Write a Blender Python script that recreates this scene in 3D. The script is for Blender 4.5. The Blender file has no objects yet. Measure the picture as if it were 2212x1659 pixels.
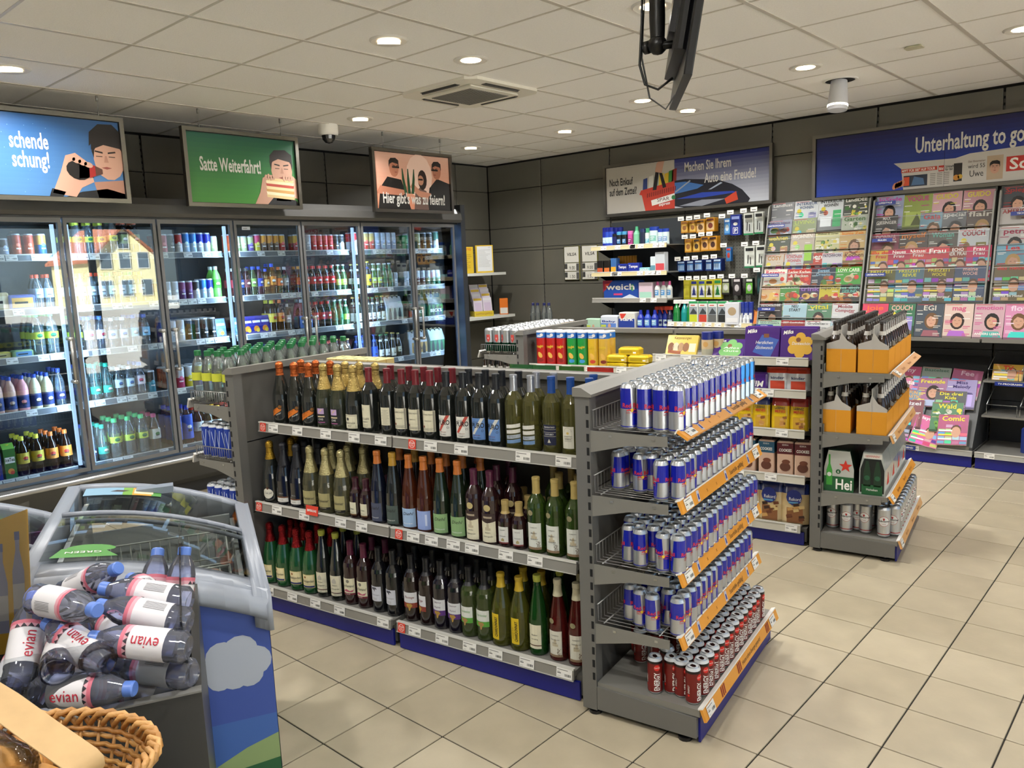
import bpy, math, random
import numpy as np
from mathutils import Matrix, Vector
random.seed(7)
SC = bpy.context.scene
COL = SC.collection
PI = math.pi
# ---------------------------------------------------------------- camera
cam_d = bpy.data.cameras.new('camera'); cam = bpy.data.objects.new('camera', cam_d); COL.objects.link(cam)
CAM = Vector((6.6943, -7.2636, 1.6629))
_r = Vector((0.74716642, 0.66342394, -0.04013738)); _u = Vector((-0.0677661, 0.13611694, 0.98837237)); _f = Vector((-0.66117327, 0.73575869, -0.14665967))
cam.matrix_world = Matrix(((_r.x, _u.x, -_f.x, CAM.x), (_r.y, _u.y, -_f.y, CAM.y), (_r.z, _u.z, -_f.z, CAM.z), (0, 0, 0, 1)))
cam_d.sensor_fit = 'HORIZONTAL'; cam_d.sensor_width = 36.0; cam_d.lens = 1714.34 / 2212 * 36.0; cam_d.clip_start = 0.05; cam_d.clip_end = 300
SC.camera = cam
# ---------------------------------------------------------------- colour management
SC.view_settings.view_transform = 'Standard'; SC.view_settings.look = 'None'; SC.view_settings.gamma = 1.0
SC.view_settings.use_curve_mapping = False
SC.view_settings.exposure = 0.22
SC.cycles.max_bounces = 7; SC.cycles.transparent_max_bounces = 20; SC.cycles.diffuse_bounces = 4; SC.cycles.glossy_bounces = 3; SC.cycles.adaptive_threshold = .03
SC.cycles.caustics_reflective = False; SC.cycles.caustics_refractive = False; SC.cycles.sample_clamp_indirect = 6.0
# ---------------------------------------------------------------- world: overcast daylight outside the shop window
wd = bpy.data.worlds.new('sky'); SC.world = wd; wd.use_nodes = True
nt = wd.node_tree; nt.nodes.clear()
wo = nt.nodes.new('ShaderNodeOutputWorld'); bg = nt.nodes.new('ShaderNodeBackground'); sk = nt.nodes.new('ShaderNodeTexSky')
sk.sky_type = 'HOSEK_WILKIE'; sk.sun_direction = Vector((-0.3, -0.75, 0.6)).normalized(); sk.turbidity = 4.0; sk.ground_albedo = 0.4
nt.links.new(sk.outputs[0], bg.inputs[0]); bg.inputs[1].default_value = 6.0; nt.links.new(bg.outputs[0], wo.inputs[0])
sun_d = bpy.data.lights.new('sun', 'SUN'); sun = bpy.data.objects.new('sun', sun_d); COL.objects.link(sun)
sun_d.energy = 110.0; sun_d.color = (1, .95, .85); sun_d.angle = .02
sun.rotation_euler = Vector((0.45, 0.75, -0.6)).to_track_quat('-Z', 'Y').to_euler()
LAMP_W = 17.5          # one ceiling downlight, watts
LED_STR = .95          # glow of the cooler light strips
COOL_W = 14.0           # one cooler strip, watts
# ---------------------------------------------------------------- materials (colour comes from the face colours of each mesh)
def lin(c):
    return tuple(((x / 12.92) if x <= .04045 else ((x + .055) / 1.055) ** 2.4) for x in c[:3])
def H(s):
    s = s.lstrip('#'); return lin(tuple(int(s[i:i + 2], 16) / 255 for i in (0, 2, 4)))
MATS = {}
def mk(name, rough=.5, metal=0., noise=0., nscale=8., bump=0., bscale=60., coat=0., spec=.5, emit=0., stretch=None):
    m = bpy.data.materials.new(name); m.use_nodes = True; n = m.node_tree; b = n.nodes['Principled BSDF']
    at = n.nodes.new('ShaderNodeAttribute'); at.attribute_name = 'Col'
    b.inputs['Roughness'].default_value = rough; b.inputs['Metallic'].default_value = metal; b.inputs['Specular IOR Level'].default_value = spec
    b.inputs['Coat Weight'].default_value = coat; b.inputs['Coat Roughness'].default_value = .08
    src = at.outputs['Color']
    tc = n.nodes.new('ShaderNodeTexCoord'); co = tc.outputs['Object']
    if stretch:
        mp = n.nodes.new('ShaderNodeMapping'); mp.inputs['Scale'].default_value = stretch; n.links.new(co, mp.inputs['Vector']); co = mp.outputs['Vector']
    if noise:
        t = n.nodes.new('ShaderNodeTexNoise'); t.inputs['Scale'].default_value = nscale; t.inputs['Detail'].default_value = 5
        n.links.new(co, t.inputs['Vector'])
        r = n.nodes.new('ShaderNodeMapRange'); r.inputs[1].default_value = .3; r.inputs[2].default_value = .7; r.inputs[3].default_value = 1 - noise; r.inputs[4].default_value = 1 + noise * .6
        n.links.new(t.outputs['Fac'], r.inputs[0])
        mx = n.nodes.new('ShaderNodeMix'); mx.data_type = 'RGBA'; mx.blend_type = 'MULTIPLY'; mx.inputs['Factor'].default_value = 1
        n.links.new(src, mx.inputs['A']); n.links.new(r.outputs[0], mx.inputs['B']); src = mx.outputs['Result']
    n.links.new(src, b.inputs['Base Color'])
    if bump:
        t = n.nodes.new('ShaderNodeTexNoise'); t.inputs['Scale'].default_value = bscale; t.inputs['Detail'].default_value = 4
        n.links.new(co, t.inputs['Vector']); bp = n.nodes.new('ShaderNodeBump'); bp.inputs['Strength'].default_value = bump; bp.inputs['Distance'].default_value = .01
        n.links.new(t.outputs['Fac'], bp.inputs['Height']); n.links.new(bp.outputs[0], b.inputs['Normal'])
    if emit:
        n.links.new(src, b.inputs['Emission Color']); b.inputs['Emission Strength'].default_value = emit
    MATS[name] = m; return m
mk('paper', .6); mk('satin', .38); mk('gloss', .16, coat=.4); mk('metal', .28, .75); mk('steel', .33, 1., bump=.03, bscale=40, stretch=(1, 1, 30)); mk('matte', .85)
mk('grey_metal', .42, .15, noise=.05, nscale=3); mk('wall_panel', .3, .1, noise=.07, nscale=2.2, spec=.45); mk('ceiling_tile', .9, noise=.03, nscale=90, bump=.25, bscale=180)
mk('floor_tile', .36, noise=.12, nscale=5, bump=.04, bscale=70); mk('wicker', .5, noise=.25, nscale=40, bump=.3, bscale=90); mk('bread', .6, noise=.35, nscale=22, bump=.6, bscale=40)
mk('kraft', .7, noise=.1, nscale=20); mk('dark_glass', .05, coat=.6, spec=.6); mk('foil', .3, .85, bump=.5, bscale=150); mk('render', .8, noise=.06)
mk('lamp', .5, emit=14.); mk('led', .5, emit=LED_STR); mk('asphalt', .9, noise=.2)
def glass(name, gl=.10, rough=.02, dens=1.0, ior=1.45):
    """thin clear sheet or bottle: tinted see-through + mirror by angle"""
    m = bpy.data.materials.new(name); m.use_nodes = True; n = m.node_tree; n.nodes.clear()
    o = n.nodes.new('ShaderNodeOutputMaterial'); at = n.nodes.new('ShaderNodeAttribute'); at.attribute_name = 'Col'
    tr = n.nodes.new('ShaderNodeBsdfTransparent'); g = n.nodes.new('ShaderNodeBsdfGlossy'); g.inputs['Roughness'].default_value = rough
    fr = n.nodes.new('ShaderNodeFresnel'); fr.inputs['IOR'].default_value = ior
    mx = n.nodes.new('ShaderNodeMixShader'); ad = n.nodes.new('ShaderNodeMath'); ad.operation = 'ADD'; ad.use_clamp = True; ad.inputs[1].default_value = gl
    n.links.new(fr.outputs[0], ad.inputs[0]); n.links.new(ad.outputs[0], mx.inputs[0])
    if dens < 1:
        df = n.nodes.new('ShaderNodeBsdfDiffuse'); m2 = n.nodes.new('ShaderNodeMixShader'); m2.inputs[0].default_value = dens
        n.links.new(at.outputs['Color'], df.inputs[0]); n.links.new(df.outputs[0], m2.inputs[1]); n.links.new(tr.outputs[0], m2.inputs[2]); n.links.new(m2.outputs[0], mx.inputs[1])
    else: n.links.new(tr.outputs[0], mx.inputs[1])
    n.links.new(at.outputs['Color'], tr.inputs[0]); n.links.new(g.outputs[0], mx.inputs[2]); n.links.new(mx.outputs[0], o.inputs[0])
    MATS[name] = m; return m
glass('pane', .06, 0.0); glass('bottle_glass', .03, .03, .86); glass('pet', .03, .06, .9); glass('film', 0., .2, .96, 1.15)
# ---------------------------------------------------------------- mesh builder
class MB:
    def __init__(s): s.v = []; s.f = []; s.c = []; s.m = []; s.s = []; s.mats = []; s.T = None
    def mi(s, mat):
        if mat not in s.mats: s.mats.append(mat)
        return s.mats.index(mat)
    def add(s, vs, fs, col, mat='paper', smooth=False):
        k = len(s.v)
        if s.T is not None: vs = [tuple(s.T @ Vector(p)) for p in vs]
        s.v.extend(vs); mi = s.mi(mat)
        for f in fs: s.f.append(tuple(i + k for i in f)); s.c.append(col); s.m.append(mi); s.s.append(smooth)
        return s
    def box(s, x0, x1, y0, y1, z0, z1, col, mat='paper', cols=None):
        vs = [(x, y, z) for z in (z0, z1) for y in (y0, y1) for x in (x0, x1)]
        fs = [(0, 2, 3, 1), (4, 5, 7, 6), (0, 1, 5, 4), (2, 6, 7, 3), (0, 4, 6, 2), (1, 3, 7, 5)]
        if cols:   # dict face index -> colour (0 bottom 1 top 2 y0 3 y1 4 x0 5 x1)
            for i, f in enumerate(fs): s.add(vs if i == 0 else [], [], col, mat) if False else None
            k = len(s.v); vv = [tuple(s.T @ Vector(p)) for p in vs] if s.T is not None else vs
            s.v.extend(vv); mi = s.mi(mat)
            for i, f in enumerate(fs): s.f.append(tuple(j + k for j in f)); s.c.append(cols.get(i, col)); s.m.append(mi); s.s.append(False)
            return s
        return s.add(vs, fs, col, mat)
    def bev(s, x0, x1, y0, y1, z0, z1, b, col, mat='paper'):
        """box with chamfered vertical and top edges"""
        def ring(x0, x1, y0, y1, z): return [(x0 + b, y0, z), (x1 - b, y0, z), (x1, y0 + b, z), (x1, y1 - b, z), (x1 - b, y1, z), (x0 + b, y1, z), (x0, y1 - b, z), (x0, y0 + b, z)]
        r = [ring(x0, x1, y0, y1, z0), ring(x0, x1, y0, y1, z1 - b), ring(x0 + b, x1 - b, y0 + b, y1 - b, z1)]
        vs = sum(r, []); fs = [tuple(reversed(range(8))), tuple(range(16, 24))]
        for k in (0, 8): fs += [(k + i, k + (i + 1) % 8, k + 8 + (i + 1) % 8, k + 8 + i) for i in range(8)]
        return s.add(vs, fs, col, mat)
    def prism(s, pts, z0, z1, col, mat='paper', ax='z'):
        """extrude polygon pts (a,b) between z0 and z1 along axis ax"""
        n = len(pts)
        def P(a, b, c): return (a, b, c) if ax == 'z' else ((c, a, b) if ax == 'x' else (a, c, b))
        vs = [P(a, b, z0) for a, b in pts] + [P(a, b, z1) for a, b in pts]
        fs = [tuple(reversed(range(n))), tuple(range(n, 2 * n))] + [(i, (i + 1) % n, n + (i + 1) % n, n + i) for i in range(n)]
        if ax == 'y': fs = [tuple(reversed(f)) for f in fs]
        return s.add(vs, fs, col, mat)
    def lathe(s, prof, n=20, smooth=True, mat='paper', cap=True, sq=None):
        """prof rows: (r, z, colour of the band above it, optional material)"""
        for i in range(len(prof) - 1):
            r0, z0, c = prof[i][:3]; mt = prof[i][3] if len(prof[i]) > 3 else mat; r1, z1 = prof[i + 1][:2]
            vs = []
            for r, z in ((r0, z0), (r1, z1)):
                for k in range(n):
                    a = 2 * PI * k / n; vs.append((r * math.cos(a), r * math.sin(a), z))
            fs = [(k, (k + 1) % n, n + (k + 1) % n, n + k) for k in range(n)]
            s.add(vs, fs, c, mt, smooth)
        if cap:
            for row, up in ((prof[0], False), (prof[-1], True)):
                r, z = row[:2]
                if r < 1e-5: continue
                c = row[2] if not up else prof[-1][2] or prof[-2][2]
                mt = (row[3] if len(row) > 3 else mat)
                vs = [(r * math.cos(2 * PI * k / n), r * math.sin(2 * PI * k / n), z) for k in range(n)]
                s.add(vs, [tuple(range(n)) if up else tuple(reversed(range(n)))], c, mt)
        return s
    def tube(s, pts, r, col, mat='metal', n=6, closed=False, taper=None):
        P = [Vector(p) for p in pts]; m = len(P); vs = []
        up = Vector((0, 0, 1))
        for i, p in enumerate(P):
            a = P[(i - 1) % m] if closed or i > 0 else p; b = P[(i + 1) % m] if closed or i < m - 1 else p
            t = (b - a)
            if t.length < 1e-9: t = Vector((0, 0, 1))
            t.normalize(); x = t.cross(up)
            if x.length < .05: x = t.cross(Vector((1, 0, 0)))
            x.normalize(); y = x.cross(t); rr = r if taper is None else r * taper[i]
            for k in range(n):
                an = 2 * PI * k / n; vs.append(tuple(p + x * (rr * math.cos(an)) + y * (rr * math.sin(an))))
        fs = []
        for i in range(m if closed else m - 1):
            j = (i + 1) % m
            fs += [(i * n + k, j * n + k, j * n + (k + 1) % n, i * n + (k + 1) % n) for k in range(n)]
        if not closed: fs += [tuple(range(n)), tuple(reversed(range((m - 1) * n, m * n)))]
        return s.add(vs, fs, col, mat, True)
    def ball(s, c, r, col, mat='paper', n=10, m=6, sz=1., zlo=-1.):
        vs = []; fs = []
        a0 = math.asin(max(-1, zlo))
        for i in range(m + 1):
            t = a0 + (PI / 2 - a0) * i / m
            for k in range(n): a = 2 * PI * k / n; vs.append((c[0] + r * math.cos(t) * math.cos(a), c[1] + r * math.cos(t) * math.sin(a), c[2] + r * sz * math.sin(t)))
        for i in range(m): fs += [(i * n + k, i * n + (k + 1) % n, (i + 1) * n + (k + 1) % n, (i + 1) * n + k) for k in range(n)]
        return s.add(vs, fs, col, mat, True)
    # ---- flat print mapped on a surface
    def poly(s, mp, pts, col, layer=1, mat='paper'):
        mp(s, pts, col, layer, mat); return s
    def rect(s, mp, x0, y0, x1, y1, col, layer=1, mat='paper'): return s.poly(mp, [(x0, y0), (x1, y0), (x1, y1), (x0, y1)], col, layer, mat)
    def disc(s, mp, cx, cy, rx, col, layer=1, mat='paper', ry=None, n=14, rot=0):
        ry = ry or rx; ca, sa = math.cos(rot), math.sin(rot); pts = []
        for k in range(n):
            a = 2 * PI * k / n; x, y = rx * math.cos(a), ry * math.sin(a); pts.append((cx + x * ca - y * sa, cy + x * sa + y * ca))
        return s.poly(mp, pts, col, layer, mat)
    def text(s, mp, t, x, y, h, col, layer=2, mat='paper', al='l', rot=0., w=None, shear=0., bold=0, wx=1.):
        tris, wd_ = text_tris(t, bold)
        sx = h * wx
        if w and wd_ * sx > 0: sx = w / wd_
        off = {'l': 0, 'c': -wd_ / 2, 'r': -wd_}[al]; ca, sa = math.cos(rot), math.sin(rot)
        for tr in tris:
            pp = []
            for (a, b) in tr:
                u, v = (a + off) * sx + shear * b * h, b * h
                pp.append((x + u * ca - v * sa, y + u * sa + v * ca))
            mp(s, pp, col, layer, mat)
        return s
    def build(s, name, parent=None, loc=(0, 0, 0), rot=(0, 0, 0)):
        me = mesh_of(s, name); return obj(name, me, parent, loc, rot)
def mesh_of(s, name):
    me = bpy.data.meshes.new(name); me.from_pydata(s.v, [], s.f)
    for mt in s.mats: me.materials.append(MATS[mt])
    nf = len(s.f); me.polygons.foreach_set('material_index', s.m); me.polygons.foreach_set('use_smooth', s.s)
    lens = np.fromiter((len(f) for f in s.f), int, nf); cl = np.ones((nf, 4), np.float32); cl[:, :3] = np.array(s.c, np.float32).reshape(nf, 3)
    ca = me.color_attributes.new('Col', 'FLOAT_COLOR', 'CORNER'); ca.data.foreach_set('color', np.repeat(cl, lens, axis=0).ravel())
    me.update(); return me
KIDS = {}
def obj(name, me, parent=None, loc=(0, 0, 0), rot=(0, 0, 0)):
    o = bpy.data.objects.new(name, me); COL.objects.link(o); o.location = loc; o.rotation_euler = rot
    if parent is not None: o.parent = parent; KIDS.setdefault(parent, []).append(o)
    return o
def tag(o, label, cat, group=None):
    o['label'] = label; o['category'] = cat
    if group: o['group'] = group
    return o
def thing(name, label, cat, loc=(0, 0, 0), rot=(0, 0, 0), group=None):
    o = obj(name, None, None, loc, rot if not isinstance(rot, (int, float)) else (0, 0, rot)); o.empty_display_size = .05; return tag(o, label, cat, group)
def struct(o): o['kind'] = 'structure'; return o
def dup(o, loc, rot=(0, 0, 0), label=None, group=None, parent=None):
    c = o.copy(); COL.objects.link(c); c.location = loc; c.rotation_euler = rot if not isinstance(rot, (int, float)) else (0, 0, rot)
    if label: c['label'] = label
    if group: c['group'] = group
    for k in KIDS.get(o, []):
        d = k.copy(); COL.objects.link(d); d.parent = c; KIDS.setdefault(c, []).append(d)
        for g in KIDS.get(k, []): e = g.copy(); COL.objects.link(e); e.parent = d
    return c
# ---- letters: each glyph is turned into triangles once
GL = {}
def _mesh(t, bold):
    cu = bpy.data.curves.new('t', 'FONT'); cu.body = t; cu.resolution_u = 2; cu.offset = .02 if bold else 0.0
    o = bpy.data.objects.new('t', cu); COL.objects.link(o); bpy.context.view_layer.update()
    me = o.evaluated_get(bpy.context.evaluated_depsgraph_get()).to_mesh(); me.calc_loop_triangles()
    vs = [(v.co.x, v.co.y) for v in me.vertices]; tr = [tuple(vs[i] for i in l.vertices) for l in me.loop_triangles]
    bpy.data.objects.remove(o); bpy.data.curves.remove(cu); return vs, tr
_hh = {}
def glyph(ch, bold):
    k = (ch, bold)
    if k not in GL:
        if bold not in _hh: v, _ = _mesh('HH', bold); _hh[bold] = max(p[0] for p in v)
        v, _ = _mesh('H' + ch + 'H', bold); adv = max(p[0] for p in v) - _hh[bold]
        v, tr = _mesh(ch, bold) if ch.strip() else ([], [])
        GL[k] = (tr, adv)
    return GL[k]
TX = {}
def text_tris(t, bold=0):
    k = (t, bold)
    if k not in TX:
        x = 0; out = []
        for ch in t:
            tr, adv = glyph(ch, bold); out += [tuple((a + x, b) for a, b in q) for q in tr]; x += adv
        TX[k] = ([tuple((a / .72, b / .72) for a, b in q) for q in out], x / .72)   # cap height = 1
    return TX[k]
def flat(o, ex, ey, eps=.0004):
    """map (u,v) on the plane through o spanned by ex,ey"""
    o = Vector(o); ex = Vector(ex); ey = Vector(ey); nn = ex.cross(ey).normalized()
    def mp(s, pts, col, layer, mat):
        k = len(pts); s.add([tuple(o + ex * u + ey * v + nn * (eps * layer)) for u, v in pts], [tuple(range(k))], col, mat)
    return mp
def _clip(poly, lo, hi):
    for side, val in ((0, lo), (1, hi)):
        out = []; n = len(poly)
        for i in range(n):
            a, b = poly[i], poly[(i + 1) % n]; ia = a[0] >= val if side == 0 else a[0] <= val; ib = b[0] >= val if side == 0 else b[0] <= val
            if ia: out.append(a)
            if ia != ib:
                t = (val - a[0]) / (b[0] - a[0]); out.append((val, a[1] + t * (b[1] - a[1])))
        poly = out
        if len(poly) < 3: return []
    return poly
def cyl(R, n=20, a0=0., eps=.0004, taper=None):
    """map (u,v): u arc length round a lathe of n sides, centred on angle a0 (radians), v height"""
    st = 2 * PI / n; w = 2 * R * math.sin(st / 2)
    def mp(s, pts, col, layer, mat):
        us = [p[0] for p in pts]; k0 = math.floor(min(us) / w + a0 / st + 1e-6); k1 = math.ceil(max(us) / w + a0 / st - 1e-6)
        for k in range(k0, max(k1, k0 + 1)):
            q = _clip([(p[0] / w + a0 / st, p[1]) for p in pts], k, k + 1)
            if not q: continue
            vs = []
            A = (k * st, (k + 1) * st)
            for u, v in q:
                t = u - k; rr = (R if taper is None else taper(v)) + eps * layer
                x = (1 - t) * math.cos(A[0]) + t * math.cos(A[1]); y = (1 - t) * math.sin(A[0]) + t * math.sin(A[1]); vs.append((x * rr, y * rr, v))
            s.add(vs, [tuple(range(len(vs)))], col, mat, False)
    return mp
ORD = ['first', 'second', 'third', 'fourth', 'fifth', 'sixth', 'seventh', 'eighth', 'ninth', 'tenth', 'eleventh', 'twelfth', 'thirteenth', 'fourteenth', 'fifteenth', 'sixteenth', 'seventeenth', 'eighteenth', 'nineteenth', 'twentieth']
def od(i): return ORD[i] if i < len(ORD) else 'far'
GREY = H('6f6e6a'); GREY2 = H('5a5955'); WHITE = H('f1efe9'); BLACK = H('121213'); NAVY = H('10187a')
# ================================================================ the room
HC = 2.88; XW = -.08; YW = -.02; XR = 9.3; YN = -9.6
def proj(p):
    d = Vector(p) - CAM; z = d.dot(_f); return (1106 + 1714.34 * d.dot(_r) / z, 829.5 - 1714.34 * d.dot(_u) / z, z) if z > .2 else (-9e3, 0, z)
def in_gond(x, y):
    for ox, oy in ((5.037, -5.055), (5.067, -2.946)):
        dx, dy = x - ox, y - oy; a = math.radians(8.6); u = dx * math.cos(a) + dy * math.sin(a); v = -dx * math.sin(a) + dy * math.cos(a)
        if -2.2 < u < .3 and .1 < v < .85: return True
    return x < .75 or y > -.45
b = MB(); b.box(XW - .1, XR + .1, YN - .1, YW + .1, -.06, -.004, H('221f1b'), 'matte')
floor = struct(b.build('floor'))
px_, py_ = .3075, .295; cells = []
i0 = int((XW - 5.627) / px_) - 1
for i in range(i0, int((XR - 5.627) / px_) + 1):
    for j in range(int((YN + 4.615) / py_) - 1, int((YW + 4.615) / py_) + 1):
        x = 5.627 + i * px_; y = -4.615 + j * py_
        if x + px_ < XW or y > YW: continue
        u, v, z = proj((x + px_ / 2, y + py_ / 2, 0)); ok = -150 < u < 2360 and 500 < v < 1850 and z > .3 and not in_gond(x + px_ / 2, y + py_ / 2)
        cells.append((z if ok else 99 + random.random(), x, y))
cells.sort()
tb = MB(); tb.bev(.0026, px_ - .0026, .0026, py_ - .0026, -.008, 0, .0015, H('b3a78e'), 'floor_tile'); tmesh = [mesh_of(tb, 'tile')]
for c in ('b0a48b', 'b6aa91'):
    t2 = MB(); t2.bev(.0026, px_ - .0026, .0026, py_ - .0026, -.008, 0, .0015, H(c), 'floor_tile'); tmesh.append(mesh_of(t2, 'tile'))
rest = MB()
for k, (z, x, y) in enumerate(cells):
    if k < 296 and z < 90: obj('tile', random.choice(tmesh), floor, (x, y, 0))
    else: rest.box(x + .002, x + px_ - .002, y + .002, y + py_ - .002, -.008, 0, H('b5a98f'), 'floor_tile')
o = rest.build('tile_field', floor); o['kind'] = 'stuff'
# ceiling
b = MB(); b.box(XW - .1, XR + .1, YN - .1, YW + .1, HC + .03, HC + .08, H('8a857a'), 'matte')
ceiling = struct(b.build('ceiling'))
tb = MB(); tb.box(.006, .619, .004, .621, 0, .02, H('f6f4f1'), 'ceiling_tile'); cm = mesh_of(tb, 'ceiling_tile')
gx = [3 + .625 * i for i in range(-5, 11)]; gy = [-4.05 + .625 * j for j in range(-9, 7)]
for x in gx:
    for y in gy:
        if -.7 < x < XR and YN - .6 < y < YW: obj('ceiling_tile', cm, ceiling, (x, y, HC))
for x in gx:
    if XW < x < XR: b = MB(); b.box(x - .012, x + .012, YN, YW, HC - .004, HC + .004, H('c4beb4'), 'satin'); b.build('grid_bar', ceiling)
for y in gy:
    if YN < y < YW: b = MB(); b.box(XW, XR, y - .0075, y + .0075, HC - .002, HC + .004, H('c9c3b9'), 'satin'); b.build('grid_bar', ceiling)
# walls: grey slotted panels between black uprights
WP = H('65635a')
def wall(name, along, fixed, edges, joints, sgn):
    b = MB(); lo, hi = min(edges) - .1, max(edges) + .1
    if along == 'x': b.box(lo, hi, fixed + .02, fixed + .14, 0, HC + .03, H('0c0c0c'), 'matte')
    else: b.box(fixed - .14, fixed - .02, lo, hi, 0, HC + .03, H('0c0c0c'), 'matte')
    w = struct(b.build(name)); memo = {}
    for a, c in zip(edges[:-1], edges[1:]):
        for z0, z1 in zip(joints[:-1], joints[1:]):
            wd, ht = abs(c - a) - .016, z1 - z0 - .006; k = (round(wd, 3), round(ht, 3))
            if k not in memo:
                p = MB()
                if along == 'x': p.bev(0, wd, 0, .022, 0, ht, .003, WP, 'wall_panel')
                else: p.bev(-.022, 0, 0, wd, 0, ht, .003, WP, 'wall_panel')
                memo[k] = mesh_of(p, 'panel')
            m = min(a, c) + .008
            obj('panel', memo[k], w, (m, fixed, z0 + .003) if along == 'x' else (fixed, m, z0 + .003))
    for a in edges[1:-1]:     # slotted upright strip
        p = MB(); n = int(HC / .05)
        for q in range(n):
            z = q * .05
            if along == 'x': p.box(a - .006, a + .006, fixed + .012, fixed + .02, z, z + .028, GREY2, 'grey_metal')
            else: p.box(fixed - .02, fixed - .012, a - .006, a + .006, z, z + .028, GREY2, 'grey_metal')
        p.build('slotted_upright', w)
    return w
JT = [0.02, .56, 1.0, 1.44, 1.84, 1.875, 2.115, 2.56, HC - .02]
wall('wall_back', 'x', YW, [XW, .755, 1.709, 2.607, 3.512, 4.431, 5.35, 6.265, 7.18, 8.1, XR], JT, -1)
wall('wall_left', 'y', XW, [YW, -.56, -1.47, -2.38, -3.29, -4.2, -5.11, -6.02, -6.93, -7.84, -8.75, YN], JT, 1)
b = MB(); b.box(XW - .1, XR, YN - .1, YN, 0, HC + .05, H('d8d4ca'), 'render'); struct(b.build('wall_near'))
# shop front on the right: wide glazed front with grey mullions
b = MB()
b.box(XR, XR + .12, YN, -9.3, 0, HC + .05, H('8d8a80'), 'wall_panel'); b.box(XR, XR + .12, -9.3, -.35, 2.62, HC + .05, H('8d8a80'), 'wall_panel'); b.box(XR, XR + .12, -.35, YW + .05, 0, HC + .05, H('8d8a80'), 'wall_panel')
struct(b.build('wall_right'))
for k, (a, c) in enumerate(((-9.3, -7.8), (-7.8, -6.3), (-6.3, -4.8), (-4.8, -3.3), (-3.3, -1.85), (-1.85, -.35))):
    f = MB()
    for (y0, y1, z0, z1) in ((a, a + .05, 0, 2.62), (c - .05, c, 0, 2.62), (a + .05, c - .05, 2.56, 2.62), (a + .05, c - .05, 0, .08)): f.box(XR + .02, XR + .1, y0, y1, z0, z1, H('3c3f42'), 'grey_metal')
    wn = struct(f.build('window_%d' % (k + 1))); g = MB(); g.box(XR + .05, XR + .06, a + .05, c - .05, .08, 2.56, (.96, .98, .97), 'pane'); g.build('pane', wn)
# outside: forecourt and a yellow gabled house across the street
b = MB(); b.box(XR + .13, 90, -40, 60, -.2, -.15, H('969494'), 'asphalt'); struct(b.build('forecourt_ground'))
hs = thing('house', 'pale yellow gabled house across the street, mirrored in a cooler door', 'house', (58, 19, -.15))
b = MB(); b.prism([(-2.5, 0), (2.5, 0), (2.5, 3.6), (0, 5.9), (-2.5, 3.6)], 0, 8, H('ece4b8'), 'render', 'x'); b.build('wall', hs)
b = MB()
for s in (-1, 1): b.prism([(0, 5.9), (s * 2.85, 3.28), (s * 2.85, 3.46), (0, 6.12)], -.4, 8.3, H('7a4a38'), 'matte', 'x')
b.build('roof', hs)
wm = MB(); wm.box(-.05, 0, -.45, .45, 0, 1.3, H('eeeeea'), 'satin'); wm.box(-.06, -.045, -.38, .38, .07, 1.23, H('46525e'), 'gloss'); wmm = mesh_of(wm, 'window')
for yy, zz in ((-1.5, .7), (0, .7), (1.5, .7), (-1.4, 2.8), (0, 2.8), (1.4, 2.8), (0, 4.3)): obj('window', wmm, hs, (-.01, yy, zz), (0, 0, 0))
# ---- downlights
def downlight(x, y, tilt, label, on=True):
    t = thing('downlight', label, 'ceiling light', (x, y, HC), group='recessed ceiling downlights')
    b = MB(); b.lathe([(.062, -.004, H('d8d5cf')), (.095, -.009, H('d8d5cf')), (.105, -.002, H('d8d5cf')), (.105, .01, H('d8d5cf'))], 24, mat='satin', cap=False); b.build('trim_ring', t)
    b = MB(); b.lathe([(.001, -.0065, H('ffe9c4')), (.058, -.006, H('ffe9c4'))], 20, mat='lamp', cap=False); b.v = [(x, y, z) for x, y, z in b.v]; b.f = [tuple(reversed(f)) for f in b.f]; b.build('lamp_disc', t)
    if tilt:
        b = MB(); c_ = .058 * (1 - 2.6 * tilt * .5); pts = [(.062 * math.cos(a), .062 * math.sin(a)) for a in [PI * (.05 + .9 * k / 12) for k in range(13)]]; b.prism(pts, -.018, -.0075, H('d4d0c8'), 'satin'); b.build('shutter', t, (0, 0, 0), (0, 0, .9))
    ld = bpy.data.lights.new('downlight_lamp', 'AREA'); ld.shape = 'DISK'; ld.size = .11; ld.energy = LAMP_W; ld.color = (1, .985, .955); ld.spread = math.radians(150)
    lo = bpy.data.objects.new('downlight_lamp', ld); COL.objects.link(lo); lo.parent = t; lo.location = (0, 0, -.045); KIDS.setdefault(t, []).append(lo)
    return t
seen = [(3.282, -4.337, .45, 'tilted round downlight near the left edge of the nearest ceiling lights'), (3.279, -3.711, 0, 'bright round downlight between the near one and the air conditioner'),
        (1.444, -3.108, .3, 'round downlight beside the dome camera'), (3.269, -1.823, 0, 'bright downlight in the ceiling left of the hanging monitor'),
        (3.289, -1.162, .5, 'dim tilted downlight just right of the bright one below the monitor'), (4.544, -1.858, 0, 'bright downlight left of the white cylinder spotlight'),
        (4.544, -3.744, 0, 'downlight partly hidden behind the monitor pole'), (1.494, -5.604, .3, 'downlight at the far left edge above the blue sign'),
        (.85, -1.244, .5, 'small dim downlight furthest back near the corner'), (2.046, -1.218, .5, 'dim downlight behind the air conditioner toward the back wall'), (5.75, -1.75, 0, 'downlight at the right edge of the ceiling')]
for a in seen: downlight(*a)
for k, (x, y) in enumerate([(5.75, -6.2), (7.6, -6.2), (7.4, -2.4), (3.28, -6.2), (5.2, -7.8), (7.4, -7.8), (2.0, -7.8), (8.4, -4.3), (1.45, -6.9)]):
    downlight(x, y, 0, '%s round downlight beyond the picture edge, behind the viewer' % od(k))
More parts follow.
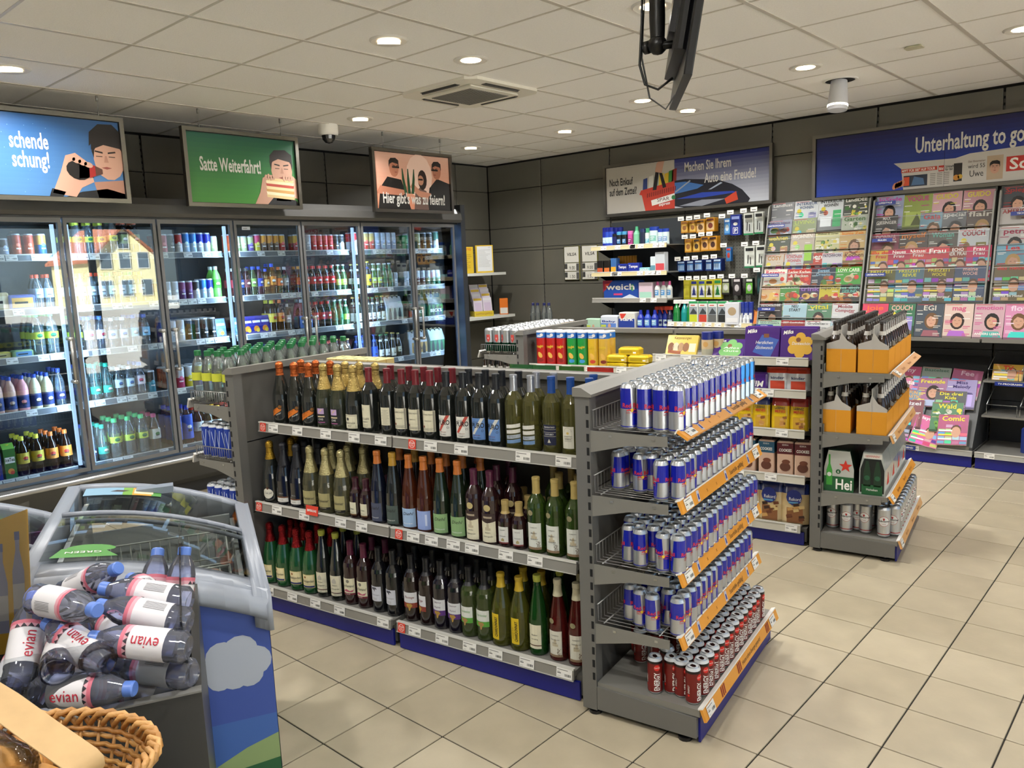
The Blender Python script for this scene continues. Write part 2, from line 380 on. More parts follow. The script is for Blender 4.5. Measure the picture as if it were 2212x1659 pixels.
# white cylinder spotlight
t = thing('cylinder_spotlight', 'white cylindrical spotlight with glowing ring hanging from a round ceiling hole', 'ceiling light', (4.556, -1.257, HC))
b = MB(); b.lathe([(.1, -.006, WHITE), (.118, -.006, WHITE), (.122, 0, WHITE)], 24, mat='satin', cap=False); b.lathe([(.1, -.005, BLACK), (0, -.003, BLACK)], 24, mat='matte', cap=False); b.build('trim_ring', t)
b = MB(); W_ = H('c9cbd2'); b.lathe([(.066, -.215, W_), (.07, -.19, W_), (.068, -.165, W_), (.055, -.01, W_)], 20, mat='satin'); b.build('body', t, (0, -.02, 0), (-.12, 0, 0))
b = MB(); b.lathe([(.0705, -.19, H('fff2d0')), (.0703, -.178, H('fff2d0'))], 20, mat='lamp', cap=False); b.build('light_ring', t, (0, -.02, 0), (-.12, 0, 0))
# small plates, dome camera, air conditioner
b = MB(); b.bev(-.05, .05, -.04, .04, -.012, .0, .008, H('cdc9ae'), 'satin'); tag(b.build('sensor_plate', None, (5.2, -1.84, HC)), 'small flat cream sensor plate on a ceiling tile', 'sensor')
t = thing('dome_camera', 'white dome security camera under the ceiling between two hanging signs', 'camera', (1.065, -3.149, HC))
b = MB(); b.lathe([(.075, -.085, WHITE), (.082, -.07, WHITE), (.082, 0, WHITE)], 24, mat='satin'); b.build('housing', t)
b = MB(); b.lathe([(.001, -.15, BLACK), (.03, -.142, BLACK), (.052, -.115, BLACK), (.058, -.085, BLACK)], 20, mat='dark_glass'); b.build('dome', t)
t = thing('air_conditioner', 'square four-way ceiling cassette air conditioner with grey grille', 'air conditioner', (2.67, -3.1, HC))
AW = H('e4e0d4'); b = MB(); b.prism([(-.36, -.3), (-.3, -.36), (.3, -.36), (.36, -.3), (.36, .3), (.3, .36), (-.3, .36), (-.36, .3)], -.02, .0, AW, 'satin'); b.bev(-.24, .24, -.24, .24, -.034, -.02, .006, AW, 'satin'); b.build('panel', t)
b = MB(); b.box(-.19, .19, -.19, .19, -.038, -.033, H('8f8d88'), 'matte')
for k in range(19): b.box(-.19, .19, -.186 + k * .02, -.182 + k * .02, -.04, -.036, H('5c5b58'), 'matte')
b.build('grille', t)
for k in range(4):
    b = MB(); b.box(-.17, .17, .27, .315, -.0225, -.02, H('3b3a38'), 'matte'); b.box(-.17, .17, .285, .3, -.03, -.0225, H('55534f'), 'satin'); b.build('air_slot', t, (0, 0, 0), (0, 0, k * PI / 2))
# monitor on a ceiling pole (seen edge-on)
t = thing('monitor', 'black flat monitor seen edge-on, hanging from a ceiling pole', 'monitor', (5.36, -5.055, HC))
b = MB(); b.lathe([(.022, -.55, BLACK), (.024, -.5, BLACK), (.024, 0, BLACK)], 14, mat='satin'); b.lathe([(.06, -.012, BLACK), (.06, 0, BLACK)], 16, mat='satin'); b.build('pole', t)
b = MB(); b.ball((0, 0, -.57), .03, BLACK, 'satin'); b.tube([(-.04, 0, -.57), (.06, .0, -.58)], .012, H('222222'), 'metal'); b.tube([(-.045, .0, -.57), (-.03, .0, -.57)], .02, H('3a3a3c'), 'metal', 8); b.build('swivel_joint', t)
vd = Vector((5.42 - CAM.x, -5.03 - CAM.y, 0)).normalized(); ang = math.atan2(vd.y, vd.x)
b = MB(); b.bev(-.26, .26, -.012, .012, -.02, .5, .004, H('0b0b0d'), 'satin'); b.bev(-.2, .2, .012, .045, .06, .42, .01, H('161618'), 'satin'); me = mesh_of(b, 'screen_panel')
scr = obj('screen_panel', me, t, (.06, .03, -.70), (.17, 0, ang + .09))
b = MB(); b.box(-.06, .06, .045, .062, .14, .28, H('1b1b1d'), 'satin'); b.build('mount_plate', scr)
cb = MB(); cb.tube([(-.035, -.01, -.2), (-.045, -.015, -.5), (-.055, -.015, -.62), (-.04, -.01, -.68), (0, .0, -.70), (.04, .02, -.67)], .004, BLACK, 'satin'); cb.tube([(-.03, -.005, -.3), (-.05, -.01, -.6), (-.03, 0, -.72), (.02, .01, -.76), (.04, .03, -.72)], .003, H('3a3a3a'), 'satin'); cb.build('cable', t)
# ================================================================ printed signs
SK = H('c79a84'); SK2 = H('b0816c'); HAIR = H('211a18')
def grad(b, mp, w, h, c0, c1, n=14, x0=0):
    for k in range(n):
        t = k / (n - 1); b.rect(mp, x0, h * k / n, x0 + w, h * (k + 1) / n, tuple(c0[i] * (1 - t) + c1[i] * t for i in range(3)), 0, 'satin')
def frame_sign(name, label, o, ex, w, h, draw, cables=False, fw=.028):
    """poster frame: steel profile, print board, optional hanging cables; ex = unit vector to the right, faces outwards"""
    ex = Vector(ex); nn = ex.cross(Vector((0, 0, 1)))
    t = thing(name, label, 'sign', o); rot = math.atan2(ex.y, ex.x)
    t.rotation_euler = (0, 0, rot)          # local x = right, local -y = towards the viewer
    FC = H('77746d'); b = MB()
    for (x0, x1, z0, z1) in ((0, w, 0, fw), (0, w, h - fw, h), (0, fw, fw, h - fw), (w - fw, w, fw, h - fw)): b.box(x0, x1, -.03, .012, z0, z1, FC, 'steel')
    b.build('frame', t)
    b = MB(); b.box(fw - .004, w - fw + .004, -.012, .01, fw - .004, h - fw + .004, BLACK, 'matte')
    mp = flat((fw + .004, -.0125, fw + .004), (1, 0, 0), (0, 0, 1)); draw(b, mp, w - 2 * fw - .008, h - 2 * fw - .008); b.build('printed_board', t)
    if cables:
        for x in cables:
            cc = MB(); cc.tube([(x, -.005, h), (x, -.005, HC - o[2])], .0015, H('8a8a88'), 'metal', 5); cc.tube([(x, -.005, HC - o[2] - .035), (x, -.005, HC - o[2])], .008, H('8a8a88'), 'metal', 8); cc.tube([(x, -.005, h), (x, -.005, h + .03)], .005, H('8a8a88'), 'metal', 6)
            cc.build('cable', t)
    return t
def face(b, mp, cx, cy, r, hair=HAIR, skin=SK, glasses=False, turn=0):
    b.disc(mp, cx, cy + r * .3, r * .78, hair, 2, ry=r * .8); b.disc(mp, cx, cy - r * .08, r * .72, skin, 3, ry=r * .98)
    b.poly(mp, [(cx - r * .8, cy + r * .35), (cx - r * .2, cy + r * .62), (cx + r * .75, cy + r * .45), (cx + r * .74, cy + r * .9), (cx + r * .3, cy + r * 1.18), (cx - r * .45, cy + r * 1.12), (cx - r * .76, cy + r * .8)], hair, 4)
    for s in (-1, 1):
        b.poly(mp, [(cx + turn + s * r * .12, cy + r * .2), (cx + turn + s * r * .5, cy + r * .27), (cx + turn + s * r * .48, cy + r * .34), (cx + turn + s * r * .12, cy + r * .28)], hair, 4)
        b.rect(mp, cx + turn + s * r * .3 - r * .15, cy + r * .04, cx + turn + s * r * .3 + r * .15, cy + r * .08, H('3a2a25'), 4)
    b.poly(mp, [(cx + turn - r * .1, cy - r * .22), (cx + turn + r * .12, cy - r * .22), (cx + turn + r * .05, cy + r * .1), (cx + turn - r * .03, cy + r * .1)], SK2, 4)
    b.poly(mp, [(cx + turn - r * .25, cy - r * .48), (cx + turn, cy - r * .55), (cx + turn + r * .25, cy - r * .48), (cx + turn, cy - r * .42)], H('8f4a42'), 4)
    if glasses: b.rect(mp, cx + turn - r * .55, cy - r * .02, cx + turn + r * .55, cy + r * .2, BLACK, 5)
TW = H('d9d7d2')
def d_fresh(b, mp, w, h):
    grad(b, mp, w, h, H('4a7aac'), H('285a92'))
    b.text(mp, 'schende', .448, .29, .1, TW, 3, al='r', w=.222, bold=1); b.text(mp, 'schung!', .445, .175, .1, TW, 3, al='r', w=.215, bold=1)
    b.poly(mp, [(.52, 0), (.62, .035), (.78, .06), (w, .03), (w, 0)], H('1a1a1c'), 1)
    b.poly(mp, [(.72, .0), (.70, .1), (w, .12), (w, 0)], SK2, 1)
    b.poly(mp, [(.42, 0), (.44, .05), (.52, .03), (.5, 0)], H('1a1a1c'), 2)
    b.poly(mp, [(.44, .02), (.58, 0), (.62, .06), (.7, .1), (.68, .22), (.6, .28), (.54, .26), (.5, .15)], SK, 2)
    face(b, mp, .81, .26, .135, turn=-.02)
    b.poly(mp, [(.69, .33), (.70, .42), (.76, .475), (.85, .48), (.90, .43), (.91, .36), (.87, .40), (.78, .385), (.73, .37)], HAIR, 5)
    b.disc(mp, .61, .17, .075, H('140e0c'), 6, ry=.06, rot=-.3); b.poly(mp, [(.61, .12), (.70, .13), (.70, .21), (.62, .225)], H('140e0c'), 6)
    b.poly(mp, [(.675, .125), (.715, .14), (.715, .205), (.68, .215)], H('a02420'), 7); b.poly(mp, [(.715, .14), (.76, .155), (.76, .185), (.715, .205)], H('5a3a30'), 7)
    for k in range(4): b.disc(mp, .57 + k * .035, .245 - k * .012, .028, SK, 8, ry=.018, rot=-.3)
    for k in range(26): b.disc(mp, random.uniform(0, .5), random.uniform(0, h), random.uniform(.001, .0025), H('86b0d8'), 1, n=6)
def d_sandwich(b, mp, w, h):
    grad(b, mp, w, h, H('468c3c'), H('1a5a46')); b.text(mp, 'Satte Weiterfahrt!', .085, .23, .1, TW, 3, w=.50, bold=1)
    b.poly(mp, [(.6, 0), (.64, .05), (.72, .075), (w - .03, .05), (w, .02), (w, 0)], H('161618'), 1); b.poly(mp, [(.7, .03), (.7, .12), (.84, .12), (.83, .03)], SK2, 1)
    face(b, mp, .765, .27, .13)
    b.poly(mp, [(.51, 0), (.56, .09), (.59, .2), (.64, .225), (.7, .2), (.68, .06), (.62, 0)], SK, 5); b.poly(mp, [(w, .05), (w, .2), (.86, .225), (.81, .2), (.84, .06)], SK, 5)
    for k, c in enumerate(('d9bd8a', 'efe0bd', 'c99a5c', 'e8d3a2', 'b5483a', 'ead8ae', 'dcc08c')): b.poly(mp, [(.62, .055 + k * .021), (.86, .04 + k * .022), (.865, .06 + k * .022), (.615, .078 + k * .021)], H(c), 6 + (k % 2))
    for s in (0, 1):
        for k in range(4): b.disc(mp, .62 + s * .16 + k * .022, .205 + (k % 2) * .006, .014, SK, 9, ry=.022)
def d_party(b, mp, w, h):
    grad(b, mp, w, h, H('d98c6c'), H('e0b29e')); b.disc(mp, .52, .3, .16, H('efcdbd'), 1, ry=.2)
    for cx, cy, r, sh in ((.22, .36, .075, [(.02, 0), (.05, .18), (.14, .28), (.3, .26), (.4, .0)]), (.74, .36, .075, [(.6, 0), (.64, .2), (.74, .29), (.9, .25), (w, 0)])):
        b.poly(mp, sh, H('14110f'), 1); face(b, mp, cx, cy, r, glasses=True, skin=H('b9795f'), turn=.02 if cx < .5 else -.025)
    b.poly(mp, [(.44, 0), (.46, .16), (.52, .2), (.6, .17), (.62, 0)], H('6a5148'), 2); b.disc(mp, .555, .27, .055, H('2a1a15'), 2, ry=.09); b.disc(mp, .535, .265, .035, H('c28a70'), 3, ry=.045); b.rect(mp, .505, .265, .56, .28, BLACK, 4)
    b.poly(mp, [(.0, .13), (.05, .2), (.33, .17), (.36, .21), (.38, .16), (.3, .12)], H('b9795f'), 4); b.poly(mp, [(.6, .1), (.5, .12), (.4, .2), (.43, .24), (.52, .17), (.66, .15)], H('c0846a'), 4)
    for x, a in ((.33, .25), (.37, .05), (.41, -.2)): b.poly(mp, [(x, .14), (x + .035, .14), (x + .03 - a * .1, .27), (x + .022 - a * .13, .36), (x + .012 - a * .13, .36), (x + .003 - a * .1, .27)], H('1d4a2a'), 5)
    b.text(mp, "Hier gibt's was zu feiern!", .07, .05, .095, TW, 9, w=.76, bold=1)
def d_errand(b, mp, w, h):
    m = w * .455; b.rect(mp, 0, 0, m, h, H('b9b4aa'), 0, 'satin'); b.text(mp, 'Noch Einkauf', .04, .285, .075, BLACK, 3, w=.29, bold=1); b.text(mp, 'auf dem Zettel?', .04, .185, .075, BLACK, 3, w=.34, bold=1)
    R = H('c43a26'); b.poly(mp, [(.43, .21), (.41, .17), (.44, .16), (.48, 0), (m, 0), (m, .27)], R, 2); b.poly(mp, [(.55, .1), (m, .15), (m, .09), (.56, .045)], WHITE, 3); b.text(mp, 'SPAR', .62, .078, .036, H('5a1a14'), 4, wx=1.3, rot=.08); b.text(mp, 'express', .64, .035, .03, WHITE, 4, shear=.2, rot=.1, bold=1); b.disc(mp, .81, .11, .022, H('2c7a42'), 4)
    for k in range(14): b.poly(mp, [(.5 + k * .025, .13 + k * .0035), (.512 + k * .025, .132 + k * .0035), (.515 + k * .025, .175 + k * .0035), (.503 + k * .025, .172 + k * .0035)], H('7d2014'), 3)
    for x, y, c in ((.45, .2, '2b3f7a'), (.52, .22, 'd9d9d2'), (.58, .21, '8fa6a0'), (.64, .23, 'e0c23c'), (.70, .23, 'd7b52f'), (.75, .25, '3f8a3d'), (.79, .26, '8f2f2a')): b.poly(mp, [(x, y), (x + .055, y + .01), (x + .06, y + .13), (x + .01, y + .12)], H(c), 1)
    b.poly(mp, [(.57, .2), (.61, .4), (.65, .4), (.615, .2)], BLACK, 4); b.poly(mp, [(.64, .4), (.67, .4), (.73, .22), (.69, .21)], BLACK, 4); b.poly(mp, [(.6, .38), (.62, .46), (.64, h), (.71, h), (.7, .44), (.68, .36)], SK, 5)
    grad(b, mp, w - m, h, H('c4c8d2'), H('232d78'), 14, m)
    b.text(mp, 'Machen Sie Ihrem', m + .11, .345, .09, TW, 3, w=.5, bold=1); b.text(mp, 'Auto eine Freude!', m + .33, .22, .09, TW, 3, w=.53, bold=1)
    b.poly(mp, [(m, .02), (m, .27), (m + .12, .275), (m + .45, .24), (m + .62, .18), (m + .72, .12), (m + .8, .03), (m + .78, 0), (m + .1, 0)], H('0f1020'), 1)
    b.poly(mp, [(m, .14), (m, .25), (m + .12, .25), (m + .32, .2), (m + .25, .17)], H('3f74b8'), 2); b.poly(mp, [(m + .02, .09), (m + .3, .13), (m + .62, .115), (m + .68, .1), (m + .3, .08)], H('1f3fa8'), 2); b.poly(mp, [(m + .05, .02), (m + .3, .06), (m + .55, .05), (m + .3, 0)], H('8f93a0'), 2)
    b.poly(mp, [(m + .54, .05), (m + .66, .11), (m + .68, .03), (m + .56, .0)], H('c9401f'), 3); b.poly(mp, [(m + .4, .15), (m + .52, .2), (m + .5, .21), (m + .37, .15)], H('a9b4c8'), 2); b.poly(mp, [(m, .16), (m + .17, .26), (m + .18, .25), (m + .01, .15)], H('9aa3b0'), 3)
def d_news(b, mp, w, h):
    grad(b, mp, w, h, H('1f44b4'), H('11134c')); b.text(mp, 'Unterhaltung to go!', .80, .285, .125, TW, 3, w=.79, bold=1)
    P = H('c9c5c0'); b.poly(mp, [(.64, .22), (.70, .17), (.72, 0), (w, 0), (w, .26), (1.2, .235), (1.1, .21)], P, 1)
    b.rect(mp, .70, .135, .97, .165, H('c2462f'), 2); b.text(mp, 'MPFT FÜR SIE!" AUF TOUR', .705, .14, .02, WHITE, 3, w=.25, bold=1); b.rect(mp, .98, .12, 1.02, .165, H('c2372f'), 2); b.text(mp, 'Bild', .984, .13, .022, WHITE, 3, w=.032, bold=1); b.text(mp, 'Schimpft', 1.03, .145, .018, BLACK, 3, w=.06, bold=1); b.text(mp, 'für Sie!', 1.03, .123, .018, BLACK, 3, w=.055, bold=1)
    b.rect(mp, .72, .02, .9, .11, H('303848'), 2); b.rect(mp, .72, .03, .765, .1, H('d0512f'), 3); b.poly(mp, [(.78, .03), (.88, .03), (.87, .08), (.8, .1)], H('4f6f96'), 3)
    for k in range(7):
        for q in range(3): b.rect(mp, .92 + q * .05, .02 + k * .014, .96 + q * .05, .026 + k * .014, H('8b8884'), 2)
    b.rect(mp, 1.09, .03, 1.15, .17, H('2a2624'), 2); b.disc(mp, 1.11, .06, .022, H('c98a3a'), 3); b.disc(mp, 1.137, .065, .018, H('c9a23a'), 3)
    b.text(mp, 'Der Entertainer', 1.19, .165, .015, H('6a3f2f'), 3, w=.12); b.text(mp, 'wird 55', 1.19, .12, .033, BLACK, 3, w=.12); b.text(mp, 'Uwe', 1.2, .055, .05, BLACK, 3, w=.1)
    b.rect(mp, 1.32, .02, 1.43, .2, H('b9a48c'), 2); face(b, mp, 1.375, .11, .045); b.rect(mp, 1.45, .07, w, .18, H('c2372f'), 2); b.text(mp, 'Schlag', 1.47, .085, .085, WHITE, 3, w=.33, bold=1)
    b.disc(mp, w - .1, .34, .12, H('2a1b14'), 1, ry=.16); b.disc(mp, w - .1, .28, .08, SK, 2, ry=.1)
    for k in range(4): b.disc(mp, .655 + k * .018, .035 + k * .006, .018, H('d08a68'), 4, ry=.03, rot=-.4)
    b.rect(mp, 1.02, 0, 1.022, h, H('15183f'), 4)
frame_sign('hanging_sign', 'blue hanging sign with a man drinking dark soda, cut by the left edge', (1.07, -5.79, 2.19), (0, 1, 0), .955, .56, d_fresh, (.14, .81))
frame_sign('hanging_sign', 'green hanging sign with a man biting into a sandwich', (1.07, -4.43, 2.185), (0, 1, 0), .955, .56, d_sandwich, (.145, .82))
frame_sign('hanging_sign', 'peach hanging sign with three friends clinking bottles', (1.06, -2.725, 2.185), (0, 1, 0), .965, .555, d_party, (.15, .84))
frame_sign('wall_sign', 'wide wall sign, half white with red shopping basket, half blue with car', (1.67, -.06, 2.14), (1, 0, 0), 1.875, .54, d_errand)
frame_sign('wall_sign', 'wide blue wall sign with newspaper above the magazines', (3.912, -.06, 2.125), (1, 0, 0), 1.95, .56, d_news)
# ================================================================ gondola shelving
AG = math.radians(8.6)
class Fr:
    def __init__(s, ox, oy, a): s.o = (ox, oy); s.a = a
    def __call__(s, u, v, z=0): return (s.o[0] + u * math.cos(s.a) - v * math.sin(s.a), s.o[1] + u * math.sin(s.a) + v * math.cos(s.a), z)
G1 = Fr(5.037, -5.055, AG); G2 = Fr(5.067, -2.946, AG)
SH = H('807e78'); RAIL = H('8e8b84'); TAGC = H('e4e2dc'); ORA = H('e0993a'); RED = H('d8402c')
def tag_mesh(seed):
    rs = random.Random(seed); b = MB(); b.box(-.034, .034, -.0016, 0, -.019, .019, TAGC, 'paper'); mp = flat((-.034, -.0016, -.019), (1, 0, 0), (0, 0, 1), .0003)
    b.rect(mp, .004, .030, .05, .0325, H('6d6b68')); b.rect(mp, .004, .022, .016, .024, H('8b8986')); b.rect(mp, .004, .016, .02, .0195, H('55534f')); b.rect(mp, .004, .005, .018, .0065, H('a09e9a'))
    x = .036
    while x < .062: w = rs.choice((.0008, .0012, .002)); b.rect(mp, x, .008, x + w, .018, H('2a2927')); x += w + rs.choice((.001, .0016))
    return mesh_of(b, 'price_tag')
TAGS = [tag_mesh(i) for i in range(3)]
b = MB(); b.box(-.02, .02, -.0018, 0, -.021, .021, RED, 'paper'); mp = flat((0, -.0018, 0), (1, 0, 0), (0, 0, 1), .0003)
b.disc(mp, 0, 0, .0165, WHITE, 1, n=8, rot=PI / 8); b.disc(mp, 0, 0, .0145, RED, 2, n=8, rot=PI / 8); b.text(mp, 'STOPP', 0, .001, .0065, WHITE, 3, al='c', w=.024, bold=1)
for k in range(3): b.rect(mp, -.009, -.003 - k * .003, .009, -.0015 - k * .003, H('f2b8ae'), 3)
STOPM = mesh_of(b, 'stop_tag')
def rail(parent, x0, x1, y, z, tags=(), stops=(), h=.042, tilt=.12, col=RAIL):
    """price rail facing -y with its tags"""
    b = MB(); b.box(0, x1 - x0, -.006, .006, -h, 0, col, 'grey_metal'); b.box(0, x1 - x0, -.009, .008, -.002, .005, H('c9c7c0'), 'satin'); b.box(0, x1 - x0, -.009, -.004, -h - .003, -h, H('b5b3ac'), 'satin')
    r = b.build('price_rail', parent, (x0, y, z), (-tilt, 0, 0))
    for t in tags: obj('price_tag', random.choice(TAGS), r, (t - x0, -.0075, -h / 2), (0, 0, 0))
    for t in stops: obj('stop_tag', STOPM, r, (t - x0, -.008, -h / 2))
    return r
def upright(parent, x, y, z1, w=.05, d=.05, name='upright', slots=True):
    b = MB(); b.box(x - w / 2, x + w / 2, y - d / 2, y + d / 2, .02, z1, GREY, 'grey_metal')
    if slots:
        for k in range(int((z1 - .15) / .05)): b.box(x + w / 2 - .002, x + w / 2 + .001, y - .012, y - .004, .14 + k * .05, .17 + k * .05, BLACK, 'matte'); b.box(x - .006, x + .006, y - d / 2 - .001, y - d / 2 + .002, .14 + k * .05, .17 + k * .05, BLACK, 'matte')
    return b.build(name, parent)
def gondola(G, label, front, rc=RAIL):
    """double sided shelving run of two bays, long side along local x; front rows: (z, front v, u0, u1, tags, stops)"""
    t = thing('gondola_shelving', label, 'shelving', G(0, 0), AG)
    for a, c in ((-1.93, -1.003), (-.989, -.06)):
        for z0, z1 in ((.1, .49), (.496, .85), (.856, 1.2)): b = MB(); b.box(a, c, .445, .475, z0, z1, H('64625d'), 'grey_metal'); b.build('back_panel', t)
        for y0, y1 in ((.052, .064), (.856, .868)): b = MB(); b.box(a + .012, c - .012, y0, y1, .004, .078, NAVY, 'satin'); b.build('kick_plate', t)
        b = MB(); b.box(a, c, .066, .854, .02, .1, GREY2, 'grey_metal'); b.build('base_box', t)
        b = MB(); b.box(a, c, .425, .495, 1.2, 1.212, SH, 'grey_metal'); b.box(a, c, .42, .426, 1.185, 1.214, SH, 'grey_metal'); b.box(a, c, .494, .5, 1.185, 1.214, SH, 'grey_metal'); b.build('top_cap', t)
    upright(t, -.996, .46, 1.2, .03, .06)
    for z, v, u0, u1, tags, stops in front:
        b = MB(); b.box(u0, u1, v, .444, z - .022, z, SH, 'grey_metal'); s = b.build('shelf', t)
        if z > .2:
            for uu in (u0 + .005, u1 - .005):
                k = MB(); k.prism([(v + .03, z - .022), (.444, z - .022), (.444, z - .1), (.35, z - .085)], uu - .002, uu + .002, SH, 'grey_metal', 'x'); k.build('bracket', s)
        rail(t, u0, u1, v - .004, z + .008 if z < .9 else z + .014, tags, stops, col=rc)
    for z in (.1, .5, .9):
        b = MB(); b.box(-1.92, -.07, .476, .84 if z < .2 else .78, z, z + .02, SH, 'grey_metal'); b.build('shelf', t)
    return t
gondola(G1, 'grey double-sided shelving run stocked with wine bottles', [
    (.935, .115, -1.87, -1.0, (-1.76, -1.59, -1.40, -1.22, -1.06), (-1.835,)), (.935, .115, -.99, -.065, (-.78, -.62, -.32, -.14), (-.88,)),
    (.548, .062, -1.88, -1.0, (-1.72, -1.53, -1.29, -1.16), (-1.85,)), (.548, .062, -.99, -.07, (-.86, -.76, -.645, -.55, -.385, -.25), (-.94,)),
    (.12, .052, -1.9, -1.015, (-1.82, -1.65, -1.49, -1.33, -1.06), ()), (.12, .052, -.98, -.09, (-.875, -.725, -.58, -.45, -.3, -.13), (-.95,))])
gondola(G2, 'grey double-sided shelving run stocked with chocolate, crisps and biscuits', [
    (.985, .06, -1.89, -1.0, (-1.8, -1.6, -1.42, -1.2), ()), (1.075, .055, -.985, -.06, (-.93, -.77, -.6, -.42, -.2), ()), (.898, .055, -.985, -.07, (-.5, -.28), ()), (.668, .055, -.985, -.075, (-.56, -.4, -.2), ()),
    (.402, .055, -.985, -.07, (-.6, -.45, -.26), ()), (.112, .052, -.985, -.09, (-.14, -.4), ())], H('c4c0b2'))
def end_rack(G, u, flip, label, shelves, wire, paint=None):
    """single sided end unit; local +x faces outwards, width along y"""
    t = thing('end_rack', label, 'shelving', G(u, .46), AG + (PI if flip else 0)); HW = .46
    for y in (-HW + .025, HW - .025):
        b = MB(); b.box(-.03, .028, y - .025, y + .025, .02, 1.2, GREY, 'grey_metal')
        for k in range(21):
            b.box(.014, .024, y - .0262, y - .0245, .14 + k * .05, .168 + k * .05, BLACK, 'matte'); b.box(.014, .024, y + .0245, y + .0262, .14 + k * .05, .168 + k * .05, BLACK, 'matte')
        b.build('upright', t)
        b = MB(); b.prism([(0.03, .025), (.41, .025), (.41, .1), (.03, .115)], y - .025, y + .025, GREY, 'grey_metal', 'y'); b.build('base_cheek', t)
        for xx in (.01, .36):
            b = MB(); b.lathe([(.025, 0, BLACK), (.025, .012, BLACK), (.007, .016, H('999a9c'), 'metal'), (.007, .045, H('999a9c'), 'metal')], 12, mat='satin')
            for i in range(len(b.v)): b.v[i] = (b.v[i][0] + xx, b.v[i][1] + y, b.v[i][2])
            b.build('levelling_foot', t)
    for z0, z1 in ((.1, .49), (.496, .85), (.856, 1.2)): b = MB(); b.box(-.012, .01, -HW + .05, HW - .05, z0, z1, H('64625d'), 'grey_metal'); b.build('back_panel', t)
    b = MB(); b.prism([(-.035, 1.2), (.04, 1.2), (.04, 1.21), (.0, 1.232), (-.035, 1.232)], -HW - .008, HW + .008, SH, 'grey_metal', 'y'); b.build('top_cap', t)
    b = MB(); b.box(.41, .418, -HW + .02, HW - .02, .004, .1, NAVY, 'satin'); b.build('kick_plate', t)
    for n, (z, dep, railspec) in enumerate(shelves):
        if n == len(shelves) - 1 or not wire:
            b = MB(); b.box(.03, dep, -HW + .006, HW - .006, z - .026, z, SH, 'grey_metal')
            if n < len(shelves) - 1: b.box(.03, .036, -HW + .006, HW - .006, z, z + .045, SH, 'grey_metal')
            b.build('shelf', t)
        else:
            b = MB(); C_ = H('9a9a98')
            for k in range(37): y = -HW + .015 + k * (2 * HW - .03) / 36; b.tube([(.035, y, z + .06), (.035, y, z - .004), (dep, y, z - .004)], .0016, C_, 'metal', 4)
            for x in (.06, dep - .07, dep): b.tube([(x, -HW + .01, z - .007), (x, HW - .01, z - .007)], .003, C_, 'metal', 5)
            b.tube([(.035, -HW + .01, z + .06), (.035, HW - .01, z + .06)], .0025, C_, 'metal', 5)
            if flip:
                b.tube([(.035, HW - .012, z + .055), (dep, HW - .012, z + .055), (dep, HW - .012, z - .004)], .0028, C_, 'metal', 5)
                for k in range(16): b.tube([(.05 + k * .018, HW - .012, z - .004), (.05 + k * .018, HW - .012, z + .055)], .0015, C_, 'metal', 4)
            b.build('wire_shelf', t)
        if n < len(shelves) - 1:
            for y in (-HW + .004, HW - .004):
                b = MB(); b.prism([(.028, z - .012), (dep - .03, z - .012), (dep - .03, z - .045), (.17, z - .055), (.028, z - .09)], y - .002, y + .002, SH, 'grey_metal', 'y')
                for xx in (.1, .26): b.box(xx, xx + .012, y - .004, y + .004, z - .03, z - .022, H('b9b7b0'), 'metal')
                b.build('bracket', t)
        if railspec:
            tilt, col, kind = railspec; h = .046; b = MB()
            b.box(0, .01, -HW, HW, -h, 0, col, 'satin'); b.box(-.006, .0115, -HW, HW, -.001, .004, H('e6e4de'), 'satin'); mp = flat((.0102, -HW, -h), (0, 1, 0), (0, 0, 1), .0003)
            if kind == 'start':
                for yy in (.10, .5, .82):
                    b.rect(mp, yy - .05, .004, yy + .02, .042, TAGC, 1) if False else None
                b.text(mp, 'Starthilfe gefällig?', .50, .013, .017, H('4a3524'), 2, w=.17)
                for yy in (.14, .44, .72): b.poly(mp, [(yy, .004), (yy + .022, .003), (yy + .03, .04), (yy + .008, .042)], H('b9b8c8'), 2); b.poly(mp, [(yy + .008, .01), (yy + .02, .01), (yy + .022, .03), (yy + .012, .03)], H('23307e'), 3)
                for yy in (.24, .34, .84): b.text(mp, 'x', yy, .014, .016, H('8a5a22'), 2)
            elif kind == 'energy':
                b.text(mp, 'Heute schon Energie getankt?', .42, .014, .016, H('4a3524'), 2, w=.24)
                for yy in (.17, .36, .74):
                    for q in range(3): b.poly(mp, [(yy + q * .016, .006), (yy + .01 + q * .016, .006), (yy + .018 + q * .016, .04), (yy + .008 + q * .016, .04)], H('8a2a22'), 2)
            elif kind == 'beer':
                for yy in (.2, .45, .7): b.text(mp, 'Bierchen?', yy, .014, .016, H('9a5a1a'), 2, w=.1)
            r = b.build('price_rail', t, (dep + .002, 0, z + .006), (0, tilt, 0))
            if kind: 
                for yy in ((-.40, .38) if kind != 'beer' else (-.42,)): obj('price_tag', random.choice(TAGS), r, (.012, yy, -h / 2), (0, 0, PI / 2))
    return t
ST = ('start',)
end_rack(G1, 0, False, 'grey end rack with wire shelves full of energy drink cans', [(1.092, .345, (-1.0, ORA, 'start')), (.857, .345, (-.35, ORA, 'start')), (.60, .345, (-.35, ORA, 'start')), (.373, .345, (-.35, ORA, 'start')), (.13, .42, (-.35, ORA, 'energy'))], True)
end_rack(G1, -1.93, True, 'grey end rack of water bottles at left end of the wine run', [(1.05, .33, (-.35, H('b9b6ae'), None)), (.765, .33, (-.35, H('b9b6ae'), None)), (.45, .33, None), (.13, .42, None)], True)
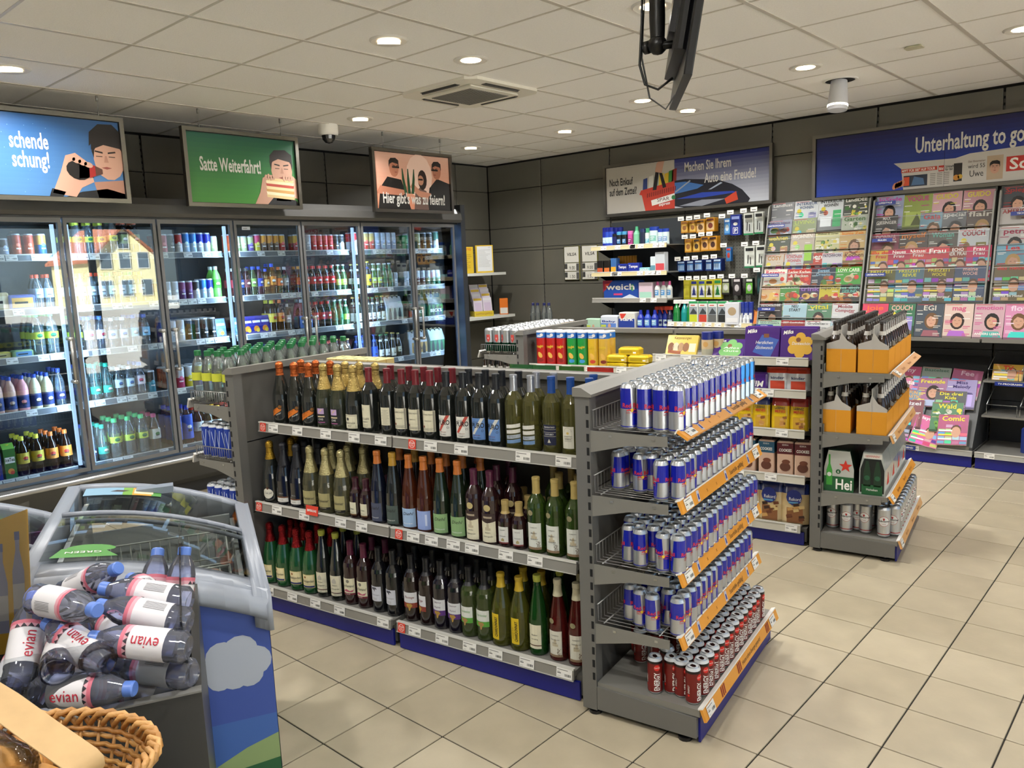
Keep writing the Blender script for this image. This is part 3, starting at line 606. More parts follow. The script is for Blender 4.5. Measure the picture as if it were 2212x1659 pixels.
end_rack(G2, 0, False, 'grey end rack with beer six-packs and cans on solid shelves', [(1.025, .365, (-1.0, H('d9a878'), 'beer')), (.69, .365, (-.35, H('d9a468'), 'beer')), (.355, .365, (-.6, ORA, 'beer')), (.118, .42, (-.35, H('d9a468'), 'beer'))], False)
end_rack(G2, -1.93, True, 'grey end rack of beer cans at left end of the chocolate run', [(1.075, .33, (-.35, H('b9b6ae'), None)), (.76, .33, None), (.45, .33, None), (.13, .42, None)], True)
# ================================================================ product kinds (one of each is built, then copied)
def lid_tab(t, r, z, col=H('c4c7cb'), tabc=H('8b8f96')):
    b = MB(); b.lathe([(r * .98, z, col), (r * .9, z + .004, col), (r * .84, z - .002, col), (0, z - .002, col)], 20, mat='metal', cap=False); b.build('lid', t)
    b = MB(); b.prism([(-.009, -.006), (.004, -.008), (.011, -.003), (.011, .003), (.004, .008), (-.009, .006)], z - .001, z + .0015, tabc, 'metal'); b.build('pull_tab', t)
def can(name, R, h, bands, draw=None, mat='metal', n=20, top=H('b9bcc0'), tab=H('8b8f96'), parts=True):
    """bands: colours from bottom to top as (fraction, colour)"""
    b = MB(); S = H('cdd0d3'); zb, zt = .008, h - .012; pr = [(R * .8, 0, S), (R, zb, bands[0][1])]
    acc = 0
    for f, c in bands[:-1]: acc += f; pr.append((R, zb + (zt - zb) * acc, None))
    cs = [c for f, c in bands]; pr = [(R * .78, 0, S), (R, zb, cs[0])]; acc = 0
    for i in range(len(bands) - 1): acc += bands[i][0]; pr.append((R, zb + (zt - zb) * acc, cs[i + 1]))
    pr += [(R, zt, S), (R * .86, h - .002, S)]; b.lathe(pr, n, mat=mat, cap=True)
    if draw: draw(b, cyl(R, n), R, h)
    o = b.build(name)
    if parts: lid_tab(o, R * .86, h - .002, top, tab)
    return o
PROTO = []
def hold(o): PROTO.append(o); return o
def place(o, loc, rot, label, cat, group=None):
    """first use moves the built thing itself, later uses copy it"""
    if o in PROTO: PROTO.remove(o); c = o; c.location = loc; c.rotation_euler = rot if not isinstance(rot, (int, float)) else (0, 0, rot)
    else: c = dup(o, loc, rot)
    tag(c, label, cat, group); return c
BL = H('111c9c'); SILV = H('b9bcc2'); RR = H('c8283a'); YE = H('e8c23a')
def d_bull(b, mp, R, h):
    C = 2 * PI * R
    for k in range(2):
        x = k * C / 2 - C / 4 * .9; q = C / 4
        b.poly(mp, [(x - q * .5, h * .47), (x + q, h * .47), (x + q - .004, h - .0125), (x - q * .35, h - .0125)], BL, 1, 'gloss')
        b.poly(mp, [(x + q, h * .10), (x + 1.5 * q, h * .10), (x + 1.6 * q, h * .47), (x + q, h * .47)], BL, 1, 'gloss')
        xc = x + q
        b.text(mp, 'Red Bull', xc, h * .50, h * .1, RR, 3, al='c', w=q * 1.5, bold=1); b.disc(mp, xc, h * .44, h * .042, YE, 3)
        for s in (-1, 1): b.poly(mp, [(xc + s * .003, h * .41), (xc + s * .010, h * .44), (xc + s * .019, h * .42), (xc + s * .016, h * .455), (xc + s * .006, h * .47)], RR, 4)
        b.text(mp, 'ENERGY DRINK', xc, h * .37, h * .03, RR, 3, al='c', w=q * .9)
    for k in range(22): u = -C / 2 + C * k / 22; b.rect(mp, u, h * .065, u + C / 22 + .0004, h * .085, BL, 2, 'gloss')
def d_energy(b, mp, R, h):
    C = 2 * PI * R
    for k in range(2):
        x = k * C / 2; b.text(mp, 'ENERGY', x + .008, h * .1, .019, WHITE, 3, rot=PI / 2, w=.068, bold=1)
        b.disc(mp, x, h * .74, .011, H('d8281e'), 2); b.text(mp, 'Coca-Cola', x, h * .725, .006, WHITE, 3, al='c', w=.02, shear=.2)
        b.rect(mp, x + .011, h * .1, x + .0125, h * .6, H('c9b0a8'), 2); b.text(mp, 'ENERGY', x + C / 4 + .004, h * .3, .007, WHITE, 3, rot=PI / 2, w=.03); b.disc(mp, x + C / 4, h * .24, .004, H('d8281e'), 2)
K = {}
K['bull_l'] = hold(can('energy_drink_can', .0285, .156, [(1, SILV)], d_bull)); K['bull'] = hold(can('energy_drink_can', .0265, .134, [(1, SILV)], d_bull))
def d_light(b, mp, R, h):
    for k in range(2): x = k * PI * R; b.text(mp, 'Red Bull', x, h * .5, h * .085, RR, 3, al='c', w=.04, bold=1); b.disc(mp, x, h * .44, h * .04, YE, 3)
K['bull_lt'] = hold(can('energy_drink_can', .0285, .156, [(.45, H('a9bccf')), (.55, H('2f74b8'))], d_light))
K['energy'] = hold(can('energy_drink_can', .0265, .135, [(.92, H('6e1410')), (.08, H('140a0a'))], d_energy, mat='satin', tab=H('3a1a18')))
def d_lag(b, mp, R, h):
    for k in range(2):
        x = k * PI * R; b.disc(mp, x, h * .55, .028, H('b02a2a'), 1, n=18); b.disc(mp, x, h * .55, .0262, H('e6e6e4'), 2, n=18); b.text(mp, 'Paderborner', x, h * .53, .012, BLACK, 3, al='c', w=.062, shear=.25, bold=1); b.text(mp, 'PILSENER', x, h * .45, .004, H('b02a2a'), 3, al='c', w=.022); b.poly(mp, [(x - .005, h * .66), (x - .004, h * .6), (x, h * .585), (x + .004, h * .6), (x + .005, h * .66)], H('b02a2a'), 3)
K['lager'] = hold(can('beer_can', .033, .165, [(.06, H('c9cacc')), (.03, H('b02a2a')), (.91, H('c4c6c9'))], d_lag))
def d_green(b, mp, R, h):
    for k in range(2): x = k * PI * R; b.poly(mp, [(x - .012, h * .75), (x - .014, h * .55), (x, h * .42), (x + .014, h * .55), (x + .012, h * .75)], H('b8403a'), 2); b.text(mp, 'X5' if k else 'K', x, h * .56, .012, WHITE, 3, al='c')
K['greencan'] = hold(can('beer_can', .033, .165, [(.42, H('123f2c')), (.58, H('c3c6c8'))], d_green)); K['goldcan'] = hold(can('beer_can', .033, .165, [(1, H('a88a4a'))]))
# ---- wine and sparkling wine
def bottle(name, shape, glassc, capc, capf, draw=None, n=20, mat='dark_glass', s=1., capmat='satin', capparts=True):
    """shape: profile list (r,z); everything above capf (z) is the capsule"""
    shape = [(r * (1.05 if r > .02 else 1.02), z) for r, z in shape]
    b = MB(); body = [(r * s, z * s, glassc) for r, z in shape]; body[-1] = (body[-1][0], body[-1][1], glassc); b.lathe(body, n, mat=mat)
    if draw:
        m0 = cyl(shape[2][0] * s, n); draw(b, lambda q, pts, col, layer, mt: m0(q, [(u * 1.08, v) for u, v in pts], col, layer, mt), shape[2][0] * s)
    o = b.build(name)
    cp = [(r * s, z * s) for r, z in shape if z >= capf]
    z0 = capf * s; r0 = np.interp(z0, [z * s for r, z in shape], [r * s for r, z in shape])
    c = MB(); pr = [(r0 + .0006, z0, capc)] + [(r + .0008, z, capc) for r, z in cp if z > z0] ; top = pr[-1]; pr += [(top[0], top[1] + .0012, capc)]; c.lathe(pr, 16, mat=capmat)
    c.build('capsule', o); return o
BORD = [(.030, 0), (.0365, .004), (.0372, .012), (.0372, .185), (.034, .203), (.024, .222), (.0155, .236), (.0142, .25), (.0142, .288), (.0152, .289), (.0152, .299), (.014, .3)]
BURG = [(.034, 0), (.041, .004), (.0418, .012), (.0418, .14), (.039, .165), (.030, .20), (.021, .235), (.0155, .262), (.0145, .285), (.0165, .29), (.0165, .3), (.015, .302)]
SEKT = [(.035, 0), (.042, .005), (.0428, .012), (.0428, .125), (.0405, .15), (.032, .19), (.023, .225), (.0175, .25), (.016, .275), (.0185, .28), (.018, .298), (.014, .306), (.006, .31)]
SCHL = [(.030, 0), (.036, .004), (.0368, .012), (.0368, .12), (.035, .15), (.029, .195), (.021, .245), (.0152, .285), (.0142, .305), (.0156, .308), (.0156, .324), (.0145, .326)]
SMALL = [(.025, 0), (.030, .004), (.0305, .01), (.0305, .105), (.028, .12), (.019, .135), (.0142, .145), (.0138, .155), (.0138, .17), (.0148, .171), (.0148, .186), (.0138, .187)]
DKG = (.012, .014, .012); DKR = (.02, .006, .007)
def lab(z0, z1, hw, col, items=(), extra=None):
    """simple front label; items: (text, z, height, colour, width, kw)"""
    def d(b, mp, R):
        b.rect(mp, -hw, z0, hw, z1, col, 1)
        if extra: extra(b, mp, R)
        for it in items:
            t, z, h, c, w = it[:5]; kw = it[5] if len(it) > 5 else {}
            b.text(mp, t, 0, z, h, c, 3, al='c', w=w, **kw)
    return d
CREAM = H('d9d3b8'); INK = H('2a2826')
def lines(b, mp, z0, z1, hw, n, col=H('8b8678')):
    for k in range(n): z = z0 + (z1 - z0) * k / n; w = hw * random.uniform(.5, .95); b.rect(mp, -w, z, w, z + .0015, col, 2)
def x_mion(b, mp, R):
    O = H('d8741c'); b.poly(mp, [(-.036, .032), (.03, .07), (.036, .098), (-.036, .064)], O, 1); b.disc(mp, .026, .09, .0115, H('1a1210'), 2); b.disc(mp, .026, .09, .008, H('8a5a22'), 3); b.text(mp, 'MIONETTO', -.03, .056, .0085, BLACK, 3, rot=.5, w=.045); b.text(mp, 'PROSECCO', -.028, .046, .006, H('5a2a10'), 3, rot=.5, w=.035); b.text(mp, 'Prestige', .004, .045, .007, WHITE, 3, rot=.5, w=.03, shear=.2)
def x_quill(b, mp, R):
    b.rect(mp, -.03, .03, .03, .105, H('17171a'), 1); b.rect(mp, -.02, .075, .014, .102, H('b79ac2'), 2); b.poly(mp, [(-.015, .078), (.0, .09), (.010, .1), (-.002, .094)], H('e2c478'), 3); b.text(mp, 'CHS', -.003, .046, .009, WHITE, 3, al='c', w=.024); b.rect(mp, -.02, .06, .016, .066, H('c9b890'), 2); b.rect(mp, -.02, .034, .016, .037, H('c06aa0'), 2)
def x_puro(bg_, st):
    def d(b, mp, R):
        b.rect(mp, -.029, .028, .029, .118, bg_, 1); b.poly(mp, [(-.026, .05), (-.014, .05), (.026, .118), (.012, .118)], st, 2); b.text(mp, 'PURO', 0, .078, .021, BLACK, 3, al='c', w=.052, bold=1); b.text(mp, 'PURE WINE', -.01, .1, .004, INK, 3, al='c', w=.024); b.text(mp, 'CORTE 2018', -.006, .044, .005, H('7a2a22'), 3, al='c', w=.03); b.text(mp, 'MALBEC', -.004, .034, .005, INK, 3, al='c', w=.03); b.disc(mp, .018, .066, .0045, INK, 3); b.disc(mp, .018, .066, .0032, bg_, 4)
    return d
def x_swirl(b, mp, R):
    for k, (z, c) in enumerate(((.088, 'd6d4cc'), (.066, 'd6d4cc'), (.045, 'a9b2bc'), (.026, '6f8fb8'))): b.poly(mp, [(-.028, z), (.03, z + .006), (.03, z + .021), (-.028, z + .014)], H(c), 2)
    b.text(mp, 'DIE WELT', -.004, .052, .006, INK, 3, al='c', w=.028)
def x_arch(b, mp, R):
    for k in range(9): a = PI * k / 8; b.disc(mp, .013 * math.cos(a), .098 + .013 * math.sin(a), .0016, H('a8a294'), 3, n=6)
    b.disc(mp, 0, .09, .005, H('d9bd6a'), 3); lines(b, mp, .058, .075, .018, 3)
def x_navy(b, mp, R):
    N = H('161c3c'); b.rect(mp, -.026, .036, .026, .116, N, 1)
    for z in (.07, .086, .098): b.rect(mp, -.026, z, .026, z + .0012, H('c9c4b2'), 2)
    b.text(mp, 'VERMENTINO', 0, .104, .006, WHITE, 3, al='c', w=.042); b.text(mp, 'COSTUBEO', 0, .076, .006, WHITE, 3, al='c', w=.034); b.poly(mp, [(-.006, .046), (.006, .046), (0, .062)], H('c9c4b2'), 3)
def x_church(col):
    def d(b, mp, R):
        b.poly(mp, [(-.01, .062), (-.01, .075), (-.004, .075), (-.004, .088), (.002, .094), (.006, .088), (.006, .072), (.012, .072), (.012, .062)], col, 2)
    return d
def x_africa(c2, map_=H('b08a3c')):
    def d(b, mp, R):
        b.rect(mp, -.034, .064, .034, .087, c2, 2); b.poly(mp, [(-.013, .083), (.008, .084), (.015, .074), (.007, .068), (.003, .053), (-.002, .051), (-.005, .068), (-.014, .073)], map_, 3); b.text(mp, 'x', 0, .07, .004, INK, 4)
    return d
def x_rot(b, mp, R):
    b.poly(mp, [(-.034, .033), (.034, .033), (.034, .1), (-.034, .1)], H('d8c486'), 1); b.rect(mp, -.031, .036, .031, .097, H('e4d7a8'), 2); b.rect(mp, -.031, .036, .031, .044, H('23306a'), 3); b.text(mp, 'Rotkäppchen', 0, .062, .013, INK, 4, al='c', w=.056, shear=.25); b.disc(mp, -.012, .087, .006, H('8a5a2a'), 4, n=6); b.rect(mp, -.012, .053, .014, .0545, H('a8986a'), 4)
W1 = {}
def wine(k, *a, **kw): W1[k] = hold(bottle(*a, **kw))
wine('mion', 'sparkling_wine_bottle', SEKT, DKG, H('b05a2a'), .243, x_mion, capmat='foil')
GOLD = H('b8a060'); 
wine('quill', 'sparkling_wine_bottle', SEKT, (.03, .035, .02), GOLD, .19, x_quill, capmat='foil')
wine('plaisir', 'sparkling_wine_bottle', SEKT, DKG, GOLD, .19, lab(.02, .085, .036, CREAM, [('GRAND PLAISIR', .042, .008, INK, .055), ('BRUT', .03, .005, INK, .02)], lambda b, mp, R: (b.disc(mp, -.008, .064, .007, INK, 3), b.rect(mp, -.034, .079, .034, .0805, INK, 2))), capmat='foil')
RC = H('6e1a24')
wine('luze', 'wine_bottle', BORD, DKG, RC, .236, lab(.03, .135, .027, CREAM, [('DE LUZE', .068, .009, INK, .042), ('BORDEAUX', .055, .005, INK, .03)], lambda b, mp, R: (b.disc(mp, -.012, .115, .008, H('b9b49e'), 2), lines(b, mp, .036, .05, .02, 2))))
wine('luze_b', 'wine_bottle', BORD, DKG, RC, .236, lab(.05, .13, .022, CREAM, [], lambda b, mp, R: lines(b, mp, .056, .124, .019, 11)))
wine('doppio', 'wine_bottle', BORD, DKG, RC, .236, lab(.04, .132, .032, CREAM, [('DOPPIO PASSO', .112, .006, INK, .046), ('PRIMITIVO', .085, .005, INK, .03)], lambda b, mp, R: (b.disc(mp, -.02, .062, .005, H('7a3a32'), 3), lines(b, mp, .046, .058, .028, 3), [b.rect(mp, s * .026 - .004, .042, s * .026 + .004, .13, H('9a9484'), 2) for s in (-1, 1)])))
wine('puro_w', 'wine_bottle', BORD, DKG, H('191c22'), .236, x_puro(H('dedbd2'), H('b8483a'))); wine('puro_b', 'wine_bottle', BORD, DKG, H('191c22'), .236, x_puro(H('5f86c0'), H('d2d2ca')))
YG = (.44, .42, .12); YG2 = (.30, .34, .08)
wine('swirl', 'wine_bottle', BORD, YG, H('b9bcc4'), .236, x_swirl, mat='bottle_glass', capmat='metal')
wine('navyl', 'wine_bottle', BORD, YG, H('1d4a94'), .236, x_navy, mat='bottle_glass'); wine('archl', 'wine_bottle', BORD, YG, H('1d4a94'), .236, lab(.03, .115, .022, H('d9d6c6'), [('VERMENTINO', .075, .005, INK, .032), ('di Gallura', .066, .004, INK, .024)], x_arch), mat='bottle_glass')
wine('cava_o', 'sparkling_wine_bottle', SEKT, DKG, H('a8842c'), .22, lambda b, mp, R: (b.disc(mp, -.002, .052, .028, H('d9d4c4'), 1, ry=.026), b.text(mp, 'Cava Jell', 0, .05, .011, INK, 3, al='c', w=.036, shear=.2), b.disc(mp, 0, .078, .006, H('4a2a1a'), 3)), capmat='foil')
wine('cava_h', 'sparkling_wine_bottle', SEKT, (.006, .007, .012), H('14151c'), .2, lab(.022, .042, .032, H('d9d6ce'), [('CAVA', .03, .005, INK, .02)], lambda b, mp, R: (b.rect(mp, -.032, .044, .032, .048, H('7a4a2a'), 2), b.text(mp, 'HILL', 0, .062, .007, H('9a9a9a'), 3, al='c', w=.024))))
wine('frex', 'sparkling_wine_bottle', SEKT, (.44, .42, .22), H('b5ab7c'), .185, lab(.022, .1, .036, H('a39a6a'), [('Freixenet', .058, .014, INK, .056, dict(shear=.3)), ('CARTA NEVADA', .028, .004, H('d9d2a8'), .036)], lambda b, mp, R: b.rect(mp, -.036, .022, .036, .034, H('17170f'), 2)), mat='bottle_glass', capmat='foil')
wine('smallred', 'small_wine_bottle', SMALL, DKR, H('3c1420'), .135, lab(.018, .078, .02, CREAM, [('Baden', .045, .006, INK, .02), ('Rotwein', .03, .004, INK, .02)], lambda b, mp, R: b.rect(mp, -.02, .018, .02, .024, H('6a4a2a'), 2)))
def diehl(col, t2): return lab(.012, .095, .035, col, [('Diehl', .066, .014, INK, .044, dict(shear=.35)), (t2, .026, .005, WHITE, .042)])
wine('diehl_d', 'wine_bottle', SCHL, (.006, .008, .02), H('b5672a'), .27, diehl(H('4b5064'), 'EDITION ROT')); wine('diehl_g', 'wine_bottle', SCHL, DKG, H('ac832c'), .27, diehl(H('4a5650'), 'EDITION ROT'))
wine('diehl_r', 'wine_bottle', SCHL, (.42, .10, .035), H('b5672a'), .27, diehl(H('9cb8d8'), 'ROSE'), mat='bottle_glass'); wine('diehl_v', 'wine_bottle', SCHL, (.42, .10, .035), H('b5672a'), .27, lab(.012, .095, .035, H('93a6da'), [], lambda b, mp, R: [b.rect(mp, .012, .03, .02, .08, H('c9d2ee'), 2)]), mat='bottle_glass')
wine('diehl_n', 'wine_bottle', SCHL, (.01, .018, .008), H('b5672a'), .27, diehl(H('86a873'), 'GRAUBURGUNDER'))
wine('baden_r', 'wine_bottle', BORD, DKR, H('4a1830'), .236, lab(.012, .1, .032, CREAM, [('BADEN', .05, .005, INK, .022), ('Spätburgunder', .034, .006, INK, .04, dict(shear=.2))], lambda b, mp, R: (b.disc(mp, 0, .155, .014, H('b9a874'), 2), b.poly(mp, [(-.032, .1), (0, .092), (.032, .1), (.032, .132), (-.032, .132)], H('3a2a26'), 2), b.rect(mp, -.018, .112, .018, .12, H('a89a84'), 3), x_church(H('b9ae94'))(b, mp, R))))
wine('smallbad', 'small_wine_bottle', SMALL, DKR, H('a8915a'), .135, lab(.016, .085, .022, H('d2d2cc'), [('BADEN', .07, .004, INK, .02), ('Rotwein', .045, .005, INK, .024)], lambda b, mp, R: (b.rect(mp, -.022, .016, .022, .022, H('7a3a3a'), 2), b.poly(mp, [(-.006, .026), (-.006, .034), (0, .04), (.006, .034), (.006, .026)], H('a89a6a'), 2))))
def x_grape(b, mp, R):
    x_church(H('b9ae94'))(b, mp, R)
    for k in range(22): b.disc(mp, .015 + random.uniform(-.006, .007), .028 + k * .0012, .0016, H('6a5a4a'), 3, n=5)
    b.rect(mp, -.028, .018, .028, .028, H('8a7258'), 2); b.disc(mp, -.012, .165, .011, H('8a8260'), 2)
wine('baden_w', 'wine_bottle', BORD, (.16, .30, .05), H('b09a5c'), .236, lab(.018, .125, .028, H('d2d4cc'), [('DURBACH', .105, .004, INK, .026), ('Baden', .082, .006, INK, .024, dict(shear=.2)), ('Gutedel', .058, .006, INK, .03, dict(shear=.2))], x_grape), mat='bottle_glass')
def x_rotall(b, mp, R): x_rot(b, mp, R)
wine('rotk', 'sparkling_wine_bottle', SEKT, (.012, .075, .02), H('8a1a1c'), .215, x_rotall, capmat='foil')
wine('schlw', 'wine_bottle', SCHL, DKG, H('a8a83c'), .3, lab(.025, .125, .03, CREAM, [('Baden', .075, .006, INK, .024), ('Spätburgunder', .058, .006, INK, .04)], lambda b, mp, R: (b.rect(mp, -.03, .038, .03, .042, H('4a1a20'), 2), b.text(mp, 'WG', 0, .029, .005, INK, 3, al='c'), b.poly(mp, [(-.014, .088), (-.014, .1), (0, .114), (.008, .1), (.008, .088)], H('b9b4a4'), 2))))
wine('flam', 'wine_bottle', BORD, DKR, H('5a1a34'), .236, lab(.05, .13, .032, H('dcd6b6'), [('Le Flamand', .088, .013, INK, .054, dict(shear=.2)), ('ROUGE', .0525, .004, WHITE, .02)], lambda b, mp, R: (b.disc(mp, 0, .116, .008, H('7a7668'), 2), b.rect(mp, -.032, .05, .032, .059, H('6a1a2a'), 2), b.poly(mp, [(-.028, .066), (-.008, .078), (.01, .07), (.028, .076), (.02, .064)], H('b0566a'), 2))))
wine('horse', 'wine_bottle', BORD, (.006, .006, .008), H('17171a'), .236, lab(.055, .125, .031, H('ccccd4'), [('Cabernet Sauvignon', .083, .006, H('5a5a62'), .046, dict(shear=.2))], lambda b, mp, R: (b.poly(mp, [(-.018, .1), (-.012, .12), (.008, .121), (.014, .112), (.004, .112), (.002, .1), (-.002, .108), (-.014, .112)], H('4a4a52'), 2), lines(b, mp, .062, .074, .02, 2))))
GB = H('16151a')
wine('pino', 'wine_bottle', BORD, (.012, .005, .005), GB, .222, lab(.087, .135, .034, H('d6d6d8'), [('Pinotage', .108, .011, H('7a2a2a'), .042, dict(shear=.2))], x_africa(H('8a3a2c')))); wine('cabs', 'wine_bottle', BORD, (.008, .006, .012), GB, .222, lab(.087, .135, .034, H('d6d6d8'), [('Cabernet', .12, .008, H('5a3a5a'), .036, dict(shear=.2)), ('Merlot', .098, .008, H('5a3a5a'), .03, dict(shear=.2))], x_africa(H('5a2f7a'))))
wine('chag', 'wine_bottle', BORD, (.26, .36, .10), GB, .222, lab(.087, .135, .034, H('d6d8d0'), [('Chardonnay', .11, .01, H('5a9a4a'), .048, dict(shear=.2))], x_africa(H('5aa03c'), H('a8824a'))), mat='bottle_glass')
wine('chay', 'wine_bottle', BURG, (.40, .40, .06), H('c0a02c'), .245, lambda b, mp, R: (b.rect(mp, -.026, .03, .008, .14, H('d8b81e'), 1), b.text(mp, 'CHARDONNAY', .003, .042, .013, BLACK, 3, rot=PI / 2, w=.085, bold=1), b.text(mp, 'GRAND SUD', -.014, .05, .008, H('8a6a10'), 3, rot=PI / 2, w=.05)), mat='bottle_glass')
wine('greenw', 'wine_bottle', SCHL, (.05, .30, .05), H('b5b84a'), .3, lab(.03, .13, .026, CREAM, [('Baden', .085, .006, INK, .024), ('Riesling', .068, .005, INK, .026)], lambda b, mp, R: b.rect(mp, -.026, .042, .026, .046, H('5a3a2a'), 2)), mat='bottle_glass')
wine('rose', 'wine_bottle', SCHL, (.42, .04, .035), H('c9c2a4'), .26, lab(.022, .125, .027, H('d2cfc0'), [('DURBACH', .105, .004, INK, .03), ('Spätburgunder', .088, .005, INK, .036, dict(shear=.2)), ('Rosé', .074, .005, INK, .018)], x_grape), mat='bottle_glass')
# ================================================================ wine bottles on the shelves
CAT = {'mion': 'black prosecco bottle with orange label', 'quill': 'black sparkling wine, gold neck, lilac label', 'plaisir': 'gold-necked sparkling wine, square white label', 'luze': 'red wine with tall cream label', 'luze_b': 'red wine bottle turned to its text-filled back label', 'doppio': 'red wine bottle with ornate cream label', 'puro_w': 'dark wine, white label with red stripe', 'puro_b': 'dark wine, blue label with white stripe', 'swirl': 'white wine, silver cap and curved label bands', 'navyl': 'white wine with blue capsule, navy label', 'archl': 'white wine with blue capsule, white label', 'cava_o': 'dark cava bottle, oval white label', 'cava_h': 'black cava bottle with narrow white label', 'frex': 'pale frosted cava bottle with gold label', 'smallred': 'small red wine bottle with maroon cap', 'diehl_d': 'slim dark wine bottle with slate blue label', 'diehl_g': 'slim dark wine bottle with grey-green label', 'diehl_r': 'slim rosé bottle with pale blue label', 'diehl_v': 'slim rosé bottle with lilac back label', 'diehl_n': 'slim dark bottle with sage green label', 'baden_r': 'red wine, round seal and cream label', 'smallbad': 'small wine bottle with gold cap', 'baden_w': 'green wine bottle, gold cap, white label', 'rotk': 'green sparkling wine, red neck, cream label', 'schlw': 'slim dark bottle with yellow-green cap', 'flam': 'red wine, handwriting label and plum cap', 'horse': 'black-capped wine bottle with grey horse label', 'pino': 'red wine, rust band and gold continent', 'cabs': 'red wine bottle with purple band', 'chag': 'green-tinted wine bottle with bright green band', 'chay': 'yellow-labelled chardonnay bottle with yellow neck', 'greenw': 'slim green bottle with lime cap', 'rose': 'slim red-pink bottle with cream cap'}
SHN = ('top', 'middle', 'bottom')
rows = [
 (.935, .193, [('mion', -1.79), ('mion', -1.685), ('mion', -1.585), ('quill', -1.485), ('quill', -1.392), ('plaisir', -1.292), ('luze', -1.195), ('luze_b', -1.085), ('doppio', -1.0), ('doppio', -.92), ('doppio', -.840), ('puro_w', -.752), ('puro_w', -.664), ('puro_b', -.58), ('puro_b', -.497), ('swirl', -.412), ('swirl', -.330), ('navyl', -.237), ('archl', -.152), ('archl', -.071)]),
 (.548, .12, [('cava_o', -1.825), ('cava_h', -1.726), ('cava_h', -1.632), ('frex', -1.54), ('frex', -1.436), ('frex', -1.334), ('smallred', -1.252), ('smallred', -1.187), ('diehl_d', -1.108), ('diehl_g', -1.018), ('diehl_r', -.925), ('diehl_v', -.842), ('diehl_n', -.753), ('diehl_n', -.66), ('baden_r', -.578), ('baden_r', -.498), ('smallbad', -.428), ('smallbad', -.362), ('baden_w', -.278), ('baden_w', -.194), ('baden_w', -.107)]),
 (.12, .122, [('rotk', -1.88), ('rotk', -1.785), ('rotk', -1.685), ('rotk', -1.592), ('schlw', -1.505), ('schlw', -1.412), ('flam', -1.32), ('flam', -1.235), ('horse', -1.142), ('horse', -1.055), ('pino', -.948), ('pino', -.862), ('cabs', -.782), ('cabs', -.702), ('chag', -.63), ('chag', -.55), ('chay', -.467), ('chay', -.378), ('greenw', -.291), ('rose', -.197), ('rose', -.113)])]
for si, (z, v, ls) in enumerate(rows):
    for ri in range(3 if si else 2):
        cnt = {}
        for k, (kd, u) in enumerate(ls):
            if ri == 1 and kd in ('luze_b', 'schlw') : kd2 = kd
            if ri == 2 and random.random() < .45: continue
            if ri == 1 and kd in ('navyl',): continue
            cnt[kd] = cnt.get(kd, 0) + 1; tot = sum(1 for q in ls if q[0] == kd)
            du = (0 if ri == 0 else .04 * (1 if ri == 1 else -1) * (1 if u < -.12 else -1)); dv = ri * .095
            face_a = AG - PI / 2 + .12 + random.uniform(-.22, .22) + (-.5 if kd == 'pino' and cnt[kd] == 2 else 0)
            where = '%s shelf' % SHN[si]
            n_ = ('%s from left, ' % od(cnt[kd] - 1)) if tot > 1 else ''
            rw = ('front row', 'second row', 'back row')[ri]
            place(W1[kd], G1(u + du + (.01 if ri else 0), v + dv, z), face_a, '%s, %s%s, %s' % (CAT[kd], n_, rw, where), 'bottle', 'wine bottles on the %s shelf' % SHN[si])
b = MB(); b.box(-.04, .04, -.001, .001, 0, .045, RED, 'paper'); mp = flat((0, -.001, 0), (1, 0, 0), (0, 0, 1)); b.text(mp, 'EMPFEHLUNG', 0, .017, .011, WHITE, 2, al='c', w=.062, bold=1)
tag(b.build('promotion_card', None, G1(-1.475, .045, .545), (-.15, 0, AG)), 'small red promotion card leaning at the middle wine shelf edge', 'card')
# ================================================================ cans in the energy rack
CUR = [0]
def can_at(kd, u, v, z, desc, shelf, seq, G=G1, cat='can', grp=None, rot=None):
    place(K[kd], G(u, v, z + .0005), rot if rot is not None else random.choice((0, 0, .4, -.5, 1.4, PI / 2, 2.2)) + AG + random.uniform(-.25, .25), '%s, %s, %s' % (desc, seq, shelf), cat, grp or ('cans on the %s' % shelf))
SHR = ['top wire shelf', 'second wire shelf', 'third wire shelf', 'fourth wire shelf', 'bottom shelf of energy rack']
D0 = 'blue and silver energy can'
for r in range(14):
    for c, u in enumerate((.163, .222, .281, .337)):
        v = .035 + r * .0605
        if r in (10,) and c < 3: continue
        lt = r > 10
        can_at('bull_lt' if lt else 'bull_l', u, v, 1.092, ('light blue energy can' if lt else 'tall ' + D0), SHR[0], '%s row from front, %s from aisle' % (od(r), od(3 - c)), rot=AG + (random.choice((-.35, -.2, -.45, 2.2)) if r == 0 else random.choice((.1, .25, .0, .35, .2, -.1))))
def blk(zi, z, near, cols, v0, nr, holes=()):
    for k, (u, v) in enumerate(near): can_at('bull', u, v, z, D0, SHR[zi], 'loose at near end, %s from panel' % od(k))
    for r in range(nr):
        for c, u in enumerate(cols):
            if (r, c) in holes: continue
            can_at('bull', u, v0 + r * .056, z, D0, SHR[zi], '%s row from front, %s from aisle' % (od(r), od(len(cols) - 1 - c)), rot=AG + random.choice((-.1, .3, .15, .2, .45, .9, 2.6)))
blk(1, .857, [(.095, .085), (.182, .08), (.281, .028), (.333, .05)], (.1, .157, .214, .272, .329), .108, 14, {(0, 1)})
blk(2, .60, [(.143, .06), (.196, .038), (.283, .034), (.337, .034)], (.11, .167, .224, .281, .337), .092, 15, {(0, 0)})
blk(3, .373, [(.138, .075), (.187, .05), (.243, .028), (.331, .04)], (.16, .217, .274, .331), .098, 14, {(0, 0)})
for k, (u, v) in enumerate([(.238, .052), (.29, .08), (.33, .074), (.381, .05)]): can_at('energy', u, v, .131, 'dark red energy can', SHR[4], 'loose at near end, %s from panel' % od(k), rot=AG - .9 + .2 * k)
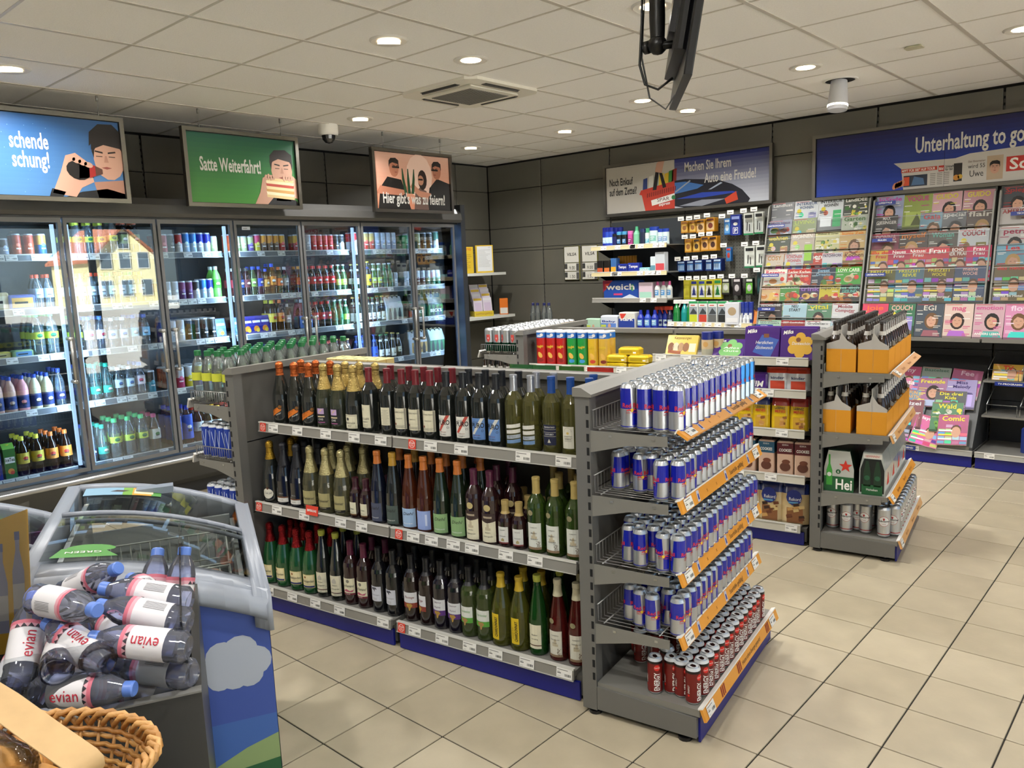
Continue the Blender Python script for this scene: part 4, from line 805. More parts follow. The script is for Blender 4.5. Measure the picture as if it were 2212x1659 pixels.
for r in range(13):
    for c, u in enumerate((.33, .388)):
        can_at('energy', u, .115 + r * .058, .131, 'dark red energy can', SHR[4], '%s row from front, %s column' % (od(r), ('inner', 'outer')[c]), rot=AG + random.choice((-.6, -.5, -.75, -.2)))
for k, (u, v) in enumerate([(.25, .14), (.31 - .005, .01 + .13), (.103, .23), (.16, .26), (.06, .3), (.2, .34)]):
    if k == 1: continue
    can_at('energy', u, v, .131, 'dark red energy can', SHR[4], 'set back, %s from near end' % od(k), rot=AG - .6)
# ================================================================ drinks cooler along the left wall
OY = -5.84
def CL(lx, ly, z=0): return (.9 - ly, OY + lx, z)
ck = thing('drinks_cooler', 'long grey glass-door drinks cooler along the left wall', 'refrigerator', (.9, OY, 0), PI / 2)
CG = H('4f4e4c'); IN = H('2c2e31'); L0, L1 = -1.25, 4.3
b = MB(); b.box(L0, L1, .82, .9, .3, 2.1, IN, 'satin'); b.box(L0, L1, .0, .9, 2.1, 2.12, IN, 'satin'); b.build('inner_back', ck)
b = MB(); b.prism([(.9, 2.12), (-.05, 2.115), (-.07, 2.14), (-.06, 2.2), (0, 2.25), (.9, 2.25)], L0, L1, CG, 'grey_metal', 'x'); b.build('header', ck)
b = MB(); b.box(L1, L1 + .06, -.05, .9, 0, 2.29, H('33363a'), 'grey_metal'); b.build('end_wall', ck); b = MB(); b.box(L0 - .06, L0, -.05, .9, 0, 2.29, H('33363a'), 'grey_metal'); b.build('end_wall', ck)
b = MB(); b.prism([(.9, .36), (-.01, .36), (-.03, .345), (.0, .30), (.1, .14), (.14, .1), (.9, .1)], L0, L1, H('47494b'), 'grey_metal', 'x'); b.build('base_tray', ck)
b = MB(); b.box(L0, L1, .17, .85, .004, .1, H('232426'), 'satin'); b.build('plinth', ck)
b = MB(); b.tube([(L0, -.03, .325), (L1, -.03, .325)], .02, H('a9abad'), 'metal', 8); b.build('bumper_bar', ck)
ED = [-.62, 0, .611, 1.24, 1.84, 2.455, 3.07, 3.673, 4.24]
FRC = H('6a6b6c')
for k in range(8):
    a, c = ED[k] + .006, ED[k + 1] - .006; d = MB()
    for (x0, x1, z0, z1) in ((a, a + .022, .38, 2.1), (c - .022, c, .38, 2.1), (a + .022, c - .022, 2.07, 2.1), (a + .022, c - .022, .38, .405)): d.box(x0, x1, -.02, .012, z0, z1, FRC, 'grey_metal')
    dr = d.build('door', ck); g = MB(); g.box(a + .02, c - .02, -.006, -.001, .40, 2.075, (.93, .97, .97), 'pane'); g.build('glass_pane', dr)
    hx = a + .04 if k in (3, 5, 7) else c - .04
    h = MB(); h.tube([(hx, -.06, 1.0), (hx, -.06, 1.31)], .011, H('a9a9a6'), 'metal', 8)
    for z in (1.01, 1.3): h.tube([(hx, -.07, z), (hx, -.005, z)], .014, H('b9b9b6'), 'metal', 8)
    h.build('handle', dr)
for lx in ED[0::2] + [4.24]:
    for s in ((-1, 1) if lx < 4.2 else (-1,)):
        b = MB(); b.box(lx + s * .045 - .010, lx + s * .045 + .010, .035, .055, .42, 2.06, (.5, .72, 1.0), 'led'); st_ = b.build('light_strip', ck)
        ld = bpy.data.lights.new('cooler_lamp', 'AREA'); ld.shape = 'RECTANGLE'; ld.size = .03; ld.size_y = 1.6; ld.energy = COOL_W; ld.color = (.46, .69, 1.0)
        lo = bpy.data.objects.new('cooler_lamp', ld); COL.objects.link(lo); lo.parent = ck; lo.location = (lx + s * .045, .06, 1.24)
        lo.rotation_euler = Vector((s * .75, .66, 0)).to_track_quat('-Z', 'Y').to_euler()
b = MB(); b.box(L0, L1, .12, .14, 2.085, 2.098, (.5, .72, 1.0), 'led'); b.build('light_strip', ck)
CZ = [1.865, 1.51, 1.195, .835, .395]
for si, z in enumerate(CZ):
    for k in range(0, 8, 2):
        a, c = ED[k] + .03, ED[k + 2] - .03; b = MB(); b.box(a, c, .15, .8, z - .018, z - .004, H('77797c'), 'satin'); b.build('shelf', ck)
        tg = []; x = a + .06
        while x < c - .05:
            if random.random() < .8: tg.append(x)
            x += random.choice((.075, .075, .15, .19))
        rail(ck, a, c, .146, z + .0, tg, (), .04, .25, H('6f7378'))
b = MB(); b.box(0, .07, -.001, .001, 0, .025, H('c9d2dc'), 'paper'); b.rect(flat((0, -.001, 0), (1, 0, 0), (0, 0, 1)), .006, .008, .045, .012, H('55585c'), 1); b.build('temperature_label', ck, (1.92, -.008, 2.03))
# ---- cooler goods
def simple_can(c0, c1, h=.145, R=.0285, band=.5):
    def mkc(name):
        b = MB(); S = H('c3c7cc'); b.lathe([(R * .8, 0, S), (R, .006, c0), (R, h * band, c1), (R, h - .01, S), (R * .87, h, S), (R * .8, h - .003, S), (0, h - .003, S)], 14, mat='satin')
        mp = cyl(R, 14)
        for q in range(2): x = q * PI * R; b.disc(mp, x, h * .5, R * .42, tuple(min(1, i * 1.6 + .12) for i in c0), 2, n=8); b.rect(mp, x - R * .5, h * .3, x + R * .5, h * .36, WHITE, 2)
        return b.build(name)
    return mkc
def simple_bottle(liq, labc, capc, h=.22, R=.0325, z0=.07, z1=.13, mat='pet', lab2=None, neck=.5, shape='soft'):
    def mkb(name):
        b = MB(); n = 14
        if shape == 'beer': pr = [(R * .85, 0), (R, .005), (R, h * .56), (R * .8, h * .66), (R * .46, h * .8), (R * .42, h * .95), (R * .5, h * .955), (R * .5, h)]
        else: pr = [(R * .8, 0), (R, .008), (R * .95, h * .25), (R, h * .42), (R, h * .6), (R * .8, h * .74), (R * .45, h * .86), (R * .4, h * .91)]
        b.lathe([(r, z, liq) for r, z in pr], n, mat=mat)
        ch = h if shape != 'beer' else h
        zc = pr[-1][1]; rc = R * .46
        if shape == 'beer': b.lathe([(R * .52, h * .97, capc), (R * .52, h + .004, capc), (R * .3, h + .006, capc)], 10, mat='satin'); 
        else: b.lathe([(rc, zc - .004, capc), (rc, h - .003, capc), (rc * .85, h, capc)], 10, mat='satin')
        if labc:
            b.lathe([(R * 1.02, z0 * h / .22, labc), (R * 1.02, z1 * h / .22, labc)], n, mat='paper', cap=False)
            mp = cyl(R * 1.02, n)
            for q in range(2): x = q * PI * R; b.disc(mp, x, (z0 + z1) / 2 * h / .22, R * .45, lab2 or WHITE, 2, n=10, ry=R * .33); b.rect(mp, x - R * .35, (z0 * .7 + z1 * .3) * h / .22, x + R * .35, (z0 * .6 + z1 * .4) * h / .22, INK, 3)
        if shape == 'beer' and lab2: b.lathe([(R * .62, h * .74, lab2), (R * .46, h * .82, lab2)], n, mat='paper', cap=False)
        return b.build(name)
    return mkb
def carton(c0, c1, w=.07, d=.07, h=.24, gable=True, capc=None):
    def mkb(name):
        b = MB(); b.box(-w / 2, w / 2, -d / 2, d / 2, 0, h * .85, c0, 'satin'); b.prism([(-d / 2, h * .85), (d / 2, h * .85), (0, h)], -w / 2, w / 2, c1, 'satin', 'x')
        for y, s in ((-d / 2, 1), (d / 2, -1)):
            mp = flat((-w / 2 * s, y, 0), (s, 0, 0), (0, 0, 1)); b.rect(mp, .006, h * .45, w - .006, h * .62, WHITE, 1); b.text(mp, 'IceTea', w / 2, h * .5, h * .1, INK, 2, al='c', w=w * .8, bold=1); b.disc(mp, w / 2, h * .22, w * .28, H('e08a3a'), 1); b.disc(mp, w * .6, h * .18, w * .18, H('c9402a'), 2)
        if capc: b.lathe([(.014, h * .9, capc), (.014, h * .97, capc)], 10, mat='satin')
        return b.build(name)
    return mkb
def packet(c0, c1, w=.12, d=.12, h=.07):
    def mkb(name):
        b = MB(); b.bev(-w / 2, w / 2, -d / 2, d / 2, 0, h, min(.008, h * .2), c0, 'satin'); mp = flat((-w / 2, -d / 2, 0), (1, 0, 0), (0, 0, 1)); b.rect(mp, w * .1, h * .15, w * .9, h * .8, c1, 1); b.rect(mp, w * .2, h * .4, w * .7, h * .55, INK, 2); return b.build(name)
    return mkb
def pouch(c0, c1, w=.085, h=.15):
    def mkb(name):
        b = MB(); vs = [(-w / 2, -.018, 0), (w / 2, -.018, 0), (w / 2, .018, 0), (-w / 2, .018, 0), (-w / 2, -.014, h * .55), (w / 2, -.014, h * .55), (w / 2, .014, h * .55), (-w / 2, .014, h * .55), (-w / 2, 0, h), (w / 2, 0, h)]
        b.add(vs, [(0, 1, 5, 4), (2, 3, 7, 6), (1, 2, 6, 5), (3, 0, 4, 7), (4, 5, 9, 8), (6, 7, 8, 9), (5, 6, 9), (7, 4, 8), (3, 2, 1, 0)], c0, 'satin')
        mp = flat((-w / 2, -.0165, 0), (1, 0, 0), (0, .02, 1)); b.disc(mp, w * .45, h * .3, w * .3, c1, 2); b.disc(mp, w * .6, h * .22, w * .2, H('e8c23a'), 3); mp2 = flat((-w / 2, -.0145, h * .55), (1, 0, 0), (0, .21, 1)); b.rect(mp2, w * .1, h * .08, w * .9, h * .2, WHITE, 1); return b.build(name)
    return mkb
def sixpack(c0, c1, txt=None, w=.2, d=.13, h=.24, glassc=DKG, tc=WHITE):
    def mkb(name):
        b = MB(); b.prism([(-d / 2, 0), (d / 2, 0), (d / 2, h * .55), (d * .22, h * .95), (-d * .22, h * .95), (-d / 2, h * .55)], -w / 2, w / 2, c0, 'satin', 'x')
        mp = flat((-w / 2, -d / 2, 0), (1, 0, 0), (0, 0, 1)); b.rect(mp, 0, h * .08, w, h * .5, c1, 1)
        for k in range(3): b.poly(mp, [(w * (.1 + .3 * k), h * .04), (w * (.28 + .3 * k), h * .04), (w * (.28 + .3 * k), h * .3), (w * (.22 + .3 * k), h * .5), (w * (.16 + .3 * k), h * .5), (w * (.1 + .3 * k), h * .3)], glassc, 2)
        if txt: b.text(mp, txt, w / 2, h * .2, h * .13, tc, 4, al='c', w=w * .8, bold=1)
        for k in range(3):
            for s in (-1, 1):
                x = -w / 2 + w * (.19 + .31 * k)
                q = len(b.v); b.lathe([(.012, h * .8, glassc), (.012, h * .97, H('b9b08a')), (.012, h, H('b9b08a'))], 8, mat='satin')
                for i in range(q, len(b.v)): b.v[i] = (b.v[i][0] + x, b.v[i][1] + s * d * .18, b.v[i][2])
        return b.build(name)
    return mkb
def cc(a, c=None, h=.145, **k): return simple_can(H(a), H(c or a), h, **k)
WAT = (.80, .88, .94); 
KN = {  # key: (name, builder, footprint, description)
 'br': ('drink_can', cc('5a3a2a', '3a2a22'), .062, 'brown iced coffee can'), 'gy': ('drink_can', cc('8a93a8', '5a4a48', .115), .062, 'short grey can'), 'or': ('drink_can', cc('c2552a', 'b0401f'), .062, 'orange-brown can'), 'bu': ('drink_can', cc('2f6ab0', 'c9a24a'), .062, 'blue and gold can'),
 'rd': ('drink_can', cc('a01c24'), .062, 'dark red energy can'), 'bk': ('drink_can', cc('17171a', '0c0c0e'), .062, 'black energy can'), 'bul': ('drink_can', cc('b4b6ba', '16208c', .156), .06, 'silver and blue energy can'), 'lbl': ('drink_can', cc('a9c4dc', '2a7ac8', .156), .06, 'light blue energy can'), 'ef': ('drink_can', cc('d0d2d6', 'b9383a', .15), .06, 'white can with red dots'), 'og': ('drink_can', cc('d88a2a', 'c26a1a'), .06, 'orange juice can'), 'si': ('drink_can', cc('b9bec6', 'a9aeb8'), .062, 'plain silver can'), 'pu': ('drink_can', cc('5a2a6a', '7a3a6a'), .062, 'purple can'), 'wh': ('drink_can', cc('d0d4da', '3a3a3c'), .062, 'white and black can'),
 'mo': ('drink_can', cc('0d0e0d', '141a12', .166, R=.033), .07, 'tall black energy can'), 'ms': ('drink_can', cc('c3c8ce', 'b0b6be', .166, R=.033), .07, 'tall silver energy can'), 'bo': ('drink_can', cc('1a2f9a', '3a6ad0', .166), .062, 'tall blue striped can'), 'rp': ('drink_can', cc('b02a5a', 'c9c9cc', .166, R=.033), .07, 'pink and silver can'), 'ry': ('drink_can', cc('c9b82a', 'c9c9cc', .166, R=.033), .07, 'yellow and silver can'), 'rv': ('drink_can', cc('5a3a7a', 'b8a02a', .166, R=.033), .07, 'purple and yellow can'), 'rt': ('drink_can', cc('1a7a8a', '16181a', .166, R=.033), .07, 'turquoise and black can'), 'ro': ('drink_can', cc('c83a1f', 'd0502a', .166, R=.033), .07, 'bright orange-red can'),
 'gp': ('drink_can', cc('b8c88a', 'c9d0a0', .13), .062, 'pale green can'), 'pg': ('drink_can', cc('6a4aa0', 'b8c88a', .13), .062, 'violet and pale green can'), 'yp': ('drink_can', cc('d8c83a', 'c8406a'), .06, 'yellow and pink can'), 'ob': ('drink_can', cc('5a3a1a', 'd08a1a'), .06, 'orange and brown can'), 'rs': ('drink_can', cc('b82a2a', 'd8a02a'), .06, 'red and yellow can'), 'ck': ('drink_can', cc('b81a1c', 'c82a26'), .06, 'red cola can'), 'rw': ('drink_can', cc('c8c9cc', 'b82a2a', .166, R=.033), .068, 'red and white beer can'), 'gb': ('drink_can', cc('c83a2a', 'd8b86a', .166, R=.033), .068, 'gold and red beer can'), 'sb': ('drink_can', cc('9aa8c0', 'b9c3d0', .166, R=.033), .068, 'silver-blue beer can'), 'gr': ('drink_can', cc('1f8a4a', '2a9a5a', .15, R=.033), .068, 'green beer can'), 'dg': ('drink_can', cc('5a6a3a', 'a8a878', .166, R=.033), .068, 'olive beer can'), 'bb': ('drink_can', cc('14201c', '2a2a2a', .166, R=.033), .068, 'black beer can'), 'wg': ('drink_can', cc('d8dcdc', '3a6a5a', .18, R=.036), .074, 'large white beer can'), 'bs': ('drink_can', cc('5a2a1a', 'c3c6ca', .15, R=.03), .064, 'silver beer can with brown base'), 'bg': ('drink_can', cc('1a5a3a', 'c3c6ca', .15, R=.03), .064, 'silver beer can with green base'),
 'wa': ('water_bottle', simple_bottle(WAT, H('b8d04a'), H('3aa05a'), .25, .036, z0=.085, z1=.12, lab2=H('2a7a4a')), .08, 'clear water bottle with lime label'), 'wl': ('water_bottle', simple_bottle(WAT, H('c3d24a'), H('c9d84a'), .23, .034, z0=.085, z1=.12, lab2=H('2a7a4a')), .075, 'clear water bottle with lime cap'), 'ev': ('water_bottle', simple_bottle((.78, .82, .92), H('d8c9d0'), H('5a86d0'), .24, .036, lab2=H('c83a5a')), .078, 'blue-capped water bottle, white label'), 'ww': ('water_bottle', simple_bottle(WAT, H('c9dce4'), H('d8e0e8'), .22, .036, lab2=H('3a6ab0')), .078, 'water bottle with white cap'), 'wb': ('water_bottle', simple_bottle(WAT, H('8ac0dc'), H('3a66c0'), .23, .036, lab2=H('d8e8f0')), .078, 'water bottle with sky blue label'), 'vt': ('water_bottle', simple_bottle((.62, .86, .84), H('2aa890'), H('2ac0a0'), .26, .036, z0=.04, z1=.085), .08, 'water bottle with turquoise label'), 'vd': ('water_bottle', simple_bottle((.66, .76, .84), H('23285a'), H('2a3f8a'), .26, .036, z0=.04, z1=.085), .08, 'water bottle with navy label'), 'vk': ('water_bottle', simple_bottle((.80, .90, .90), H('c3d24a'), H('4ac87a'), .29, .043, z0=.085, z1=.12, lab2=H('2a7a4a')), .093, 'large water bottle with green cap'), 'vj': ('water_bottle', simple_bottle((.9, .74, .6), H('d8d0c0'), H('c84a7a'), .28, .04, lab2=H('3a7a3a')), .088, 'flavoured water bottle with pink cap'),
 'dk': ('soda_bottle', simple_bottle((.05, .03, .025), H('8a9a5a'), H('e0603a'), .24, .034), .074, 'dark tea bottle with orange cap'), 'ac': ('soda_bottle', simple_bottle((.75, .84, .9), H('a8bcd0'), H('d84a2a'), .23, .033), .072, 'sports water bottle with red cap'), 'ao': ('soda_bottle', simple_bottle((.8, .45, .1), H('c9b8a0'), H('e08a2a'), .23, .033), .072, 'orange sports drink bottle'), 'ay': ('soda_bottle', simple_bottle((.78, .86, .86), H('b8ccc8'), H('d8d03a'), .23, .033), .072, 'sports water bottle with yellow cap'), 'ag': ('soda_bottle', simple_bottle((.78, .86, .86), H('b8ccc8'), H('3ab85a'), .23, .033), .072, 'sports water bottle with green cap'), 'gn': ('soda_bottle', simple_bottle((.2, .7, .1), H('4ac02a'), H('d0d8d0'), .25, .036, mat='satin'), .078, 'bright green bottle with white cap'),
 'pr': ('soda_bottle', simple_bottle((.45, .03, .06), H('8a1a2a'), H('c9ccd4'), .23, .034), .075, 'red sports drink bottle'), 'pb': ('soda_bottle', simple_bottle((.03, .16, .5), H('1a4a9a'), H('c9ccd4'), .23, .034), .075, 'blue sports drink bottle'), 'pk': ('soda_bottle', simple_bottle((.22, .02, .04), H('5a1a22'), H('2a2a2c'), .23, .034), .075, 'dark red sports drink bottle'), 'sg': ('soda_bottle', simple_bottle((.45, .62, .25), H('8aa850'), H('2a4ac0'), .24, .033), .073, 'pale green drink with blue cap'), 'sr': ('soda_bottle', simple_bottle((.5, .1, .2), H('3a4ab0'), H('2a4ac0'), .24, .033), .073, 'red drink with blue cap'), 'so': ('soda_bottle', simple_bottle((.85, .45, .04), H('d8a04a'), H('2a4ac0'), .22, .033), .073, 'orange soda with blue cap'), 'sl': ('soda_bottle', simple_bottle((.85, .42, .03), H('e08a1a'), H('2a4ac0'), .26, .036), .08, 'tall orange soda with blue cap'), 'sy': ('soda_bottle', simple_bottle((.85, .6, .08), H('e0701a'), H('e0701a'), .23, .034), .075, 'yellow soda with orange cap'), 'co': ('soda_bottle', simple_bottle((.02, .01, .008), H('b0a8a0'), H('c9c9cc'), .23, .032), .07, 'cola bottle with silver cap'), 'cm': ('soda_bottle', simple_bottle((.03, .012, .008), H('c84a1a'), H('e09a2a'), .23, .032), .07, 'cola mix with orange cap'), 'cr': ('soda_bottle', simple_bottle((.02, .008, .007), H('c01a1c'), H('d02a22'), .23, .032), .07, 'cola bottle with red cap'), 'op': ('soda_bottle', simple_bottle((.5, .22, .06), H('3a6ab0'), H('d0d0d2'), .26, .032, z0=.01, z1=.1), .07, 'orange lemonade with blue label'),
 'lp': ('soda_bottle', simple_bottle((.10, .03, .01), H('c9b03a'), H('d8d03a'), .27, .038, lab2=H('b02a1a')), .083, 'iced tea bottle with yellow cap'), 'lo': ('soda_bottle', simple_bottle((.12, .03, .01), H('d0802a'), H('e0702a'), .27, .038, lab2=H('b02a1a')), .083, 'iced tea bottle with orange cap'), 'bt': ('soda_bottle', simple_bottle((.5, .1, .06), H('3a5ac0'), H('2a3ab0'), .30, .042, z0=.03, z1=.17), .092, 'large blue energy bottle'), 'ju': ('soda_bottle', simple_bottle((.4, .06, .04), H('d8d4d0'), H('c83a2a'), .27, .042), .09, 'red juice bottle'), 'ja': ('soda_bottle', simple_bottle((.5, .25, .04), H('d8d4d0'), H('d8a02a'), .26, .042), .09, 'amber juice bottle'), 'ml': ('milk_bottle', simple_bottle((.62, .36, .26), H('1c2f6a'), H('1f3f9a'), .24, .036, z0=.02, z1=.1, mat='satin', lab2=H('b89a8a')), .078, 'brown milkshake bottle with navy label'), 'mp': ('milk_bottle', simple_bottle((.8, .35, .36), H('1c2f6a'), H('1f3f9a'), .24, .036, z0=.02, z1=.1, mat='satin', lab2=H('d88a8a')), .078, 'pink milkshake bottle'), 'mv': ('milk_bottle', simple_bottle((.8, .76, .5), H('1c2f6a'), H('1f3f9a'), .24, .036, z0=.02, z1=.1, mat='satin', lab2=H('e8e0b0')), .078, 'vanilla milkshake bottle'),
 'be': ('beer_bottle', simple_bottle(DKG, H('c9c4a8'), H('b9a858'), .23, .031, z0=.05, z1=.1, mat='dark_glass', lab2=H('c9c9c0'), shape='beer'), .066, 'dark beer bottle with cream label'), 'by': ('beer_bottle', simple_bottle(DKG, H('d0b82a'), H('d8c83a'), .25, .034, z0=.03, z1=.12, mat='dark_glass', lab2=H('23306a'), shape='beer'), .072, 'beer bottle with yellow label'), 'bn': ('beer_bottle', simple_bottle((.03, .10, .03), H('b8c85a'), H('c9ccd0'), .23, .031, z0=.05, z1=.1, mat='dark_glass', lab2=H('d0d4c8'), shape='beer'), .066, 'green beer bottle with silver neck'), 'bh': ('beer_bottle', simple_bottle((.02, .12, .04), H('1f6a3a'), H('c9ccd0'), .23, .031, z0=.05, z1=.1, mat='dark_glass', lab2=H('2a7a4a'), shape='beer'), .066, 'dark green beer bottle'), 'bw': ('beer_bottle', simple_bottle(DKG, H('dcdcd8'), H('3a7a4a'), .23, .031, z0=.03, z1=.09, mat='dark_glass', lab2=H('d4d4d0'), shape='beer'), .066, 'beer bottle with white label'), 'bz': ('beer_bottle', simple_bottle((.01, .02, .08), H('2a4aa8'), H('1c2f7a'), .24, .033, z0=.02, z1=.12, mat='dark_glass', lab2=H('3a5ab0'), shape='beer'), .07, 'blue-labelled beer bottle'), 'bx': ('beer_bottle', simple_bottle(DKG, H('d4d0c0'), H('c9b05a'), .24, .033, z0=.02, z1=.09, mat='dark_glass', lab2=H('c9c0a0'), shape='beer'), .07, 'wheat beer bottle with pale label'),
 'ti': ('drink_carton', carton(H('1c2f8a'), H('2a4ac0'), capc=None), .078, 'blue iced tea carton'), 'tg': ('drink_carton', carton(H('2f6a2a'), H('7ab84a'), capc=H('d8d03a')), .078, 'green iced tea carton'), 'sw': ('sandwich_pack', packet(H('c9b890'), H('e0d4b8'), .13, .1, .12), .14, 'pale wrapped sandwich pack'), 'bx1': ('snack_box', packet(H('5a64a0'), H('d8a04a'), .16, .12, .1), .17, 'blue and orange snack box'), 'yb': ('butter_box', packet(H('c9b85a'), H('e0d89a'), .11, .09, .045), .118, 'yellow butter box'), 'gw': ('salad_wrap', packet(H('8aa87a'), H('5a86b0'), .12, .09, .05), .125, 'green and blue salad wrap'),
 'cp': ('drink_pouch', pouch(H('5a7ac0'), H('8ab0d8')), .088, 'silver-blue drink pouch'), 'cq': ('drink_pouch', pouch(H('2a2a8a'), H('e08a2a')), .088, 'violet fruit drink pouch'), 'x6': ('beer_sixpack', sixpack(H('c9ccd0'), H('a8b8a8'), None), .21, 'grey cardboard beer six-pack'), 'xb': ('beer_sixpack', sixpack(H('22301f'), H('3a6a2a'), "BECK'S"), .21, 'green bottle six-pack with white lettering'), 'xa': ('beer_sixpack', sixpack(H('2a2418'), H('6a5a2a'), "BECK'S"), .21, 'amber bottle six-pack with white lettering'), 'xw': ('beer_sixpack', sixpack(H('c9ccd0'), H('c8a05a'), 'Krombacher', tc=INK), .21, 'white six-pack with golden bottle picture'), 'xg': ('beer_sixpack', sixpack(H('b8c4bc'), H('2f7a4a'), None), .21, 'white and green six-pack')}
KP = {}
DOORS = {0: [], 1: ['br,br,gy,gy,or,or,bu', 'sw,sw,bx1,ac,ac', 'yb,yb,gw,vk,vk', 'ml,ml,ml,mp,mv,mv,vd', 'ti,tg,lp,lp,lo,lo'],
 2: ['wl,wl,wl,wl,wa,dk,dk', 'ay,ay,ac,ac,ag,ac,ag,ao', 'wa,ev,ev,ww,ww,wb,wb', 'vd,vt,vt,ww,ww,ev,rt', 'vd,vt,vk,vk,vk,vj'],
 3: ['rd,rd,bk,ef,lbl,lbl,bul,bul,gp', 'og,si,si,pu,pu,wh,lbl,bul,gn', 'bo,ms,ms,mo,mo,mo,mo,cp', 'ro,rp,ry,rv,rv,rp,ry', 'bt,bt,ju,ja,ja,ju'],
 4: ['or,gp,gp,pg,yp,ob,ob,ob,rs', 'pr,pb,pk,sg,sr,so,sl,sy,co', 'cp,cq,cq,cq,lp,lo,co', 'ww,vt,vt,vd,wb,ww', 'vk,vk,vk,vk,vk,vk'],
 5: ['rs,si,si,ck,ck,ck,ck,bk,wh', 'cm,cm,cr,cr,cr,cr,bn,bn', 'op,op,cr,cr,cr,bh,bh,bn', 'co,co,cr,cr,cr,be,be', 'bt,bt,bt,bt,bt,bt'],
 6: ['rw,rw,gb,gb,sb,sb,sb,sb', 'be,be,by,bn,bn,bh,bh,si', 'bx,bx,bw,bw,bw,bx,x6', 'bz,bz,bz,bw,bw,bx,be', 'bx,bx,bx,be,be,be'],
 7: ['gr,dg,dg,bb,bb,wg', 'si,bs,bs,bs,bg,bg,bg', 'xa,xb', 'xw,xg', 'xg,xw']}
NM = ['top', 'second', 'third', 'fourth', 'lowest']
for dk in range(1, 8):
    for si, spec in enumerate(DOORS[dk]):
        ks = spec.split(','); a, c = ED[dk] + .05, ED[dk + 1] - .03; tot = sum(KN[k][2] for k in ks); gap = max(0, (c - a - tot) / len(ks)); sc = min(1, (c - a) / tot); x = a
        if dk in (4, 5) and si >= 4: continue
        for n_, k in enumerate(ks):
            nm, bf, w, desc = KN[k]
            if k not in KP: KP[k] = hold(bf(nm))
            xc = x + (w * sc + gap) / 2; x += w * sc + gap
            dep = 2 if nm in ('drink_can', 'soda_bottle', 'water_bottle', 'beer_bottle', 'milk_bottle') else 1
            if (si == 3 and nm == 'milk_bottle') or (dk < 4 and si > 1 and dep == 2 and w > .069): dep = 3
            for r in range(dep):
                ly = .20 + r * (w + .004); ly += .02 if nm == 'beer_sixpack' else (.03 if nm in ('sandwich_pack', 'snack_box', 'butter_box') else 0)
                rr = random.uniform(-.25, .25) if w < .1 and nm not in ('drink_carton', 'drink_pouch') else random.uniform(-.03, .03)
                o_ = place(KP[k], CL(xc, ly, CZ[si] - .0035), (PI / 2 if w >= .1 or nm in ('drink_carton', 'drink_pouch') else 0) + rr, '%s, %s from left, %s, %s shelf, %s cooler door' % (desc, od(n_), ('front', 'behind', 'rearmost')[r], NM[si], od(dk - 1)), 'can' if 'can' in nm.split('_') else nm.split('_')[-1], 'drinks on the %s cooler shelf' % NM[si])
